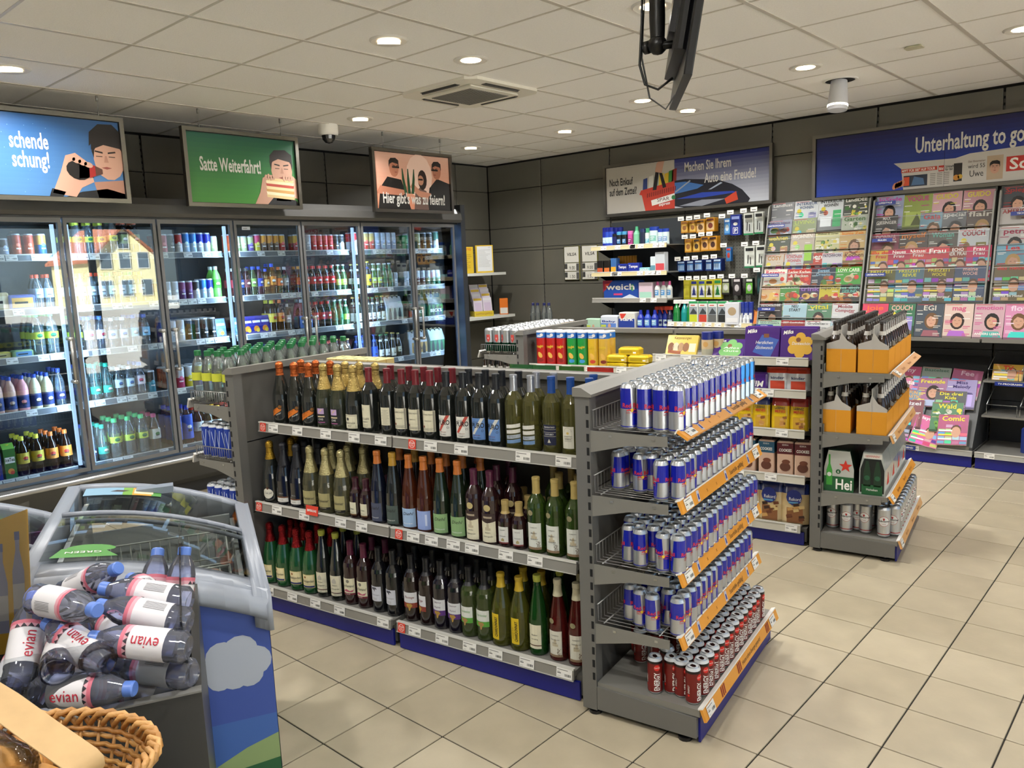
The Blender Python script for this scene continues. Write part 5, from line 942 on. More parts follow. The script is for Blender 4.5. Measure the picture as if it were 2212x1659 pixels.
# ================================================================ back wall: magazines
def mag_mesh(title, bg, tc, style, w=.21, h=.28, t=.005, seed=0, sub=None):
    rs = random.Random(hash(title) % 9999 + seed * 77 if False else sum(map(ord, title)) * 7 + seed); b = MB(); bgc = H(bg)
    b.box(0, w, 0, t, 0, h, H('e8e4dc'), 'paper'); mp = flat((0, 0, 0), (1, 0, 0), (0, 0, 1), .0003); b.rect(mp, 0, 0, w, h, bgc, 1, 'satin')
    def rc(): return tuple(rs.uniform(.03, .7) for _ in range(3))
    dk_ = tuple(c * .35 for c in bgc); lt = tuple(min(1, c * 1.5 + .08) for c in bgc)
    if style == 'face':
        cx = w * rs.uniform(.45, .62); hr = rs.choice((H('2a1a14'), H('6a4a2a'), H('b8935a'), H('1a1614'))); b.poly(mp, [(cx - .07, 0), (cx - .05, .06), (cx + .05, .06), (cx + .075, 0)], rc(), 2); b.disc(mp, cx, h * .5, .05, hr, 2, ry=.065); b.disc(mp, cx, h * .49, .034, H('c99a80'), 3, ry=.046); b.poly(mp, [(cx - .036, h * .53), (cx - .01, h * .64), (cx + .036, h * .58), (cx + .03, h * .69), (cx - .03, h * .7)], hr, 4)
        for s in (-1, 1): b.rect(mp, cx + s * .014 - .006, h * .515, cx + s * .014 + .006, h * .525, H('3a2a24'), 4)
        b.rect(mp, cx - .009, h * .415, cx + .009, h * .425, H('a04a44'), 4)
        for k in range(4): z = h * (.12 + .11 * k); x = w * (.05 if k % 2 else .68); b.rect(mp, x, z, x + w * .25, z + .006, tcx(tc), 3); b.rect(mp, x, z - .012, x + w * .18, z - .007, tcx(tc), 3)
    elif style == 'food':
        for k in range(16): b.disc(mp, w * rs.uniform(.1, .9), h * rs.uniform(.08, .72), rs.uniform(.018, .04), rs.choice((H('b8742a'), H('8a4a1a'), H('4a7a2a'), H('d8b05a'), H('a03a22'), H('d0c49a'))), 2 + k % 3, ry=rs.uniform(.012, .03))
        b.disc(mp, w * .82, h * .68, .02, H('d8402c'), 4)
    elif style == 'room':
        b.rect(mp, 0, 0, w, h * .34, dk_, 2); b.rect(mp, w * .1, h * .12, w * .55, h * .42, lt, 3); b.rect(mp, w * .6, h * .1, w * .92, h * .62, rc(), 3); b.disc(mp, w * .3, h * .55, .022, rc(), 3); b.disc(mp, w * .2, h * .68, .02, H('d8c83a'), 4)
        for k in range(3): b.rect(mp, w * .06, h * (.5 + .06 * k), w * .34, h * (.5 + .06 * k) + .005, tcx(tc), 4)
    elif style == 'grid':
        for i in range(4):
            for j in range(5):
                if rs.random() < .85: b.rect(mp, w * (.03 + .245 * i), h * (.03 + .135 * j), w * (.03 + .245 * i) + w * .225, h * (.03 + .135 * j) + h * rs.uniform(.07, .12), rc(), 2)
        b.disc(mp, w * .62, h * .42, .033, H('c99a80'), 4, ry=.045); b.disc(mp, w * .62, h * .5, .036, H('5a3a22'), 3, ry=.04)
        for k in range(3): b.rect(mp, w * .05, h * (.16 + .14 * k), w * .5, h * (.16 + .14 * k) + .012, H('e8d23a') if k % 2 else WHITE, 5)
    elif style == 'garden':
        for k in range(34): b.disc(mp, w * rs.uniform(.1, .95), h * rs.uniform(.05, .75), rs.uniform(.006, .02), rs.choice((H('e8e8d8'), H('3a6a2a'), H('6a9a3a'), H('d8c84a'))), 2 + k % 2, n=7)
    elif style == 'plain':
        b.rect(mp, w * .1, h * .1, w * .9, h * .5, lt, 2); b.poly(mp, [(w * .3, h * .1), (w * .5, h * .45), (w * .7, h * .1)], dk_, 3)
    if style != 'grid':
        for k in range(5): zz = h * rs.uniform(.42, .8); xx = w * rs.choice((.04, .05, .62, .66)); b.rect(mp, xx, zz, xx + w * rs.uniform(.15, .3), zz + .005, tcx(tc) if k % 2 else WHITE, 5)
        b.rect(mp, 0, 0, w, h * rs.uniform(.03, .08), dk_, 4)
    ls = title.split('|'); z = h - .012
    for l in ls: hh = min(.04, .30 / max(4, len(l)) * .75) if len(ls) == 1 else .026; z -= hh; b.text(mp, l, w / 2, z, hh, H(tc), 6, al='c', w=min(w * .92, len(l) * hh * .8), bold=1); z -= .008
    b.rect(mp, w * .04, h - .010, w * .6, h - .006, H('b0403a'), 5)
    if sub: b.text(mp, sub, w / 2, h * .12, .018, WHITE, 7, al='c', w=w * .85, bold=1)
    return mesh_of(b, 'magazine')
def tcx(tc): c = H(tc); return c
CN = lambda hx: ('black' if max(H(hx)) < .03 else 'dark' if max(H(hx)) < .09 else 'white' if min(H(hx)) > .6 else 'grey' if max(H(hx)) - min(H(hx)) < .06 else 'red' if H(hx)[0] > 2.2 * max(H(hx)[1:]) else 'orange' if H(hx)[0] > 1.5 * H(hx)[1] and H(hx)[2] < .5 * H(hx)[1] else 'yellow' if H(hx)[2] < .6 * H(hx)[1] and H(hx)[0] > .8 * H(hx)[1] else 'green' if H(hx)[1] > 1.1 * max(H(hx)[0], H(hx)[2]) else 'pink' if H(hx)[0] > 1.2 * H(hx)[1] else 'blue' if H(hx)[2] > 1.2 * H(hx)[0] else 'pale')
MT = math.radians(12)
def mag_rack(rname, x0, x1, ztops, y0, dy, rows, signs, label, zbot):
    t = thing('magazine_rack', label, 'magazine rack', (x0, 0, 0)); W_ = x1 - x0
    b = MB(); b.prism([(-.05, zbot - .0), (-.07, ztops[0] + .02), (-.05, ztops[0] + .02), (y0 - dy * len(ztops) + .16, zbot)], 0, W_, H('55544f'), 'grey_metal', 'x'); b.build('back_board', t)
    for x in (.0, W_ - .012):
        b = MB(); b.prism([(-.05, zbot), (-.05, ztops[0]), (y0 - .04, ztops[0] - .02), (y0 - dy * len(ztops) - .03, zbot)], x, x + .012, H('8b8a84'), 'grey_metal', 'x'); b.build('side_rail', t)
    for r, zt in enumerate(ztops):
        y = y0 - dy * r; zl = zt - .275
        b = MB(); b.box(.012, W_ - .012, y - .09, y - .035, zl - .006, zl - .001, H('7b7a74'), 'grey_metal'); b.build('ledge', t)
        b = MB(); ztp = zl + .11; b.add([(.012, y - .088, zl), (W_ - .012, y - .088, zl), (W_ - .012, y - .088 + .11 * math.tan(MT), ztp), (.012, y - .088 + .11 * math.tan(MT), ztp)], [(0, 1, 2, 3)], (.93, .94, .94), 'film'); b.tube([(.012, y - .088 + .11 * math.tan(MT), ztp), (W_ - .012, y - .088 + .11 * math.tan(MT), ztp)], .002, H('c9ccd0'), 'satin', 4); b.build('clear_pocket', t)
        row = rows[r]; n = len(row); p = (W_ - .03) / n; cnt = 0
        for k, m in enumerate(row):
            if m is None: continue
            title, bg, tc, st = m[:4]; w = min(.215, max(p * 1.0, .17)); me = mag_mesh(title, bg, tc, st, w, .28, seed=r * 10 + k, sub=m[4] if len(m) > 4 else None); cnt += 1
            yy = y - .052 - .003 * (k % 2)
            o = obj('magazine', me, None, (x0 + .015 + k * p + random.uniform(-.004, .004), yy, zl + .001 + random.uniform(0, .008)), (-MT, random.uniform(-.02, .02), 0))
            tag(o, '%s magazine, %s from left in %s row of the %s rack' % (CN(bg), od(k), od(r), rname), 'magazine', 'magazines in the %s rack' % rname)
        for sx, txt in signs.get(r, ()):
            s = MB(); s.box(0, .16, -.003, 0, 0, .03, H('1f3486'), 'satin'); s.text(flat((0, -.003, 0), (1, 0, 0), (0, 0, 1)), txt, .08, .009, .013, WHITE, 2, al='c', w=min(.145, .0115 * len(txt)), bold=1)
            s.build('category_sign', t, (sx, y - .062, zt - .062), (-MT, 0, 0))
    return t
ZC = [2.13, 1.975, 1.845, 1.665, 1.535, 1.39, 1.235, 1.085]
mag_rack('left', 3.525, 4.425, ZC, -.075, .04, [
 [('Landlust', '55565a', 'd0d0cc', 'plain'), ('INTERIEUR|WOHNEN', 'b9c0c4', '23406a', 'room'), ('INTERIEUR|WOHNEN', 'c3c9cc', '1a1c20', 'room'), ('LandIDEE', '2a3320', 'e0e0d4', 'garden')],
 [('Mein Haus', '8a90a8', '5a3a6a', 'food'), ('LIVING', '7a8a4a', 'b8c85a', 'room'), None, ('Garten', 'b0b8a4', '4a7a3a', 'garden')],
 [('wohnen', '3c4638', 'd0c03a', 'room'), ('WOHNEN', 'b8aa9a', 'e0dcd0', 'room'), ('Wohnen & Garten', 'c3c08a', '5a5a2a', 'garden'), ('bunte Zeit', 'c8a86a', 'd0781f', 'face')],
 [('COSY', 'c3b5a4', 'b8803a', 'room'), ('SCHÖNER|WOHNEN', 'b9bcc0', 'c04a4a', 'room'), ('ideen', 'b83a24', 'e8e4dc', 'room'), ('PATCHWORK', 'd0ccd0', '4a2a5a', 'grid'), ('Kochen', 'c8742a', '6a3a10', 'food')],
 [('Rezepte', 'd6d2c4', 'c02a4a', 'food'), ('Lecker Kochen|& Backen', 'b02a20', 'e8e0d0', 'food'), ('Sweet|Dreams', '1c2a3c', '8ab0c8', 'food'), ('LOW CARB', '3a9a2a', 'd8e8c8', 'food')],
 [('Landküche', 'c9a878', 'a04a3a', 'food'), ('leicht & lecker', '4a8a3a', 'e0e8d4', 'food'), ('trink', '3a2450', '8a5ab0', 'food'), ('Super-Yo', 'c8b82a', '2a2a10', 'food'), ('Iss dich|GESUND', '22231f', '6ac0b0', 'food')],
 [('PSYCHOLOGIE', '33282a', 'd0ccc8', 'face'), ('NEU|START', 'a8c8d4', '14181c', 'plain'), ('vital', '5a8a6a', 'd8d02a', 'face'), ('Mobile|Computer', 'd6d6d8', 'a03040', 'plain')],
 [('GEO WISSEN', 'a0c0a8', '3a5a4a', 'plain'), ('ZEIT Geschichte', '8a1f20', 'e0d8d0', 'plain'), ('Großeltern', 'd4d4d2', '2a2c30', 'plain'), ('Familie', 'a8c4d0', '2a4a5a', 'plain')]],
 {1: ((.02, 'GARTEN/WOHNEN'),), 4: ((.02, 'ESSEN/TRINKEN'),), 6: ((.02, 'FAMILIE'),), 7: ((.02, 'WISSEN'),)}, 'grey wall rack of home, cooking and family magazines left of the post', .8)
ZD = [2.105, 1.95, 1.80, 1.672, 1.52]
mag_rack('middle', 4.45, 5.345, ZD, -.085, .045, [
 [('InStyle', '8a93b0', 'b83a9a', 'face'), ('VOGUE', '7a8a1a', 'b82a7a', 'plain'), ('GUIDO', 'b88a90', 'd0c43a', 'face'), ('GUIDO', 'b08088', 'd0c43a', 'face')],
 [('MAX|GIESINGER', '2a241f', 'd8d4cc', 'face'), None, ('Gala', '5a8aa0', 'c02a30', 'face'), ('special', '3a3c40', 'e0e0dc', 'face'), ('flair', '4a3426', 'd8d0c4', 'face')],
 [('DONNA', '7a2a40', 'c08a94', 'face'), ('myself', '3a2a20', 'd87a1a', 'face'), ('Woman', '4a4438', '6ab8a8', 'face'), ('COUCH', 'c3c8cc', 'a01a2c', 'room')],
 [('illu der|Frau', 'c8a03a', 'c02030', 'grid'), ('Neues|Frau', 'b02a4a', 'e8e4e0', 'grid'), ('Aktuell|Frau', 'c83a3a', 'e8e4e0', 'grid'), ('Frau', 'c03040', 'f0ece8', 'grid'), ('ECHO|DER FRAU', '8a3a22', 'e8e4e0', 'grid'), ('Frau|Frau', 'c02a58', 'f0e8e8', 'grid', 'Schlank im Schlaf')],
 [('FREIZEIT', '5a5a2a', 'd8c82a', 'grid'), ('FREIZEIT|REVUE', '4a6a7a', 'd8d42a', 'grid', 'Geheime Botschaften'), ('FREIZEIT|WOCHE', '5a4a30', 'd8c82a', 'grid', 'es geht bergauf'), ('meine|WOCHE', '3a4a6a', 'd8a8a0', 'grid', 'Sie wollte nicht')]],
 {0: ((.02, 'LIFESTYLE'),), 2: ((.03, 'FRAUEN'),), 4: ((.01, 'UNTERHALTUNG'),)}, 'grey wall rack of fashion and women\'s magazines right of the post', 1.235)
mag_rack('right', 5.37, 6.26, ZD, -.085, .045, [
 [('Spiegel', '33383e', 'a02a28', 'face'), ('Auto', '5a2a2a', 'd0d0cc', 'plain'), ('Sport', '2a4a6a', 'd0d0cc', 'face'), ('Motor', '3a3a3c', 'd8402c', 'plain')],
 [('AMERICA', 'd0c8c4', 'a82a2a', 'plain'), ('AMERICA', 'ccc4c0', 'a82a2a', 'plain'), ('Technik', '4a5a6a', 'd0d4d8', 'plain'), ('Foto', '2a2a2c', 'd0d0cc', 'face')],
 [('petra', 'c4c0c0', 'a8204a', 'face'), ('Brigitte', 'c8a8a0', 'a02030', 'face'), ('Freundin', 'b0a8b8', 'b0305a', 'face'), ('Joy', 'c85a8a', 'f0e8e8', 'face')],
 [('Lea', '6a9ab0', 'c02a28', 'face'), ('Laura', 'c8b03a', 'b02a30', 'grid'), ('Lisa', 'c86a7a', 'f0ece8', 'grid'), ('Tina', '5a8a9a', 'e8d83a', 'grid')],
 [('das neue', '6a5a3a', 'd0302a', 'grid', 'nachts im Hotel'), ('Blatt', '4a4a7a', 'd8c82a', 'grid'), ('Post', '7a3a3a', 'e0dcd0', 'grid'), ('Welt', '3a5a5a', 'e8e0d0', 'grid')]],
 {1: ((.09, 'TECHNIK'),)}, 'grey wall rack of magazines cut by the right picture edge', 1.235)
# ---- lower wall units of the two right bays
lw = thing('wall_shelving', 'grey wall shelving under the magazine racks with blue kick plates', 'shelving', (4.45, 0, 0))
for a, c in ((.0, .905), (.92, 1.82)):
    for z0, z1 in ((.1, .45), (.455, .85), (.855, 1.23)): b = MB(); b.box(a, c, -.05, -.03, z0, z1, H('33373c'), 'grey_metal'); b.build('back_panel', lw)
    b = MB(); b.box(a, c, -.5, -.05, .96, .975, SH, 'grey_metal'); b.box(a, c, -.506, -.5, .955, .985, SH, 'grey_metal'); b.build('shelf', lw)
    b = MB(); b.box(a, c, -.565, -.05, .1, .125, SH, 'grey_metal'); b.build('base_shelf', lw); b = MB(); b.box(a + .005, c - .005, -.57, -.56, .004, .09, NAVY, 'satin'); b.build('kick_plate', lw)
    rail(lw, a, c, -.574, .128, (a + .1, a + .5), (), .036, .1, H('a9a8a2'))
s = MB(); s.box(0, .2, -.003, 0, 0, .03, H('1f3486'), 'satin'); s.text(flat((0, -.003, 0), (1, 0, 0), (0, 0, 1)), 'KINDER/JUGEND', .1, .009, .013, WHITE, 2, al='c', w=.17, bold=1); s.build('category_sign', lw, (.31, -.588, .095))
b = MB(); b.prism([(-.56, .125), (-.56, .155), (-.24, .66), (-.05, .80), (-.05, .125)], .02, .90, H('4a4b4c'), 'grey_metal', 'x'); b.build('slanted_display', lw)
b = MB(); b.box(0, .88, -.565, -.55, .125, .16, SH, 'grey_metal'); b.build('front_lip', lw)
for z in (.64, .37):
    b = MB(); b.box(.92, 1.82, -.4, -.05, z, z + .015, SH, 'grey_metal'); b.build('shelf', lw)
    for k in range(4):
        x = .95 + k * .22; b = MB(); b.tube([(x, -.39, z + .015), (x, -.39, z + .10), (x + .2, -.39, z + .10), (x + .2, -.39, z + .015)], .003, H('a9a9a6'), 'metal', 5); b.tube([(x, -.39, z + .1), (x, -.12, z + .2), (x, -.06, z + .2)], .003, H('a9a9a6'), 'metal', 5); b.build('wire_divider', lw)
s = MB(); s.box(0, .2, -.003, 0, 0, .03, H('1f3486'), 'satin'); s.text(flat((0, -.003, 0), (1, 0, 0), (0, 0, 1)), 'TV-PROGRAMM', .1, .009, .013, WHITE, 2, al='c', w=.16, bold=1); s.build('category_sign', lw, (1.0, -.405, .622))
for k, x in enumerate((.27, .47, .68, .9, 1.12, 1.36)):
    b = MB(); b.box(-.055, .055, -.002, .002, 0, .17, H('6b6d6c'), 'grey_metal'); b.build('divider_plate', lw, (x + .05, -.33, .976), (-.25, 0, 0))
MS = [('joie', 'c83a5a', 'e86a3a', 'face'), ('COUCH', '2f6a4a', 'd8b0a0', 'room'), ('EGI', '3a4450', 'c9c4b8', 'face'), ('mag', 'd0b8ac', 'c85a80', 'face'), ('emotion', 'c3a0a8', 'c85a90', 'face', 'ANDERS LEBEN'), ('flow', 'd08ab0', 'e8d0e0', 'face'), ('Women', 'd0c8b8', '2a2420', 'face'), ('Style', 'b0b4c0', '5a3a6a', 'face')]
for k, m in enumerate(MS):
    o = obj('magazine', mag_mesh(m[0], m[1], m[2], m[3], .2, .27, seed=k, sub=m[4] if len(m) > 4 else None), None, (4.47 + k * .205, -.45, .976), (-.25, 0, random.uniform(-.03, .03)))
    tag(o, '%s magazine leaning on the shelf below the racks, %s from left' % (CN(m[1]), od(k)), 'magazine', 'magazines on the lower shelf')
KM = [[('Prinzessin', 'c88aa8', 'a02a6a', 'grid'), ('Pony', 'c05a80', 'e8d0dc', 'grid'), ('Bastelset', '9aa8a0', '5a7a6a', 'grid'), ('Fee', 'b86a90', 'e8c8dc', 'grid')], [('Benjamin', 'c9c0b0', 'c83a2a', 'grid'), ('Rosa', 'c86a9a', 'f0e0e8', 'grid'), ('Freunde', '8a4a7a', 'e8d83a', 'face'), ('Miss|Melody', '8a7ab0', '3a2a6a', 'plain')], [('Tiere', '4a7ab0', 'e8e0d0', 'grid'), ('FUN|TASTIC', '5a7a9a', 'd8a03a', 'grid'), ('Die drei|Kids', '1a1a1c', 'd8d02a', 'grid')], [('WOOZLE|GOOZLE', 'a8742a', 'd8e0e8', 'grid'), ('Polizei', '6a1a2a', 'd0d0d4', 'plain'), ('Wald', '2a6a3a', 'd8d03a', 'garden')], [('Stars', 'b87a9a', 'e0d0dc', 'grid'), ('EXTRA! SPEZIAL!', '22262c', 'd8d03a', 'grid'), ('playmobil', 'c85a90', 'f0e8ec', 'grid'), ('Comic', 'a03a6a', 'e8d83a', 'grid')]]
for r, row in enumerate(KM):
    s_ = (4 - r) / 4.0; p = .84 / len(row)
    for k, m in enumerate(row):
        y = -.575 + .215 * s_ - .006 * (r + 1); z = .165 + .34 * s_
        o = obj('childrens_magazine', mag_mesh(m[0], m[1], m[2], m[3], min(.22, p), .25, .012, seed=r * 5 + k), None, (4.48 + k * p + random.uniform(-.008, .008), y, z), (-.565, random.uniform(-.08, .08) + (.25 if m[0] == 'playmobil' else 0), 0))
        tag(o, '%s children\'s magazine, %s from left, %s row of the slanted display' % (CN(m[1]), od(k), od(r)), 'magazine', 'childrens magazines on the slanted display')
for k, (x, z, c) in enumerate(((5.42, .66, 'c8a03a'), (5.66, .66, '5a8a4a'), (5.9, .66, 'a03a3a'))):
    o = obj('tv_magazine', mag_mesh('TV', c, 'd8302a', 'grid', .2, .13, .03, seed=k), None, (x, -.37, z), (-.5, 0, 0)); tag(o, '%s television magazine behind wire, %s from left' % (CN(c), od(k)), 'magazine')
t = thing('oil_canister', 'blue plastic canister with yellow and blue label on the base shelf', 'canister', (5.78, -.36, .126))
b = MB(); b.bev(-.14, .14, -.07, .07, 0, .2, .02, H('23357a'), 'satin'); b.lathe([(.022, .2, H('1a2866')), (.022, .225, H('1a2866'))], 12, mat='satin')
b.build('body', t); b = MB(); b.tube([(-.08, 0, .195), (-.06, 0, .235), (.05, 0, .235), (.07, 0, .195)], .012, H('23357a'), 'satin', 8); b.build('handle', t)
b = MB(); mp = flat((-.14, -.0705, 0), (1, 0, 0), (0, 0, 1)); b.rect(mp, .03, .03, .25, .17, H('1a2a66'), 1); b.poly(mp, [(.03, .03), (.2, .03), (.03, .12)], H('d8a83a'), 2); b.disc(mp, .13, .15, .014, H('d8a83a'), 3, ry=.008); b.build('paper_label', t)
# ================================================================ back wall: toiletries and pegboard bays, lotto corner
tw = thing('wall_shelving', 'grey wall shelving of toiletries under the white and blue sign', 'shelving', (1.74, 0, 0))
for z0, z1 in ((.1, .55), (.555, 1.0), (1.005, 1.5), (1.505, 2.08)): b = MB(); b.box(0, .87, -.045, -.022, z0, z1, H('3e4247'), 'grey_metal'); b.build('back_panel', tw)
CR = H('cdbf92')
for z, c, d in ((1.822, CR, .42), (1.556, CR, .42), (1.288, RAIL, .42)):
    b = MB(); b.box(.0, .895, -d, -.045, z - .015, z - .004, SH, 'grey_metal'); s = b.build('shelf', tw)
    for x in (.01, .885): k = MB(); k.prism([(-.37, z - .016), (-.045, z - .016), (-.045, z - .12), (-.12, z - .115)], x - .002, x + .002, BLACK, 'grey_metal', 'x'); k.build('bracket', s)
    rail(tw, 0, .895, -d - .004, z + .004, [random.uniform(.05, .85) for _ in range(7 if c is CR else 2)], (), .04, .2, c)
b = MB(); b.box(-.55, .9, -.52, -.045, .965, .985, SH, 'grey_metal'); b.box(-.5, .9, -.5, -.045, .1, .12, SH, 'grey_metal'); b.box(-.5, .9, -.505, -.495, .004, .09, NAVY, 'satin'); b.build('base_shelf', tw)
pg_ = thing('pegboard_shelving', 'grey pegboard wall bay hung with blister packs', 'shelving', (2.64, 0, 0))
b = MB(); b.box(0, .875, -.05, -.022, 1.0, 2.08, H('6b6b64'), 'grey_metal')
for i in range(28):
    for j in range(34): b.box(.03 + i * .03, .036 + i * .03, -.0515, -.0495, 1.05 + j * .03, 1.056 + j * .03, BLACK, 'matte')
b.build('pegboard', pg_)
b = MB(); b.box(0, .875, -.42, -.05, 1.035, 1.05, SH, 'grey_metal'); b.build('shelf', pg_); rail(pg_, 0, .875, -.424, 1.06, [.04 + .1 * k for k in range(8)], (), .04, .2, CR)
b = MB(); b.box(-.2, .875, -.5, -.045, .97, .985, SH, 'grey_metal'); b.box(0, .875, -.5, -.045, .1, .12, SH, 'grey_metal'); b.box(0, .875, -.505, -.495, .004, .09, NAVY, 'satin'); b.build('base_shelf', pg_)
def put(name, mbuild, loc, label, cat, group=None, rot=0):
    o = mbuild.build(name, None, loc, (0, 0, rot) if not isinstance(rot, tuple) else rot); return tag(o, label, cat, group)
def tub(R, h, body, cap, labc=None, capf=.8, neck=None):
    b = MB()
    if neck: b.lathe([(R * .92, 0, body), (R, .006, body), (R, h * .6, body), (R * .5, h * .78, cap), (R * .4, h, cap)], 14, mat='satin')
    else: b.lathe([(R * .95, 0, body), (R, .005, body), (R, h * capf, cap), (R * .98, h * capf + .001, cap), (R * .98, h - .004, cap), (R * .85, h, cap)], 14, mat='satin')
    if labc:
        mp = cyl(R, 14, -PI / 2); b.rect(mp, -R * .8, h * .2, R * .8, h * .5, labc, 1); b.rect(mp, -R * .5, h * .4, R * .5, h * .44, WHITE, 2); b.rect(mp, -R * .5, h * .3, R * .3, h * .33, WHITE, 2)
    return b
X0 = 1.74
TT = [(.115, .031, .2, '1a2a9a', '121c7a', 'a8c8e8', 'tall blue spray can'), (.15, .031, .2, '2a4ab8', '121c7a', 'b8d8f0', 'tall blue and white spray can'), (.19, .031, .2, '2a4ab8', '121c7a', 'b8d8f0', 'blue spray can'), (.235, .028, .13, '1c2460', '17171a', None, 'short navy deodorant'), (.29, .03, .15, '1a1c20', '4a9ac8', '3a7ab0', 'black shampoo bottle with blue cap'), (.355, .03, .15, '1a1c20', '4a9ac8', '3a7ab0', 'second black shampoo bottle with blue cap'), (.425, .03, .15, 'c84a9a', 'd86ab0', '8a2a6a', 'pink shower gel bottle'), (.50, .036, .19, '7ac09a', '4aa87a', None, 'mint green shampoo bottle'), (.57, .03, .165, '1c2440', '23305a', None, 'dark blue lotion bottle'), (.63, .03, .12, 'd0d8d8', 'd8dcdc', '5ab0c8', 'white cream bottle'), (.705, .05, .175, 'c9dcdc', '1c3a9a', '7ab8a8', 'large pale tub with blue lid'), (.78, .033, .15, 'c9dcdc', '1c3a9a', '7a9ac0', 'pale bottle with blue cap beside the tub'), (.835, .033, .15, 'c9dcdc', '1c3a9a', '7a9ac0', 'rightmost pale bottle with blue cap')]
for dx, R, h, bc, cp_, lc, ds in TT:
    put('toiletry_bottle', tub(R, h, H(bc), H(cp_), H(lc) if lc else None, .78, neck=('shampoo bottle' in ds and 'mint' in ds)), (X0 + dx, -.33, 1.8185), ds + ' on the upper toiletries shelf', 'bottle', 'toiletries on the upper shelf')
for k in range(3): put('toiletry_bottle', tub(.03, .2, H('1a2a9a'), H('121c7a')), (X0 + .13 + k * .05, -.22, 1.8185), 'blue spray can in the back row, %s from left' % od(k), 'bottle', 'toiletries on the upper shelf')
for k in range(4): put('toiletry_bottle', tub(.033, .17, H('5ab088'), H('4aa87a')), (X0 + .5 + k * .05, -.2, 1.8185), 'mint green bottle in the back row, %s from left' % od(k), 'bottle', 'toiletries on the upper shelf')
def pbox(w, d, h, c, c2=None, txt=None, tc=WHITE, th=.3, mat='satin', art=None, bev=0.004):
    b = MB(); b.bev(-w / 2, w / 2, -d / 2, d / 2, 0, h, bev, H(c), mat); mp = flat((-w / 2, -d / 2, 0), (1, 0, 0), (0, 0, 1))
    if c2: b.rect(mp, w * .06, h * .06, w * .94, h * .42, H(c2), 1)
    if art: art(b, mp, w, h)
    if txt: b.text(mp, txt, w / 2, h * .5, h * th, tc, 4, al='c', w=w * .8, bold=1)
    return b
for n_, (dx, w, h, c, c2, txt, ds, nm) in enumerate([(.08, .075, .13, '1a1614', 'b8502a', None, 'black box with fruit picture', 'condom_box'), (.165, .07, .13, '1a1614', 'c86a2a', None, 'second black box with fruit picture', 'condom_box'), (.25, .07, .15, '3a66a0', 'd8a02a', None, 'yellow and blue blister pack', 'razor_pack'), (.36, .12, .09, '1a2a80', None, 'Tempo', 'navy tissue pack with white lettering', 'tissue_pack'), (.49, .13, .095, '1f3090', None, 'Tempo', 'second navy tissue pack', 'tissue_pack'), (.62, .12, .045, '8ac4cc', 'c9dce0', 'ob', 'pale turquoise tampon box', 'tampon_box'), (.72, .06, .15, 'c9d4d8', '5a8a9a', None, 'white upright toothpaste box', 'toothpaste_box'), (.80, .11, .19, 'b9bfc4', 'c0444a', None, 'clear pack with red scissors', 'scissors_pack')]):
    put(nm, pbox(w, .07, h, c, c2, txt), (X0 + dx, -.36, 1.5525), ds + ' on the second toiletries shelf', nm.split('_')[-1], rot=random.uniform(-.05, .05))
for k in range(6): put('razor_pack', pbox(.06, .008, .17, 'c88a1a', '8a5a10'), (X0 + .24 + k * .028, -.25 + k * .01, 1.5525), 'golden blister card, %s in the row behind the tissues' % od(k), 'pack', 'golden blister cards')
def a_weich(b, mp, w, h): b.poly(mp, [(0, h * .35), (w * .28, h * 1.0), (0, h)], H('8a1f3a'), 1); b.poly(mp, [(w * .06, h * .45), (w * .2, h * .85), (w * .05, h * .8)], H('c03a2a'), 2); b.rect(mp, w * .3, h * .2, w * .55, h * .3, H('c83a6a'), 2); b.poly(mp, [(w * .5, h * .02), (w * .75, h * .25), (w * .98, h * .05)], H('c9d4e0'), 2); b.disc(mp, w * .83, h * .6, .02, H('5aa06a'), 3, ry=.035)
put('toilet_paper_pack', pbox(.44, .12, .19, '23489a', None, 'weich', art=a_weich, th=.32, bev=.012), (X0 + .31, -.30, 1.2845), 'large blue toilet paper pack on the third toiletries shelf', 'pack')
for k in range(2): put('paper_towel_pack', pbox(.16, .12, .165, ('cdb9c4', 'b8a4b0')[k], 'a0ccb8', None), (X0 + .62 + k * .06, -.32 + k * .09, 1.2845), ('pale pink and mint tissue pack', 'second pink tissue pack, set back')[k] + ' on the third shelf', 'pack')
for k in range(3): put('soap_bottle', tub(.03, .17, H('c9ccc8'), H('b04a7a'), H('4a8ac0'), .75, neck=True), (X0 + .75 + k * .05, -.36 + k * .03, 1.2845), 'white wavy soap bottle, %s from left on the third shelf' % od(k), 'bottle', 'white soap bottles')
def a_baby(b, mp, w, h): b.disc(mp, w * .55, h * .22, h * .14, H('c99a80'), 3, ry=h * .17); b.rect(mp, w * .05, h * .12, w * .35, h * .3, H('b8c84a'), 2)
put('wet_wipes_pack', pbox(.19, .1, .1, 'a8c8b0', None, None, art=a_baby, bev=.01), (X0 + .03, -.43, .9855), 'green and turquoise baby wipes pack on the base shelf', 'pack')
put('diaper_pack', pbox(.21, .12, .135, 'c9d0dc', '5a80c8', 'Baby', tc=H('2a4a9a'), th=.14, art=a_baby, bev=.012), (X0 + .24, -.43, .9855), 'white and blue diaper pack on the base shelf', 'pack')
def a_stark(b, mp, w, h): b.rect(mp, 0, 0, w, h * .62, H('1f3a90'), 1); b.poly(mp, [(w * .08, h * .92), (w * .5, h * .92), (w * .2, h * .5)], H('c83a2a'), 2)
put('kitchen_roll_pack', pbox(.19, .12, .17, 'd4d2c8', None, 'stark', th=.2, art=a_stark, bev=.008), (X0 + .46, -.43, .9855), 'kitchen roll pack lettered white on blue', 'pack')
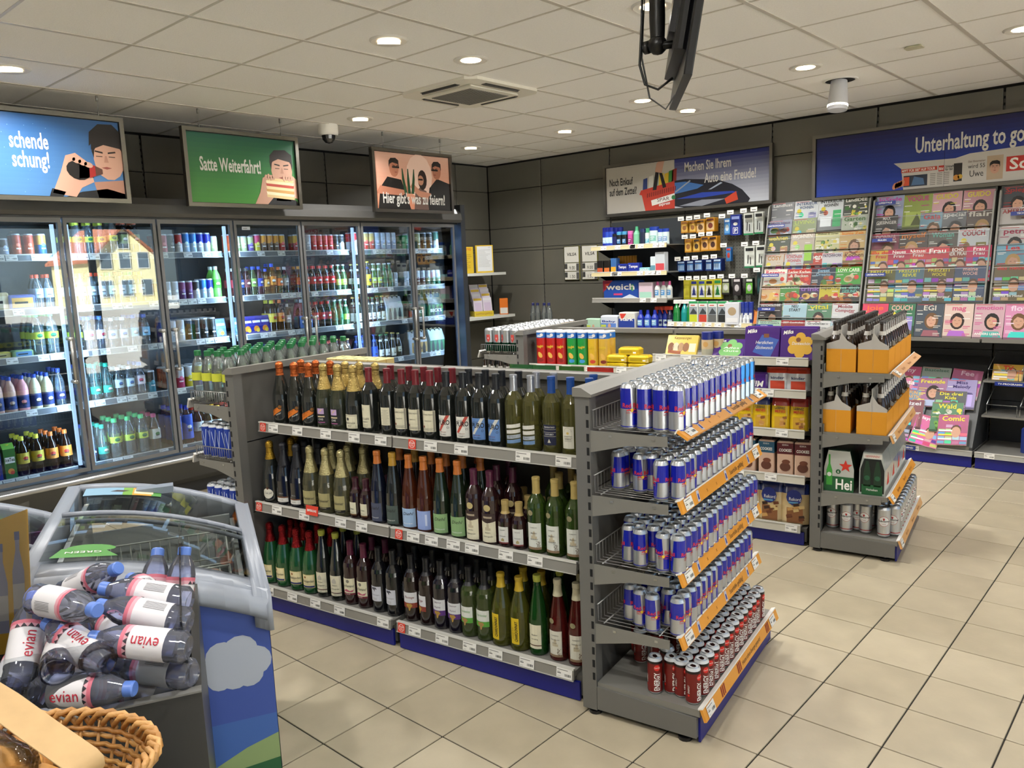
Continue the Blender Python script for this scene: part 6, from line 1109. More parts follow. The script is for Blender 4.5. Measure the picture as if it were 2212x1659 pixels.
for k in range(3): put('cleaner_bottle', tub(.036, .19, H(('1c2f9a', '2a4ab0', '1c2f9a')[k]), H('1a2a9a'), H('8ab8d8'), .8, neck=True), (X0 + .6 + k * .07, -.44 + .02 * k, .9855), 'dark blue cleaner bottle, %s beside the kitchen rolls' % od(k), 'bottle', 'blue cleaner bottles')
def spray(liq, trig):
    b = MB(); b.lathe([(.033, 0, liq), (.036, .008, liq), (.036, .1, liq), (.028, .14, liq), (.014, .17, liq), (.014, .185, trig)], 14, mat='gloss'); b.bev(-.055, .03, -.014, .014, .185, .222, .006, trig, 'satin'); b.prism([(-.045, .185), (-.03, .185), (-.02, .15), (-.03, .148)], -.006, .006, trig, 'satin', 'y'); mp = cyl(.036, 14, -PI / 2); b.rect(mp, -.024, .025, .024, .09, H('c9dce0'), 1); b.disc(mp, 0, .06, .014, tuple(c * .6 for c in liq), 2); return b
for k, (x, l, tr) in enumerate(((X0 + .74, '1c2f9a', 'c03a22'), (X0 + .80, '1c2f9a', 'c03a22'), (X0 + .85, '2a2a4a', 'c03a22'))): put('spray_bottle', spray(H(l), H(tr)), (x, -.30, .9855), 'blue spray bottle with red trigger, %s from left' % od(k), 'bottle', 'blue spray bottles', rot=.5)
for k, (x, l) in enumerate(((.05, '1f7a3a'), (.14, '1a8a8a'), (.2, '1f7a3a'))): put('spray_bottle', spray(H(l), H('d4d4d0')), (2.64 + x, -.34, 1.0505), '%s spray bottle with white trigger on the car care shelf' % ('green', 'teal', 'second green')[k], 'bottle', rot=PI + .3)
for k, (x, c2) in enumerate(((.265, 'b8c02a'), (.365, 'b83a2a'), (.465, '5a5c5a'), (.565, '1a1c1a'))):
    def a_w(b, mp, w, h): b.rect(mp, 0, h * .9, w, h, H('1f8a4a'), 1); b.rect(mp, w * .06, h * .4, w * .94, h * .75, H('8a949a'), 2); b.poly(mp, [(w * .1, h * .42), (w * .5, h * .7), (w * .9, h * .5), (w * .9, h * .42)], H('33383c'), 3); b.rect(mp, w * .2, h * .8, w * .7, h * .84, H('c03a2a'), 3)
    put('car_wipes_pack', pbox(.092, .05, .21, 'd0d4d0', c2, None, art=a_w, bev=.006), (2.64 + x, -.375, 1.0505), 'car wipes pack with %s base, %s from left' % (('lime', 'red', 'grey', 'black')[k], od(k)), 'pack', 'car wipes packs')
for k in range(2): put('car_wipes_pack', pbox(.09, .05, .21, '2a8a4a', 'b9c4bc', None), (2.64 + .64 + k * .03, -.30, 1.0505), 'green edge-on car wipes pack, %s of two' % od(k), 'pack')
def a_disp(b, mp, w, h): b.disc(mp, w * .5, h * .6, w * .3, H('a08a6a'), 2); b.rect(mp, w * .1, h * .1, w * .9, h * .3, H('d4d4d4'), 2)
put('display_box', pbox(.13, .12, .2, 'c4c6cc', None, None, art=a_disp), (2.64 + .68, -.39, 1.0505), 'white cardboard display box on the car care shelf', 'box', rot=.15)
for k in range(3): put('spray_can', tub(.024, .2, H('2a3a8a'), H('1c2f8a'), H('c9ccd0'), .72), (2.64 + .745 + k * .035, -.36 + k * .02, 1.0505), 'small blue-capped spray can, %s from left' % od(k), 'can', 'small spray cans')
for k in range(4): put('additive_bottle', tub(.015, .085, H('d4d6d8'), H('e0e0e0'), None, .7, neck=True), (2.64 + .72 + k * .036, -.41, 1.0505), 'tiny white additive bottle, %s from left' % od(k), 'bottle', 'tiny white bottles')
for k in range(4): put('squeegee', pbox(.09, .006, .12, ('d87a1a', 'e0a02a', '2a2a5a', 'd8601a')[k]), (2.64 + .825, -.33 + k * .03, 1.051), 'orange and navy ice scraper, %s in its stack' % od(k), 'scraper', 'ice scrapers', rot=(-.3, .35, .2))
# blister packs on hooks
def blister(w, h, c, c2, c3, n=5, shape=None):
    b = MB()
    for k in range(n):
        y = -.012 * (n - 1 - k); b.box(-w / 2, w / 2, y - .0015, y, -h, 0, H(c), 'satin')
        if k < n - 1: continue
    y0 = -.012 * (n - 1) - .0016; mp = flat((-w / 2, y0, -h), (1, 0, 0), (0, 0, 1)); b.rect(mp, w * .08, h * .1, w * .92, h * .7, H(c2), 1)
    if shape == 'tree': b.poly(mp, [(w * .2, h * .2), (w * .8, h * .2), (w * .65, h * .38), (w * .72, h * .38), (w * .5, h * .68), (w * .28, h * .38), (w * .35, h * .38)], H(c3), 2)
    elif shape == 'P': b.rect(mp, w * .25, h * .08, w * .75, h * .38, WHITE, 2); b.rect(mp, w * .29, h * .1, w * .71, h * .36, H(c), 3); b.text(mp, 'P', w * .5, h * .13, h * .2, WHITE, 4, al='c', bold=1); b.disc(mp, w * .5, h * .55, w * .22, WHITE, 2, ry=h * .08)
    elif shape == 'cell':
        for k in range(4): b.rect(mp, w * (.14 + .19 * k), h * .15, w * (.26 + .19 * k), h * .6, H(c3), 2)
    elif shape == 'cable': b.poly(mp, [(w * .3, h * .2), (w * .4, h * .2), (w * .42, h * .6), (w * .34, h * .6)], H(c3), 2); b.poly(mp, [(w * .58, h * .15), (w * .68, h * .15), (w * .64, h * .5), (w * .56, h * .5)], H(c3), 2); b.rect(mp, 0, 0, w, h * .08, H('1f7a4a'), 3)
    else: b.disc(mp, w * .5, h * .42, w * .28, H(c3), 2, ry=h * .2)
    b.rect(mp, w * .12, h * .78, w * .88, h * .92, H(c3), 2); return b
HK = []
def hook(x, z, tagged=True): HK.append((x, z))
BP = [(.04, 2.045, .075, .115, 'b07a1f', 'c8a04a', '8a5a2a', 'bulb', 'golden'), (.13, 2.045, .075, .115, 'b07a1f', 'c8a04a', '8a5a2a', 'bulb', 'golden'), (.215, 2.05, .09, .13, 'b8801f', 'c8a878', '5a3a1a', 'bulb', 'golden'), (.32, 2.06, .09, .13, 'b8801f', 'c8a878', '6a2a1a', 'bulb', 'golden'),
      (.08, 1.87, .075, .13, 'b07a1f', 'c8a04a', '8a5a2a', 'bulb', 'golden'), (.17, 1.87, .075, .13, 'b07a1f', 'c8a04a', '3a2a1a', 'bulb', 'golden'), (.26, 1.885, .085, .14, 'b8801f', 'c89a5a', '4a2a1a', 'bulb', 'golden'), (.345, 1.885, .085, .14, 'b8801f', 'c89a5a', '3a1a12', 'bulb', 'golden'),
      (.0, 1.66, .09, .11, '16245a', '3a74b0', 'a8c0d8', 'cell', 'navy battery'), (.1, 1.66, .08, .11, '16245a', '3a74b0', 'a8c0d8', 'cell', 'navy battery'), (.19, 1.665, .09, .11, '16245a', '3a74b0', 'a8c0d8', 'cell', 'navy battery'), (.3, 1.665, .07, .11, '16245a', '2a5a90', 'a8c0d8', 'cell', 'navy battery'), (.39, 1.67, .09, .12, '16245a', '3a74b0', 'a8c0d8', 'cell', 'navy battery'),
      (.04, 1.47, .07, .19, 'b8b02a', 'd0c83a', 'c8b83a', 'tree', 'yellow air freshener'), (.12, 1.47, .075, .19, 'b8b02a', 'd8d8d0', '23307a', 'tree', 'yellow and blue air freshener'), (.205, 1.47, .075, .19, 'a8b03a', 'd8d8d0', '2a3a8a', 'tree', 'lime air freshener'), (.285, 1.47, .08, .19, 'b8b02a', 'd8d8c8', '17171a', 'tree', 'yellow and black air freshener'), (.375, 1.475, .085, .195, 'b8b02a', 'd0d8c0', '1f7a3a', 'tree', 'yellow and green air freshener'),
      (.46, 1.48, .08, .155, '2a2826', 'a8b084', 'd0d0c8', None, 'black and olive perfume'), (.575, 1.48, .08, .165, '2a2426', '3a3436', 'd0c8c8', None, 'dark grey perfume'), (.70, 1.48, .075, .165, '1a2a1a', '6ab83a', 'd8d8d0', None, 'lime green perfume'), (.82, 1.53, .085, .2, '17302f', '1f4a4a', '0c1412', None, 'dark teal headset'),
      (.475, 2.04, .06, .15, '2a6ab0', '5a94c8', 'c9d8e0', None, 'light blue fuse'), (.56, 2.07, .1, .19, '1f2f86', '1f2f86', '8a9ad0', 'P', 'blue parking disc'), (.69, 2.075, .095, .2, 'c9ccc4', 'a8aca8', '1a1a1a', 'cable', 'white charging cable'), (.79, 2.08, .085, .2, 'c9ccc4', 'a8aca8', '1a1a1a', 'cable', 'second white charging cable'),
      (.49, 1.77, .05, .13, '2a6ab0', '4a84b8', 'c03a2a', None, 'small light blue fuse'), (.70, 1.77, .1, .2, 'ccd0c8', 'd0d4cc', '16181a', 'cable', 'white car charger'), (.81, 1.775, .09, .2, 'ccd0c8', 'd0d4cc', '16181a', 'cable', 'second white car charger')]
cntb = {}
hm = MB(); hm.tube([(0, 0, 0), (0, -.2, .005)], .0025, H('b0b0ae'), 'metal', 5); hm.box(-.032, .032, -.21, -.208, -.01, .028, TAGC, 'paper'); hm.box(-.02, .02, -.2105, -.21, .0, .008, H('6d6b68'), 'paper'); hme = mesh_of(hm, 'hook')
for dx, z, w, h, c, c2, c3, sh, ds in BP:
    shape = sh if sh in ('tree', 'P', 'cell', 'cable') else None; n = 7 if sh in ('bulb', 'cell') else 4; cntb[ds] = cntb.get(ds, 0) + 1
    put('blister_pack', blister(w, h, c, c2, c3, n, shape), (2.66 + dx, -.12, z - .012), '%s blister pack on a pegboard hook%s' % (ds, '' if sum(q[8] == ds for q in BP) == 1 else ', %s from left' % od(cntb[ds] - 1)), 'pack', 'blister packs on the pegboard')
    obj('hook', hme, pg_, (.02 + dx, -.052, z))
# ---- VILSA price boards on the wall
def d_price(b, mp, w, h):
    b.rect(mp, 0, 0, w, h, H('c9c24a'), 0); b.rect(mp, .006, h * .53, w - .006, h - .006, H('d4d2c8'), 1); b.text(mp, 'VILSA', w / 2, h * .72, .035, BLACK, 2, al='c', w=w * .62, shear=.2, bold=1)
    for z, t in ((h * .29, '9.00'), (h * .04, '1.50')): b.rect(mp, .006, z - .004, w - .006, z + h * .22, H('d4d2c8'), 1); b.rect(mp, .008, z + .02, .045, z + h * .2, H('3a3a38'), 2); b.rect(mp, w - .045, z + .0, w - .008, z + h * .2, H('4a4a48'), 2); b.text(mp, t, w * .52, z + .012, .038, BLACK, 3, al='c', w=w * .38)
for k, x in enumerate((1.07, 1.32)):
    b = MB(); b.box(0, .215, -.01, 0, 0, .385, H('c9c24a'), 'satin'); d_price(b, flat((0, -.01, 0), (1, 0, 0), (0, 0, 1)), .215, .385); tag(b.build('price_board', None, (x, YW - .003, 1.475)), '%s white and yellow price board on the grey back wall' % ('left', 'right')[k], 'sign')
# ---- lotto corner on the left wall
lt_ = thing('corner_shelving', 'two white shelf boards on the grey wall beside the cooler', 'shelving', (XW, -.68, 0))
LS = H('d0d2cc')
for z, x1, y1 in ((1.6, .43, .45), (1.1, .46, .55)):
    b = MB(); b.box(.003, x1, -.8, y1, z - .03, z, LS, 'satin'); b.build('shelf_board', lt_)
def leaflet(w, h, c, art=None, t=.02):
    b = MB(); b.box(0, t, 0, w, 0, h, H(c), 'paper'); mp = flat((t, 0, 0), (0, 1, 0), (0, 0, 1)); art and art(b, mp, w, h); return b
def a_lot(b, mp, w, h): b.text(mp, 'LOTTO', w * .58, h * .86, .026, H('c03a22'), 2, al='c', w=w * .6, bold=1); [b.rect(mp, w * .1, h * (.7 - .07 * k), w * random.uniform(.6, .9), h * (.7 - .07 * k) + .004, H('7a6a1a'), 2) for k in range(8)]
def a_let(b, mp, w, h): b.rect(mp, w * .08, h * .06, w * .94, h * .96, H('d4d6d8'), 1); [b.rect(mp, w * .14, h * (.82 - .05 * k), w * random.uniform(.5, .85), h * (.82 - .05 * k) + .003, H('8b8b8b'), 2) for k in range(13)]; b.text(mp, 'LOTTO', w * .72, h * .9, .008, BLACK, 3, w=.03)
put('notice_folder', leaflet(.2, .3, 'c9a81f', a_lot), (.16, -.84, 1.601), 'yellow lottery notice standing on the upper white shelf', 'folder', rot=-.3); put('framed_letter', leaflet(.215, .315, 'c9a82a', a_let), (.235, -.62, 1.601), 'white letter in a yellow frame on the upper shelf', 'frame', rot=-.42)
t = thing('leaflet_holder', 'stepped holder of lottery leaflets on the lower white shelf', 'holder', (.13, -.64, 1.101), -.42)
b = MB(); b.prism([(0, 0), (.14, 0), (.14, .06), (0, .06)], 0, .24, H('c9b02a'), 'satin', 'y'); b.text(flat((.14, 0, 0), (0, 1, 0), (0, 0, 1)), 'LOTTO LOTTO', .12, .02, .02, H('8a5a1a'), 2, al='c', w=.2, bold=1); b.build('tray', t)
for i in range(4):
    for j in range(2):
        b = MB(); b.box(0, .004, 0, .11, 0, .2, H('c4bcc8'), 'paper'); mp = flat((.004, 0, 0), (0, 1, 0), (0, 0, 1)); b.rect(mp, .005, .165, .105, .192, H(('b89a2a', 'c9c9cc')[(i + j) % 2]), 1); b.rect(mp, .015, .04, .095, .14, H(('b8a8c0', 'c0a0a8', 'a03a3a', 'b8b0c8')[i]), 1); b.build('leaflet', t, (.125 - i * .035, .005 + j * .118, .02 + i * .05), (0, -.2, 0))
put('card_dispenser', pbox(.1, .06, .19, 'd8701a', 'd4d0c8', None), (.30, -.24, 1.1005), 'orange and white card dispenser on the lower white shelf', 'dispenser', rot=.8)
for k in range(4):
    o_ = simple_bottle((.72, .77, .78), None, H('23285a'), .27, .036)('water_bottle'); o_.location = (1.02 + k * .065 + (.03 if k > 1 else 0), -.55, .9855); tag(o_, 'navy-capped bottle by the wall, %s from left' % od(k), 'bottle', 'navy-capped bottles by the wall')
# ================================================================ goods on the second run and on the left end racks
def bag(w, h, d, c, c2, txts=(), art=None, top=None, mat='gloss'):
    """standing pillow bag with pinched top seam"""
    b = MB(); rows_ = [(0, 1., .85), (.06, 1., 1.), (.45, 1., .95), (.75, .97, .6), (.92, .95, .12), (1., .95, .06)]; n = 8; vs = []
    prof = [(-.5, -.25), (-.3, -.5), (.3, -.5), (.5, -.25), (.5, .25), (.3, .5), (-.3, .5), (-.5, .25)]
    for f_, sx, sy in rows_: vs += [(x * w * sx, y * d * sy, f_ * h) for x, y in prof]
    k = 0
    for i in range(len(rows_) - 1):
        col = H(c) if (not top or rows_[i][0] < .7) else H(top)
        b.add(vs[i * n:(i + 2) * n], [(q, (q + 1) % n, n + (q + 1) % n, n + q) for q in range(n)], col, mat, True)
    b.add(vs[:n], [tuple(reversed(range(n)))], H(c), mat)
    mp = flat((-w * .3, -d * .5 - .0004, 0), (1, 0, 0), (0, 0, 1)); W_ = w * .6
    if c2: b.rect(mp, -w * .0, h * .04, W_, h * .42, H(c2), 1)
    if art: art(b, mp, W_, h)
    for t, z, hh, col in txts: b.text(mp, t, W_ / 2, h * z, h * hh, col, 4, al='c', w=W_ * .95, bold=1)
    return b
def g2put(name, mb, u, v, z, label, cat, group=None, dr=0, G=G2): return put(name, mb, G(u, v, z + .0008), label, cat, group, rot=AG + dr)
def biscuits(b, mp, w, h):
    for k in range(6): x, z = w * random.uniform(.1, .8), h * random.uniform(.08, .36); b.poly(mp, [(x, z), (x + .022, z + .004), (x + .02, z + .018), (x - .003, z + .014)], H(('c08a4a', '8a5424', 'd0a060')[k % 3]), 2 + k % 2)
def tube_can(c, c2):
    b = MB(); R = .0375; b.lathe([(R, 0, H('c9c9cc')), (R, .006, H(c)), (R, .19, H('2a6ab8')), (R, .226, H('c9c9cc')), (R, .232, H('d8d4d0')), (R * .95, .236, H('d8d4d0'))], 18, mat='satin'); mp = cyl(R, 18, -PI / 2 + .1); b.text(mp, 'Pringles', 0, .125, .018, H('d8b82a'), 3, al='c', w=.05, bold=1, rot=.15); b.rect(mp, -.022, .196, .01, .201, WHITE, 2); b.rect(mp, -.022, .206, .002, .21, WHITE, 2); b.disc(mp, .014, .21, .011, H('d8d4d0'), 2); b.disc(mp, .0, .075, .014, H('d8a84a'), 2, ry=.022, rot=.6); b.disc(mp, .004, .04, .02, H(c2), 2, ry=.012); return b
PTI = [(-1.82, 'b01f1c', '8a1a18', 'red'), (-1.742, 'b01f1c', '8a1a18', 'red'), (-1.664, 'b01f1c', '8a1a18', 'red'), (-1.582, '1f8a3a', '3a8ac0', 'green'), (-1.504, '1f8a3a', '3a8ac0', 'green'), (-1.426, 'd0a82a', 'c0402a', 'yellow'), (-1.348, 'c8a03a', '7a2a1a', 'yellow')]
cn_ = {}
for u, c, c2, nm in PTI:
    cn_[nm] = cn_.get(nm, 0) + 1
    for r in range(2): g2put('crisp_tube', tube_can(c, c2), u, .11 + r * .08, .985, '%s crisp tube, %s of its colour, %s row of upper left bay' % (nm, od(cn_[nm] - 1), ('front', 'second')[r]), 'crisp tube', 'crisp tubes')
for k, (u, v, z) in enumerate([(-1.25, .12, .985), (-1.1, .12, .985), (-1.25, .12, 1.03), (-1.1, .12, 1.03), (-1.18, .15, 1.075)]):
    b = MB(); b.bev(-.07, .07, -.05, .05, 0, .044, .012, H('d0b01f'), 'gloss'); mp = flat((-.07, -.05, 0), (1, 0, 0), (0, 0, 1)); [b.rect(mp, .02, .01 + q * .006, .1, .012 + q * .006, H('7a6a10'), 1) for q in range(3)]; b.rect(mp, .105, .008, .125, .018, WHITE, 1)
    g2put('biscuit_pack', b, u, v, z, 'yellow biscuit pack beside the crisp tubes, %s of the pile' % od(k), 'pack', 'yellow biscuit packs', random.uniform(-.06, .06))
def tray(w, h, c, art, tilt, u, v, z, nm, label):
    b = MB(); b.bev(-w / 2, w / 2, 0, .025, 0, h, .003, H(c), 'gloss'); art(b, flat((-w / 2, 0, 0), (1, 0, 0), (0, 0, 1)), w, h); o = b.build(nm, None, G2(u, v, z + .002), (-tilt, 0, AG)); return tag(o, label, 'box')
def a_cat(b, mp, w, h):
    b.text(mp, 'Katzenzungen', w * .5, h * .8, .018, H('6a4a1a'), 3, al='c', w=w * .55)
    for k in range(4): x = w * (.16 + .16 * k); b.disc(mp, x, h * .42, .02, H(('7a4a2a', 'd0c0a0', 'a8825a', '8a5a34')[k]), 2, ry=.03)
    for k in range(3): b.poly(mp, [(w * .08, h * (.14 + .05 * k)), (w * .5, h * (.08 + .05 * k)), (w * .5, h * (.12 + .05 * k)), (w * .08, h * (.18 + .05 * k))], H('9a4a2a'), 3)
    b.rect(mp, w * .74, h * .2, w * .95, h * .6, H('d8d0b0'), 2)
tray(.2, .14, 'd8bc5a', a_cat, .5, -.83, .1, 1.075, 'chocolate_box', 'pale yellow chocolate box leaning on the upper chocolate shelf')
for k in range(2): g2put('sausage_jar', (lambda b: (b.lathe([(.032, 0, H('8a8a7a')), (.034, .006, H('a8a490')), (.034, .05, H('c9b08a')), (.034, .105, H('1c2a7a')), (.034, .135, H('1c2a7a')), (.033, .15, H('23307a'))], 16, mat='satin'), b.disc(cyl(.034, 16, -PI / 2), 0, .078, .016, H('c89a5a'), 2), b)[-1])(MB()), -.66 + k * .045, .11 + k * .06, 1.075, 'blue-capped can of wafers, %s of two on the upper chocolate shelf' % ('front', 'rear')[k], 'can')
PUR = '4a2a7a'
def a_mil(blob, col, t1, t2):
    def a(b, mp, w, h):
        b.text(mp, 'Milka', w * .07, h * .78, h * .12, WHITE, 3, w=w * .28, shear=.3, rot=.15, bold=1)
        if blob == 'flower':
            for k in range(6): b.disc(mp, w * .55 + .045 * math.cos(k * PI / 3 + .5), h * .45 + .045 * math.sin(k * PI / 3 + .5), .028, H(col), 2 + k * .2)
            b.disc(mp, w * .55, h * .45, .04, H(col), 3.4); b.disc(mp, w * .5, h * .62, .014, H('7a4a2a'), 4, n=8)
        else: b.poly(mp, [(w * .25, h * .2), (w * .75, h * .02), (w * .98, h * .6), (w * .5, h * .75)], H(col), 2); b.rect(mp, w * .55, h * .66, w * .7, h * .78, H('7a4a2a'), 4)
        b.text(mp, t1, w * .57, h * .46, h * .1, WHITE, 5, al='c', w=w * .5, shear=.2)
        if t2: b.text(mp, t2, w * .57, h * .3, h * .1, WHITE, 5, al='c', w=w * .5, shear=.2)
    return a
tray(.19, .14, PUR, a_mil('flower', '6aa85a', 'Alles', 'Gute'), .75, -.535, .09, 1.075, 'chocolate_box', 'purple chocolate box with green flower, lying back')
tray(.2, .185, PUR, a_mil('note', '3a5aa8', 'Herzlichen', 'Glückwunsch'), .2, -.335, .09, 1.075, 'chocolate_box', 'purple chocolate box with blue gift tag')
tray(.2, .18, PUR, a_mil('flower', 'd8a83a', 'Dankeschön', None), .2, -.13, .09, 1.075, 'chocolate_box', 'purple chocolate box with yellow flower')
for k, u in enumerate((-.335, -.13)): tray(.2, .185, '553388', lambda b, mp, w, h: None, .15, u, .14, 1.075, 'chocolate_box', 'plain purple chocolate box behind the %s front box' % ('blue-tag', 'yellow-flower')[k])
b = MB(); b.bev(-.1, .1, -.05, .05, 0, .1, .01, H(PUR), 'gloss'); mp = flat((.1, -.0505, .1), (-1, 0, 0), (0, 0, -1)); mp2 = flat((-.1, -.05, 0), (1, 0, 0), (0, 0, 1)); b.disc(mp2, .03, .05, .022, H('c8a05a'), 2); b.text(mp2, 'Milka', .13, .05, .035, WHITE, 3, al='c', w=.1, shear=.2, rot=PI, bold=1); g2put('chocolate_pack', b, -.39, .12, .898, 'purple chocolate biscuit pack on the second chocolate shelf', 'pack')
for k, u in enumerate((-.24, -.125)): g2put('sweets_bag', bag(.13, .13, .06, 'c9ccd0', 'c8452a', [('kinder', .5, .12, H('1c2a5a'))], None, 'c03a22'), u, .11, .898, 'white and orange chocolate bag, %s on the second shelf' % ('left', 'right')[k], 'bag', None, .1)
LB = [(-.51, '23306a'), (-.42, '23306a'), (-.33, '23306a'), (-.22, 'a02a22'), (-.115, 'a02a22')]
for k, (u, tp) in enumerate(LB):
    for r in range(2): g2put('biscuit_bag', bag(.1, .185, .06, 'd8b41f', 'c89a2a', [('LEIBNIZ', .66, .08, INK), ('MINIS', .55, .09, H('c83a22'))], biscuits, tp), u, .1 + r * .07, .668, 'yellow mini biscuit bag with %s top, %s from left, %s row' % (('blue', 'red')[k > 2], od(k), ('front', 'second')[r]), 'bag', 'mini biscuit bags', random.uniform(-.08, .08))
def a_cook(b, mp, w, h): b.disc(mp, w * .5, h * .25, w * .33, H('5a3020'), 2, ry=h * .13); b.disc(mp, w * .55, h * .4, w * .25, H('6a3a26'), 3, ry=h * .07)
for k, (u, c, nm) in enumerate(((-.5, '2f5a74', 'teal'), (-.405, '2f5a74', 'teal'), (-.295, '2f5a74', 'teal'), (-.19, '5a2026', 'maroon'), (-.092, '5a2026', 'maroon'))):
    for r in range(2):
        b = MB(); b.bev(-.045, .045, -.028, .028, 0, .2, .006, H('c9a892'), 'satin'); b.box(-.0455, .0455, -.0285, .0285, .125, .19, H(c), 'satin'); mp = flat((-.0455, -.029, 0), (1, 0, 0), (0, 0, 1)); a_cook(b, mp, .091, .2); b.text(mp, 'EDEKA', .0455, .175, .009, WHITE, 3, al='c', w=.035); b.text(mp, 'COOKIES', .0455, .14, .017, WHITE, 3, al='c', w=.07, bold=1); b.box(-.03, .03, -.01, .01, .2, .215, H('3a1a12'), 'satin'); g2put('cookie_pack', b, u, .1 + r * .065, .402, '%s cookie pack, %s from left, %s row on the cookie shelf' % (nm, od(k), ('front', 'second')[r]), 'pack', 'cookie packs', .12 if k > 2 else 0)
def a_rek(b, mp, w, h):
    b.disc(mp, w * .45, h * .68, w * .48, H('1a2a78'), 2, ry=h * .2); b.text(mp, 'Rekord', w * .5, h * .6, h * .09, WHITE, 4, al='c', w=w * .75); b.rect(mp, w * .1, h * .53, w * .7, h * .57, H('5a9ac8'), 3)
    for k in range(9): x, z = w * random.uniform(0, .8), h * random.uniform(.05, .45); b.poly(mp, [(x, z), (x + .03, z + .008), (x + .026, z + .024), (x - .004, z + .018)], H(('6a3a20', 'd0b47a', '3a2014', 'c89a5a')[k % 4]), 2 + k % 3)
for k, u in enumerate((-.53, -.405, -.275, -.135)): g2put('biscuit_bag', bag(.15, .235, .08, 'd0b88a', '8a5a34', (), a_rek, '1a2a6a'), u, .12, .112, 'large blue and beige biscuit bag, %s from left on the base shelf' % od(k), 'bag', 'large biscuit bags', random.uniform(-.1, .1))
# ---- beer rack
BW = simple_bottle((.03, .015, .008), H('c9c4b4'), H('3c3a38'), .265, .03, z0=.05, z1=.1, mat='dark_glass', lab2=H('c9c6c0'), shape='beer')('beer_bottle'); hold(BW)
def carrier():
    b = MB(); w, d, h = .15, .225, .125; O = H('d8921a'); G_ = H('b4b0aa')
    b.box(-w / 2, w / 2, -d / 2, -d / 2 + .002, 0, h, O, 'paper'); b.box(-w / 2, w / 2, d / 2 - .002, d / 2, 0, h, O, 'paper'); b.box(-w / 2, -w / 2 + .002, -d / 2, d / 2, 0, h, O, 'paper'); b.box(w / 2 - .002, w / 2, -d / 2, d / 2, 0, h, O, 'paper'); b.box(-w / 2, w / 2, -d / 2, d / 2, 0, .002, O, 'paper')
    for y in (-d / 2 + .001, d / 2 - .001): b.prism([(-w / 2, h), (w / 2, h), (w / 2, h + .018), (w * .2, h + .045), (.003, h + .085), (-.003, h + .085), (-.01, h + .05), (-w / 2, h + .028)], y - .001, y + .001, G_, 'paper', 'y')
    b.box(-.0015, .0015, -d / 2, d / 2, .002, .25, G_, 'paper'); return b.build('beer_carrier')
CRR = hold(carrier())
for si, (z, cols, nm) in enumerate(((1.025, (.115, .275), 'top'), (.69, (.095, .275), 'second'))):
    for c, u in enumerate(cols):
        for r in range(4 if si == 0 or c == 1 else 3):
            v = .13 + r * .228; place(CRR, G2(u, v, z + .001), AG, 'orange and grey beer carrier, %s from the aisle end, %s column, %s beer shelf' % (od(r), ('inner', 'outer')[c], nm), 'carrier', 'beer carriers')
            for i in range(2):
                for j in range(3): place(BW, G2(u + (i - .5) * .073, v + (j - 1) * .072, z + .0035), random.uniform(0, 6), 'brown beer bottle in %s carrier, %s column, %s shelf, %s pair, %s side' % (od(r), ('inner', 'outer')[c], nm, od(j), ('left', 'right')[i]), 'bottle', 'beer bottles in carriers')
def hei():
    b = MB(); w, d, h = .155, .2, .235; Gn = H('1c5a30'); b.prism([(-w / 2, 0), (w / 2, 0), (w / 2, h * .55), (w * .36, h), (-w * .36, h), (-w / 2, h * .55)], -d / 2, d / 2, H('17301f'), 'gloss', 'y')
    for s in (1, -1):
        mp = flat((-w / 2 * s, -d / 2 * s, 0), (s, 0, 0), (0, 0, 1)); b.poly(mp, [(0, h * .3), (w, h * .3), (w, h * .55), (w * .86, h * .98), (w * .14, h * .98), (0, h * .55)], H('b0b2ac'), 1); b.rect(mp, 0, 0, w, h * .36, Gn, 2); b.text(mp, 'Hei', w * .38, h * .06, h * .25, WHITE, 4, w=w * .58, bold=1)
        R5 = []
        for k in range(10): a = PI / 2 + k * PI / 5; rr = .036 if k % 2 == 0 else .015; R5.append((w * .72 + rr * math.cos(a), h * .62 + rr * math.sin(a)))
        for k in range(10): b.poly(mp, [(w * .72, h * .62), R5[k], R5[(k + 1) % 10]], H('c8301f'), 3)
        b.poly(mp, [(w * .08, h * .14), (w * .28, h * .14), (w * .28, h * .5), (w * .21, h * .66), (w * .21, h * .88), (w * .15, h * .88), (w * .15, h * .66), (w * .08, h * .5)], H('3f9a3a'), 3); b.disc(mp, w * .18, h * .4, .012, H('d4d8d0'), 4); b.disc(mp, w * .48, h * .48, .013, Gn, 4); b.text(mp, '6', w * .48, h * .45, .014, WHITE, 5, al='c')
    return b.build('beer_sixpack')
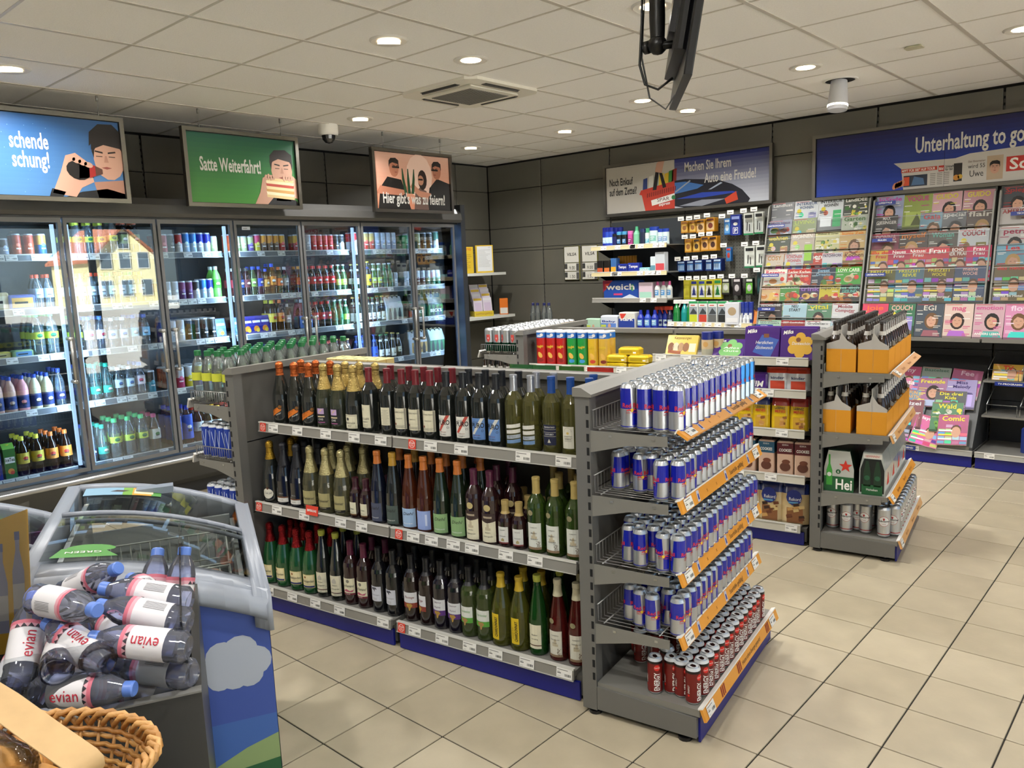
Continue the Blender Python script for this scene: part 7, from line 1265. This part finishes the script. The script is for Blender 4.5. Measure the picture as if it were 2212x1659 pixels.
def hei2():
    b = MB(); w, d, h = .13, .2, .235; Gn = H('1c5a30'); b.prism([(-w / 2, 0), (w / 2, 0), (w / 2, h * .6), (w * .36, h), (-w * .36, h), (-w / 2, h * .6)], -d / 2, d / 2, H('aab0ac'), 'gloss', 'y'); mp = flat((-w / 2, -d / 2, 0), (1, 0, 0), (0, 0, 1)); b.poly(mp, [(w * .04, h * .05), (w * .96, h * .05), (w * .96, h * .6), (w * .82, h * .85), (w * .18, h * .85), (w * .04, h * .6)], H('0c140f'), 1); b.rect(mp, w * .1, 0, w * .9, h * .24, Gn, 2); b.text(mp, 'Heineken', w * .5, h * .1, .014, WHITE, 4, al='c', w=w * .45); b.rect(mp, w * .14, h * .86, w * .86, h * .97, H('d4d2ca'), 2)
    b.text(mp, 'GEWINNEN!', w * .5, h * .89, .012, H('c8301f'), 3, al='c', w=w * .55)
    for x in (.3, .7): b.poly(mp, [(w * (x - .14), h * .2), (w * (x + .14), h * .2), (w * (x + .14), h * .5), (w * (x + .05), h * .8), (w * (x - .05), h * .8), (w * (x - .14), h * .5)], H('16351f'), 2); b.disc(mp, w * x, h * .4, .014, H('24583a'), 3)
    for s in (-1, 1):
        mq = flat((s * w / 2, -d / 2 * s, 0), (0, s, 0), (0, 0, 1)); b.poly(mq, [(d * .3, h * .2), (d * .5, h * .5), (d * .7, h * .2)], H('c8301f'), 1)
    return b.build('beer_sixpack')
H1, H2 = hold(hei()), hold(hei2())
for c, (pr_, u) in enumerate(((H1, .115), (H2, .285))):
    for r in range(4): place(pr_, G2(u, .125 + r * .205, .356), AG, '%s, %s from the aisle end on the third beer shelf' % (('green six-pack with red star front', 'grey and green open six-pack')[c], od(r)), 'six-pack', 'green six-packs')
for k, (u, v) in enumerate([(.07, .115), (.15, .078), (.2, .13), (.247, .1), (.343, .072), (.388, .122)]): can_at('lager', u, v, .119, 'white lager can with red ring', 'base beer shelf', 'loose at near end, %s from panel' % od(k), G=G2, rot=AG - PI / 2 + random.uniform(-.4, .4))
for r in range(10):
    for c, u in enumerate((.11, .18, .25, .32, .388)): can_at('lager', u, .19 + r * .07, .119, 'white lager can with red ring', 'base beer shelf', '%s row, %s column from panel' % (od(r), od(c)), G=G2, rot=AG + random.uniform(-1.5, 0))
# ---- left end racks
WV = simple_bottle((.80, .86, .82), H('c3c83a'), H('1f6a3a'), .255, .037, z0=.09, z1=.125, lab2=H('1f5a34'))('water_bottle'); hold(WV)
for r in range(11):
    for c in range(4): place(WV, G1(-2.0 - c * .08, .06 + r * .079, 1.05), random.uniform(-.4, .4) + PI * 1.2, 'green-capped water bottle, row %s from near end, %s column from panel' % (od(r), od(c)), 'bottle', 'green-capped water bottles')
def d_boost(b, mp, R, h):
    for q in range(6): a = q * 2 * PI * R / 6; b.poly(mp, [(a, h * .3), (a + .002, h * .3), (a + .012, h * .85), (a + .009, h * .85)], H('c9d4e8'), 2, 'satin'); b.poly(mp, [(a, h * .3), (a + .002, h * .3), (a - .008, h * .8), (a - .011, h * .8)], H('c9d4e8'), 2, 'satin')
    for q in range(2): b.text(mp, 'BOOSTER', q * PI * R + .02, h * .15, .013, WHITE, 3, rot=PI / 2, w=.07, bold=1)
K['boost'] = hold(can('energy_drink_can', .0285, .166, [(1, H('1a3a9a'))], d_boost, mat='satin'))
for z, nm in ((.765, 'second'), (.45, 'third')):
    for r in range(7):
        for c in range(4): can_at('boost', -2.02 - c * .06, .045 + r * .06, z, 'dark blue striped energy can', '%s shelf of left end rack' % nm, 'row %s, %s column' % (od(r), od(c)), rot=PI + AG + random.uniform(-.5, .5))
for k in range(10):
    b = MB(); b.bev(-.035, .035, -.03, .03, 0, .2, .003, H('d0b87a'), 'satin'); b.rect(flat((-.035, -.03, .1), (1, 0, 0), (0, 0, 1)), .008, .06, .06, .085, H('d8d4c4'), 1); b.disc(flat((-.035, -.03, .2), (1, 0, 0), (0, 1, 0)), .035, .03, .014, H('2a6a3a'), 2, n=6)
    g2put('juice_carton', b, -1.78 + (k % 5) * .075, .56 + (k // 5) * .065, 1.02, 'cream juice carton behind the wine shelf top, %s from left, %s row' % (od(k % 5), ('near', 'far')[k // 5]), 'carton', 'cream juice cartons', G=G1)
for k, (u, c, c2) in enumerate(((-.62, '2f6a3a', 'c9c48a'), (-.5, '2f6a3a', 'c9c48a'), (-.36, '3a6a2a', 'b8b83a'), (-.22, 'c02a20', 'd04a2a'))): g2put('crisp_bag', bag(.13, .2, .06, c, c2, (), None, c), u, .58, 1.02, '%s crisp bag peeking over the wine shelf top, %s from left' % (('green', 'green', 'green', 'red')[k], od(k)), 'bag', None, PI, G=G1)
for r in range(12):
    for c in range(4):
        gd = r > 8; can_at('goldcan' if gd else 'greencan', -2.0 - c * .07, .05 + r * .072, 1.075, 'gold beer can' if gd else 'silver and green beer can', 'left end rack', 'row %s from near end, %s column' % (od(r), od(c)), G=G2, rot=-PI / 2 + AG + random.uniform(-.6, .6))
for r in range(2):
    for c in range(5): place(BW, G2(-2.0 - c * .065, .05 + r * .07, .76), random.uniform(0, 6), 'foil-necked beer bottle under the beer cans, row %s, %s column' % (od(r), od(c)), 'bottle', 'foil-necked beer bottles')
# ================================================================ freezers, water bin and pastry basket at the lower left
FA = math.atan2(.895, .446)
class FZ_:
    def __call__(s, x, y, z=0): return (4.784 + x * math.cos(FA) - y * math.sin(FA), -6.184 + x * math.sin(FA) + y * math.cos(FA), z)
FZ = FZ_(); FG = H('8f95a0'); LEN, WID = .93, .575
def zc(x): t = min(1, max(0, -x / WID)); return .80 + .15 * (1 - (1 - t) ** 2)
def strip(b, x0, x1, y0, y1, dz0, dz1, col, mat, n=10):
    """slab following the curved lid line between x0 and x1"""
    for k in range(n):
        a = x0 + (x1 - x0) * k / n; c = x0 + (x1 - x0) * (k + 1) / n
        vs = [(x, y, zc(x) + dz) for dz in (dz0, dz1) for y in (y0, y1) for x in (a, c)]
        b.add(vs, [(0, 2, 3, 1), (4, 5, 7, 6), (0, 1, 5, 4), (2, 6, 7, 3)] + ([(0, 4, 6, 2)] if k == 0 else []) + ([(1, 3, 7, 5)] if k == n - 1 else []), col, mat, True)
def cloud(b, mp, cx, cy, s, col):
    for q_, (dx, dy, r) in enumerate(((-.055, -.01, .036), (-.02, .03, .045), (.03, .035, .05), (.07, .0, .045), (.01, -.03, .045), (-.03, -.035, .036), (.05, -.035, .04))): b.disc(mp, cx + dx * s, cy + dy * s, r * s, col, 2 + q_ * .4)
def freezer(loc, label, sky, inner, printed=True):
    t = thing('ice_cream_freezer', label, 'freezer', loc, FA)
    b = MB(); B = H(sky)
    b.prism([(-WID, .09), (0, .09), (0, .75)] + [(-WID * k / 8, zc(-WID * k / 8) - .05) for k in range(1, 9)], 0, .02, B, 'gloss', 'y'); b.box(-WID, 0, LEN - .02, LEN, .09, .735, B, 'gloss'); b.box(-.02, 0, .02, LEN - .02, .09, .735, B, 'gloss'); b.box(-WID, -WID + .02, .02, LEN - .02, .09, .78, B, 'gloss'); b.box(-WID + .02, -.02, .02, LEN - .02, .09, .13, H('55585c'), 'satin'); b.box(-WID + .03, -.03, .03, LEN - .03, .0, .09, H('33363a'), 'satin'); b.build('cabinet', t)
    if printed:
        b = MB(); mp = flat((-WID, -.0008, .09), (1, 0, 0), (0, 0, 1)); h = .645
        b.rect(mp, 0, .36, WID, h, H('38509c'), 1); b.rect(mp, 0, .0, WID, .36, H('3c62a8'), 1); b.poly(mp, [(0, .03), (WID, .2), (WID, .30), (WID * .85, .275), (WID * .6, .21), (0, .1)], H('8aa06a'), 2); b.poly(mp, [(0, 0), (WID, 0), (WID, .225), (WID * .8, .215), (WID * .6, .185), (0, .07)], H('1f5a34'), 3); b.poly(mp, [(WID, .6), (WID, .655)] + [(WID - WID * k / 8, zc(-WID * k / 8) - .145) for k in range(1, 9)] + [(0, .6)], H('38509c'), 1.4); cloud(b, mp, .465, .525, .95, H('a6adba'))
        for k in range(2): b.text(mp, 'Eis', .45 + k * .03, .13 - k * .01, .014, H('123a20'), 4, rot=-PI / 2)
        mq = flat((.0008, 0, .09), (0, 1, 0), (0, 0, 1)); b.rect(mq, 0, .15, LEN, h, H('3a66b8'), 1); b.poly(mq, [(0, 0), (LEN, 0), (LEN, .22), (0, .31)], H('86b07a'), 2); b.poly(mq, [(0, 0), (LEN, 0), (LEN, .12), (0, .24)], H('1f6a3c'), 2.5); cloud(b, mq, .1, .525, 1.0, H('b4bfd6')); cloud(b, mq, .55, .45, 1.6, H('b4bfd6')); b.build('printed_wrap', t)
    b = MB(); IC = H(inner); b.box(-WID + .06, -.06, .09, LEN - .06, .28, .30, IC, 'satin'); b.box(-WID + .045, -WID + .06, .09, LEN - .06, .28, .9, IC, 'satin'); b.box(-.06, -.045, .09, LEN - .06, .28, .775, IC, 'satin'); b.box(-WID + .06, -.06, LEN - .06, LEN - .045, .28, .79, IC, 'satin'); b.box(-WID + .06, -.06, .075, .09, .28, .79, IC, 'satin'); b.build('inner_tub', t)
    b = MB(); strip(b, -WID - .01, -WID + .035, -.02, LEN + .01, -.12, .004, FG, 'satin', 3); strip(b, -.036, .012, -.02, LEN + .01, -.1, .004, FG, 'satin', 4); strip(b, -WID + .03, -.03, LEN - .035, LEN + .01, -.1, .006, FG, 'satin'); strip(b, -WID + .03, -.03, .0, .09, -.1, .002, FG, 'satin')
    n = 10        # moulded near end, rounded downwards
    for k in range(n):
        a = .012 - (WID + .022) * k / n; c = .012 - (WID + .022) * (k + 1) / n; vs = []
        pr = [(.02, .002), (-.012, -.004), (-.03, -.022), (-.036, -.05), (-.028, -.066), (.0, -.07)]
        for x in (a, c):
            for y, dz in pr: vs.append((x - (.016 if x > 0 and dz < -.01 else 0), y, zc(x) + dz))
        m = len(pr); b.add(vs, [(i, i + 1, m + i + 1, m + i) for i in range(m - 1)], FG, 'satin', True)
    b.build('lid_frame', t)
    for k, (y0, y1, dz) in enumerate(((.08, .52, .012), (.46, LEN - .03, .0))):
        g = MB()
        N_ = 12
        for q in range(N_):
            x0, x1 = -WID + .033 + (WID - .067) * q / N_, -WID + .033 + (WID - .067) * (q + 1) / N_
            g.add([(x0, y0, zc(x0) + dz), (x1, y0, zc(x1) + dz), (x1, y1, zc(x1) + dz), (x0, y1, zc(x0) + dz)], [(0, 1, 2, 3)], (.86, .90, .89), 'pane', True)
        gl = g.build('sliding_lid', t); e = MB(); strip(e, -WID + .03, -.032, y1 - .016 if k == 0 else y0, y1 if k == 0 else y0 + .012, dz - .004, dz + .008, FG, 'satin'); e.box(-.36, -.24, LEN - .1, LEN - .05, zc(-.3) - .004, zc(-.3) + .02, H('7d8794'), 'satin') if k else None; e.build('edge_bar', gl)
    return t
f1 = freezer((4.784, -6.184, 0), 'ice cream freezer with blue sky and cloud wrap, curved glass lids', '31509c', 'd0d3d3')
f2 = freezer(FZ(-.60, .12), 'second ice cream freezer with purple interior at the left edge', '8a8f98', '6a4a78', False)
def sticker(nm, pts, y0, draw): pass
b = MB()
def lidmap(dz):
    def mp(s, pts, col, layer, mat): s.add([(x, y, zc(x) + dz + .0005 * layer) for x, y in pts], [tuple(range(len(pts)))], col, mat)
    return mp
lm = lidmap(.002)
for k in range(8):
    x0 = -.52 + k * .03; b.poly(lm, [(x0, .78), (x0 + .03, .78), (x0 + .03, .88), (x0, .88)], H(('7aa0b8', '7aa0b8', '7aa0b8', '7aa0b8', '6a9a3a', 'c8902a', 'c8902a', '4a8a3a')[k]), 1)
b.poly(lm, [(-.44, .825), (-.40, .82), (-.38, .84), (-.42, .845)], H('3a2a28'), 2); b.poly(lm, [(-.365, .80), (-.305, .80), (-.305, .86), (-.365, .86)], H('d0c8a8'), 2); b.build('lid_sticker', f1)
b = MB(); lm = lidmap(.014); b.disc(lm, -.43, .16, .06, H('4a8a3a'), 1, ry=.03, n=16); b.poly(lm, [(-.52, .09), (-.36, .09), (-.40, .15), (-.5, .16)], H('4a8a3a'), 2); b.text(lm, 'GREEN', -.40, .13, .016, WHITE, 3, rot=PI, w=.09); b.build('lid_sticker', f1)
# wire baskets with tubs of ice cream
for k, (y0, y1, z1) in enumerate(((.12, .44, .745), (.48, .84, .74))):
    b = MB(); WC = H('cfd0c8'); x0, x1 = -WID + .08, -.08
    for z in (z1, z1 - .1, .555): b.tube([(x0, y0, z), (x1, y0, z), (x1, y1, z), (x0, y1, z)], .0035, WC, 'satin', 5, closed=True)
    for q in range(14):
        x = x0 + (x1 - x0) * q / 13
        for y in (y0, y1): b.tube([(x, y, .555), (x, y, z1)], .002, WC, 'satin', 4)
    for q in range(9):
        y = y0 + (y1 - y0) * q / 8
        for x in (x0, x1): b.tube([(x, y, .555), (x, y, z1)], .002, WC, 'satin', 4)
    for x in (x1,): b.tube([(x, y0, z1), (x + .02, y0 + .03, z1 + .02), (x + .02, y0 + .09, z1 + .02), (x, y0 + .12, z1)], .004, WC, 'satin', 5)
    o = b.build('freezer_basket', None, FZ(0, 0, .0), (0, 0, FA)); tag(o, '%s white wire basket hanging inside the blue freezer' % ('near', 'far')[k], 'basket')
    fl = MB(); fl.box(x0, x1, y0, y1, .55, .555, H('a8aaaa'), 'satin'); fl.build('bottom_plate', o)
for k, (x, y, c, c2) in enumerate(((-.15, .2, 'c9a89a', '2a3a5a'), (-.25, .2, '7a9a5a', '17181a'), (-.14, .33, 'b8a08a', '17181a'), (-.38, .25, '2a2c30', '17181a'), (-.25, .33, 'a8b88a', '1a2a3a'), (-.4, .36, '3a3436', '17181a'), (-.15, .62, 'b89a8a', '2a2a2c'), (-.3, .66, '5a6a7a', '1a1a1c'), (-.42, .7, '2a2a2c', '17181a'))):
    t = thing('ice_cream_tub', '%s ice cream tub inside the blue freezer' % od(k), 'tub', FZ(x, y, .56 + (.06 if k in (0, 1) else 0)), FA, 'ice cream tubs in the freezer')
    b = MB(); b.lathe([(.04, 0, H(c2)), (.048, .09, H(c2))], 18, mat='satin'); b.build('pot', t); b = MB(); b.lathe([(.051, .09, H(c2)), (.051, .102, H(c2)), (.045, .104, H(c)), (0, .105, H(c))], 18, mat='satin', cap=False); b.disc(flat((0, 0, .105), (1, 0, 0), (0, 1, 0)), .008, .0, .02, H(('a04a3a', '3a6a9a', 'c8b04a')[k % 3]), 2); b.build('lid', t); t['label'] = '%s-lidded ice cream tub in the blue freezer, %s from the viewer' % (CN(c), od(k))
for k, (x, y) in enumerate(((-.2, .6), (-.3, .7), (-.4, .62), (-.28, .5))): put('frozen_bag', bag(.16, .05, .14, '8a6a9a', '9a7aa8', (), None, '7a5a8a'), (FZ(-.6 + x, .12 + y)[0], FZ(-.6 + x, .12 + y)[1], .62 + .02 * k), 'purple plastic bag in the left freezer, %s from top' % od(k), 'bag', 'purple bags in the left freezer', rot=k * .7)
b = MB(); b.box(-WID + .07, -.07, .1, LEN - .07, .60, .615, H('5a4a68'), 'satin'); b.build('insert_shelf', f2)
# ---- water bottle bin
DG = H('343432'); BX0, BX1, BY0 = -.95, -.17, -.54
t = thing('bottle_bin', 'dark grey counter bin with clear guard, heaped with water bottles', 'bin', (4.784, -6.184, 0), FA)
b = MB(); b.box(BX0, BX1, BY0, BY0 + .018, .02, .83, DG, 'satin'); b.box(BX0, BX0 + .018, BY0 + .018, -.05, .02, .83, DG, 'satin'); b.prism([(BY0 + .018, .02), (-.05, .02), (-.05, .88), (-.2, .86), (BY0 + .1, .83), (BY0 + .018, .83)], BX1 - .018, BX1, DG, 'satin', 'x'); b.box(BX0 + .018, BX1 - .018, -.06, -.05, .02, .80, DG, 'satin'); b.box(BX0 + .018, BX1 - .018, BY0 + .018, -.06, .68, .70, DG, 'satin'); b.build('body', t)
b = MB(); b.box(BX0 + .0, BX1, BY0 - .003, BY0 + .021, .83, .834, H('6d6c68'), 'satin'); b.build('rim', t)
b = MB(); b.box(BX0 + .02, BX1 - .02, BY0 + .022, BY0 + .026, .80, .965, (.93, .95, .96), 'pane'); b.build('front_guard', t)
b = MB(); b.prism([(BY0 + .03, .80), (-.07, .80), (-.07, 1.06), (BY0 + .03, .975)], BX1 - .028, BX1 - .024, (.93, .95, .96), 'pane', 'x'); b.build('side_guard', t)
def evian():
    t = MB(); R, h = .0325, .2; PT = (.74, .78, .97)
    t.lathe([(.012, .006, PT), (.024, 0, PT), (R, .01, PT), (R * .96, .03, PT), (R, .035, PT), (R, .135, PT), (R * .85, .155, PT), (R * .5, .178, PT), (R * .42, .186, PT)], 16, mat='pet'); o = t.build('water_bottle')
    c = MB(); c.lathe([(.0155, .18, H('5a7cc8')), (.0155, .197, H('5a7cc8')), (.0135, .2, H('5a7cc8'))], 14, mat='satin'); c.build('cap', o)
    l = MB(); WL = H('d4d2d6'); l.lathe([(R * 1.015, .04, WL), (R * 1.015, .112, H('d09aa6')), (R * 1.015, .12, H('c86a7c')), (R * 1.015, .128, H('c86a7c'))], 16, mat='paper', cap=False); mp = cyl(R * 1.015, 16); l.text(mp, 'evian', .012, .048, .024, H('b01a34'), 3, rot=PI / 2, w=.058)
    for k in range(4): x = .02 - k * .013; l.poly(mp, [(x, .112), (x - .012, .112), (x - .007, .12)], H('2a2830'), 3)
    for k in range(7): l.rect(mp, -.05 - k * .003, .05, -.049 - k * .003, .095, H('6a6a70'), 2)
    l.rect(mp, .058, .05, .074, .07, H('3a3a3c'), 2); l.build('paper_band', o); return o
EV = hold(evian())
BT = [((4.857, -6.597, 1.017), (4.722, -6.65, .95), .6), ((4.753, -6.458, .957), (4.80, -6.50, .87), 2), ((4.85, -6.434, .981), (4.875, -6.475, .87), 1.5), ((4.772, -6.524, .949), (4.935, -6.542, .942), 2.5), ((4.911, -6.634, .999), (5.038, -6.526, .967), 2.4), ((5.06, -6.713, 1.02), (4.885, -6.762, 1.015), 2.2), ((4.841, -6.758, .995), (4.935, -6.825, .885), .1), ((4.896, -6.761, .972), (5.111, -6.715, .914), .2), ((4.873, -6.711, .919), (5.063, -6.798, .923), 0), ((5.042, -6.715, .956), (5.178, -6.597, .93), .0), ((5.003, -6.66, .863), (5.144, -6.588, .859), 2.3), ((5.132, -6.692, .867), (4.999, -6.811, .869), .3), ((4.972, -6.663, .985), (5.095, -6.56, .948), 2.5),
      ((4.80, -6.62, .90), (4.93, -6.60, .87), 1), ((4.78, -6.70, .88), (4.93, -6.72, .84), 1), ((4.88, -6.53, .86), (5.0, -6.6, .84), 1), ((4.72, -6.75, .86), (4.86, -6.84, .82), 2), ((4.75, -6.60, .85), (4.62, -6.70, .83), 1.), ((4.95, -6.66, .80), (5.08, -6.6, .79), 1), ((4.85, -6.74, .79), (4.98, -6.78, .77), 2)]
EVD = ['lying toward upper left at the top of the heap', 'standing upright at the back, left of two', 'standing upright at the back, right of two', 'half buried with its small cap showing', 'lying with cap left, below the upright pair', 'lying on top, cap pointing right', 'leaning upright at the left with red lettering', 'lying diagonally with red lettering, base toward viewer', 'pointing its blue base straight at the viewer', 'lying with upside-down red lettering, cap left', 'lying low at the right, barcode side up', 'lying lowest behind the front edge', 'lying with barcode side up in the middle'] + ['buried deep in the heap, %s one' % od(i) for i in range(7)]
for k, (cp_, bs, roll) in enumerate(BT):
    cp_, bs = Vector(cp_), Vector(bs); d = (cp_ - bs).normalized(); mid = (cp_ + bs) / 2; o_ = mid - d * .1; tc = (CAM - mid); x = (tc - d * tc.dot(d)).normalized(); y = d.cross(x)
    x2 = x * math.cos(roll) + y * math.sin(roll); y2 = d.cross(x2); Mx = Matrix((x2, y2, d)).transposed()
    place(EV, tuple(o_), tuple(Mx.to_euler()), 'blue-capped water bottle %s' % EVD[k], 'bottle', 'water bottles in the bin')
# ---- yellow acrylic display sheet at the far left
P_ = [Vector(q) for q in ((4.50, -6.79, 1.09), (4.579, -6.684, 1.154), (4.621, -6.721, .80), (4.52, -6.82, .79))]
t = thing('display_sheet', 'yellow poster with two water bottles in clear acrylic at left edge', 'poster', tuple(P_[3]))
b = MB(); ex = (P_[2] - P_[3]).normalized(); ey = (P_[0] - P_[3]).normalized(); nn = ex.cross(ey).normalized()
w_ = .15; 
b.add([(0, 0, 0), tuple(ex * w_), tuple(ex * w_ + ey * .34), tuple(ey * .30)], [(0, 1, 2, 3)], H('d8a83a'), 'satin'); b.add([tuple(Vector(q) - nn * .004) for q in ((0, 0, 0), tuple(ex * w_), tuple(ex * w_ + ey * .34), tuple(ey * .30))], [(3, 2, 1, 0)], H('d8a83a'), 'satin')
mp = flat((0, 0, 0), tuple(ex), tuple(ey))
for k, (x, z) in enumerate(((.085, .05), (.125, .075))): b.poly(mp, [(x - .014, z), (x + .014, z), (x + .014, z + .12), (x + .005, z + .17), (x + .005, z + .2), (x - .005, z + .2), (x - .005, z + .17), (x - .014, z + .12)], H('9a9ab8'), 2); b.rect(mp, x - .014, z + .03, x + .014, z + .09, H('c9c4c8'), 3); b.rect(mp, x - .006, z + .195, x + .006, z + .215, H('6a74a8'), 3)
b.build('poster_card', t)
b = MB(); b.add([tuple(Vector(q) + nn * .006) for q in ((0, 0, 0), tuple(ex * (w_ + .01)), tuple(ex * (w_ + .01) + ey * .36), tuple(ey * .32))], [(0, 1, 2, 3)], (.93, .95, .95), 'pane'); b.build('acrylic_cover', t)
b = MB(); b.tube([tuple(-nn * .01), tuple(Vector((0, 0, -.09)) - nn * .01)], .006, H('b0b0ae'), 'metal', 6); b.tube([tuple(ex * w_ - nn * .01), tuple(ex * w_ + Vector((0, 0, -.1)) - nn * .01)], .006, H('b0b0ae'), 'metal', 6); b.build('stand', t)
# ---- bakery counter, wicker basket, bagged pastry
BC = Vector((5.365, -6.915, 0))
b = MB(); b.bev(-.26, .2, -.3, .13, 0, .81, .01, H('26262a'), 'satin'); tag(b.build('bakery_counter', None, (5.36, -6.93, 0)), 'dark counter block below the wicker basket at the lower left', 'counter')
t = thing('wicker_basket', 'oval woven wicker basket at the lower left corner', 'basket', (BC.x, BC.y, .811), .6)
b = MB(); RX, RY = .17, .115; rng = random.Random(3)
def el(a, f_, z): return (RX * f_ * math.cos(a), RY * f_ * math.sin(a), z)
NSt = 30; nr = 9
for r in range(nr):
    z = .012 + r * .0115; f_ = .72 + .26 * r / nr; pts = []
    for k in range(NSt * 2): a = 2 * PI * k / (NSt * 2); w = .004 * (1 if (k + r) % 2 else -1) if k % 2 == 0 else 0; p = el(a, f_, z); L_ = math.hypot(p[0], p[1]); pts.append((p[0] * (1 + w / L_), p[1] * (1 + w / L_), p[2]))
    b.tube(pts, .0042, H(('a8783c', 'b88a4c', '9a6a34')[r % 3]), 'wicker', 6, closed=True)
b.build('woven_wall', t)
b = MB()
for k in range(NSt): a = 2 * PI * k / NSt; b.tube([el(a, .68, 0), el(a, .82, .05), el(a, .98, .118)], .003, H('b5854a'), 'wicker', 5)
b.build('stakes', t)
b = MB()
for k in range(44):
    a = 2 * PI * k / 44; pts = [el(a, .98, .105), el(a + .1, 1.06, .118), el(a + .22, 1.05, .13), el(a + .34, .97, .128), el(a + .42, .95, .112)]; b.tube(pts, .0052, H(('b5854a', 'c4955a', 'a5743a')[k % 3]), 'wicker', 6)
b.build('braided_rim', t)
b = MB(); b.lathe([(.0, .004, H('a8783c')), (.74, .004, H('a8783c'))], 24, mat='wicker', cap=False); b.v = [(x * RX, y * RY, z) for x, y, z in b.v]; b.build('base', t)
def roll_bread(nm, loc, s, label, rz, c='c08840'):
    b = MB(); b.ball((0, 0, 0), 1, H(c), 'bread', 16, 10, 1.0); b.v = [(x * s[0] * (1 + .05 * math.sin(5 * y + 3 * z)), y * s[1] * (1 + .06 * math.sin(7 * x)), z * s[2] * (1 + .08 * math.sin(6 * x + 2 * y))) for x, y, z in b.v]; o = b.build(nm, None, loc, (0, .1, rz)); return tag(o, label, 'bread')
roll_bread('bread_roll', (5.42, -6.955, .92), (.07, .045, .035), 'golden crusty bread roll nearest the basket rim', .5); roll_bread('bread_roll', (5.335, -6.985, .93), (.075, .05, .04), 'golden crusty bread roll under the paper band', 1.1, 'c8924a'); roll_bread('bread_roll', (5.29, -6.93, .90), (.06, .045, .035), 'browned bread roll deep in the basket', .2, 'b47a3a'); roll_bread('bread_roll', (5.45, -6.90, .885), (.055, .04, .03), 'small bread roll low in the basket', 2., 'b87a34')
t = thing('paper_band', 'tan paper band of a clear pastry bag above the basket', 'paper band', (5.377, -6.963, 1.04))
A_, B_ = Vector((5.372, -6.962, 1.046)), Vector((5.536, -6.915, .996)); ax = (B_ - A_).normalized(); wd = Vector((-.03, .03, .006)).normalized(); wd = (wd - ax * wd.dot(ax)).normalized(); up = ax.cross(wd)
if up.z < 0: up = -up
O_ = Vector((5.377, -6.963, 1.04)); b = MB(); pts = []
prof = [(-.06, .0), (0.0, .004), (.09, .003), (.175, .004), (.19, .0), (.194, -.012), (.185, -.035)]
for i, (s_, z_) in enumerate(prof):
    for w_ in (-.026, 0, .026): pts.append(tuple(A_ + ax * s_ + up * (z_ + (.002 if w_ == 0 else 0)) + wd * w_ - O_))
fs = []
for i in range(len(prof) - 1):
    for j in range(2): fs.append((i * 3 + j, i * 3 + j + 1, i * 3 + j + 4, i * 3 + j + 3))
b.add(pts, fs, H('b8986a'), 'kraft', True); b.add([tuple(Vector(p) - up * .0015) for p in pts], [tuple(reversed(f)) for f in fs], H('b8986a'), 'kraft', True); b.build('band', t)
b = MB(); cc_ = Vector((5.40, -7.0, .955)) - O_; N1, N2 = 18, 10; vs = []
for i in range(N2 + 1):
    th = PI * i / N2 - PI / 2
    for k in range(N1): a = 2 * PI * k / N1; rr = 1 + .06 * math.sin(5 * a + 3 * th) + .04 * math.sin(9 * a); vs.append(tuple(cc_ + Vector((.105 * rr * math.cos(th) * math.cos(a), .065 * rr * math.cos(th) * math.sin(a), .06 * rr * math.sin(th)))))
fs = [(i * N1 + k, i * N1 + (k + 1) % N1, (i + 1) * N1 + (k + 1) % N1, (i + 1) * N1 + k) for i in range(N2) for k in range(N1)]
b.add(vs, fs, (.96, .95, .93), 'pane', True); b.build('clear_bag', t)
# ---------------------------------------------------------------- unused prototypes are removed
for o in PROTO:
    for k in KIDS.get(o, []): bpy.data.objects.remove(k)
    bpy.data.objects.remove(o)
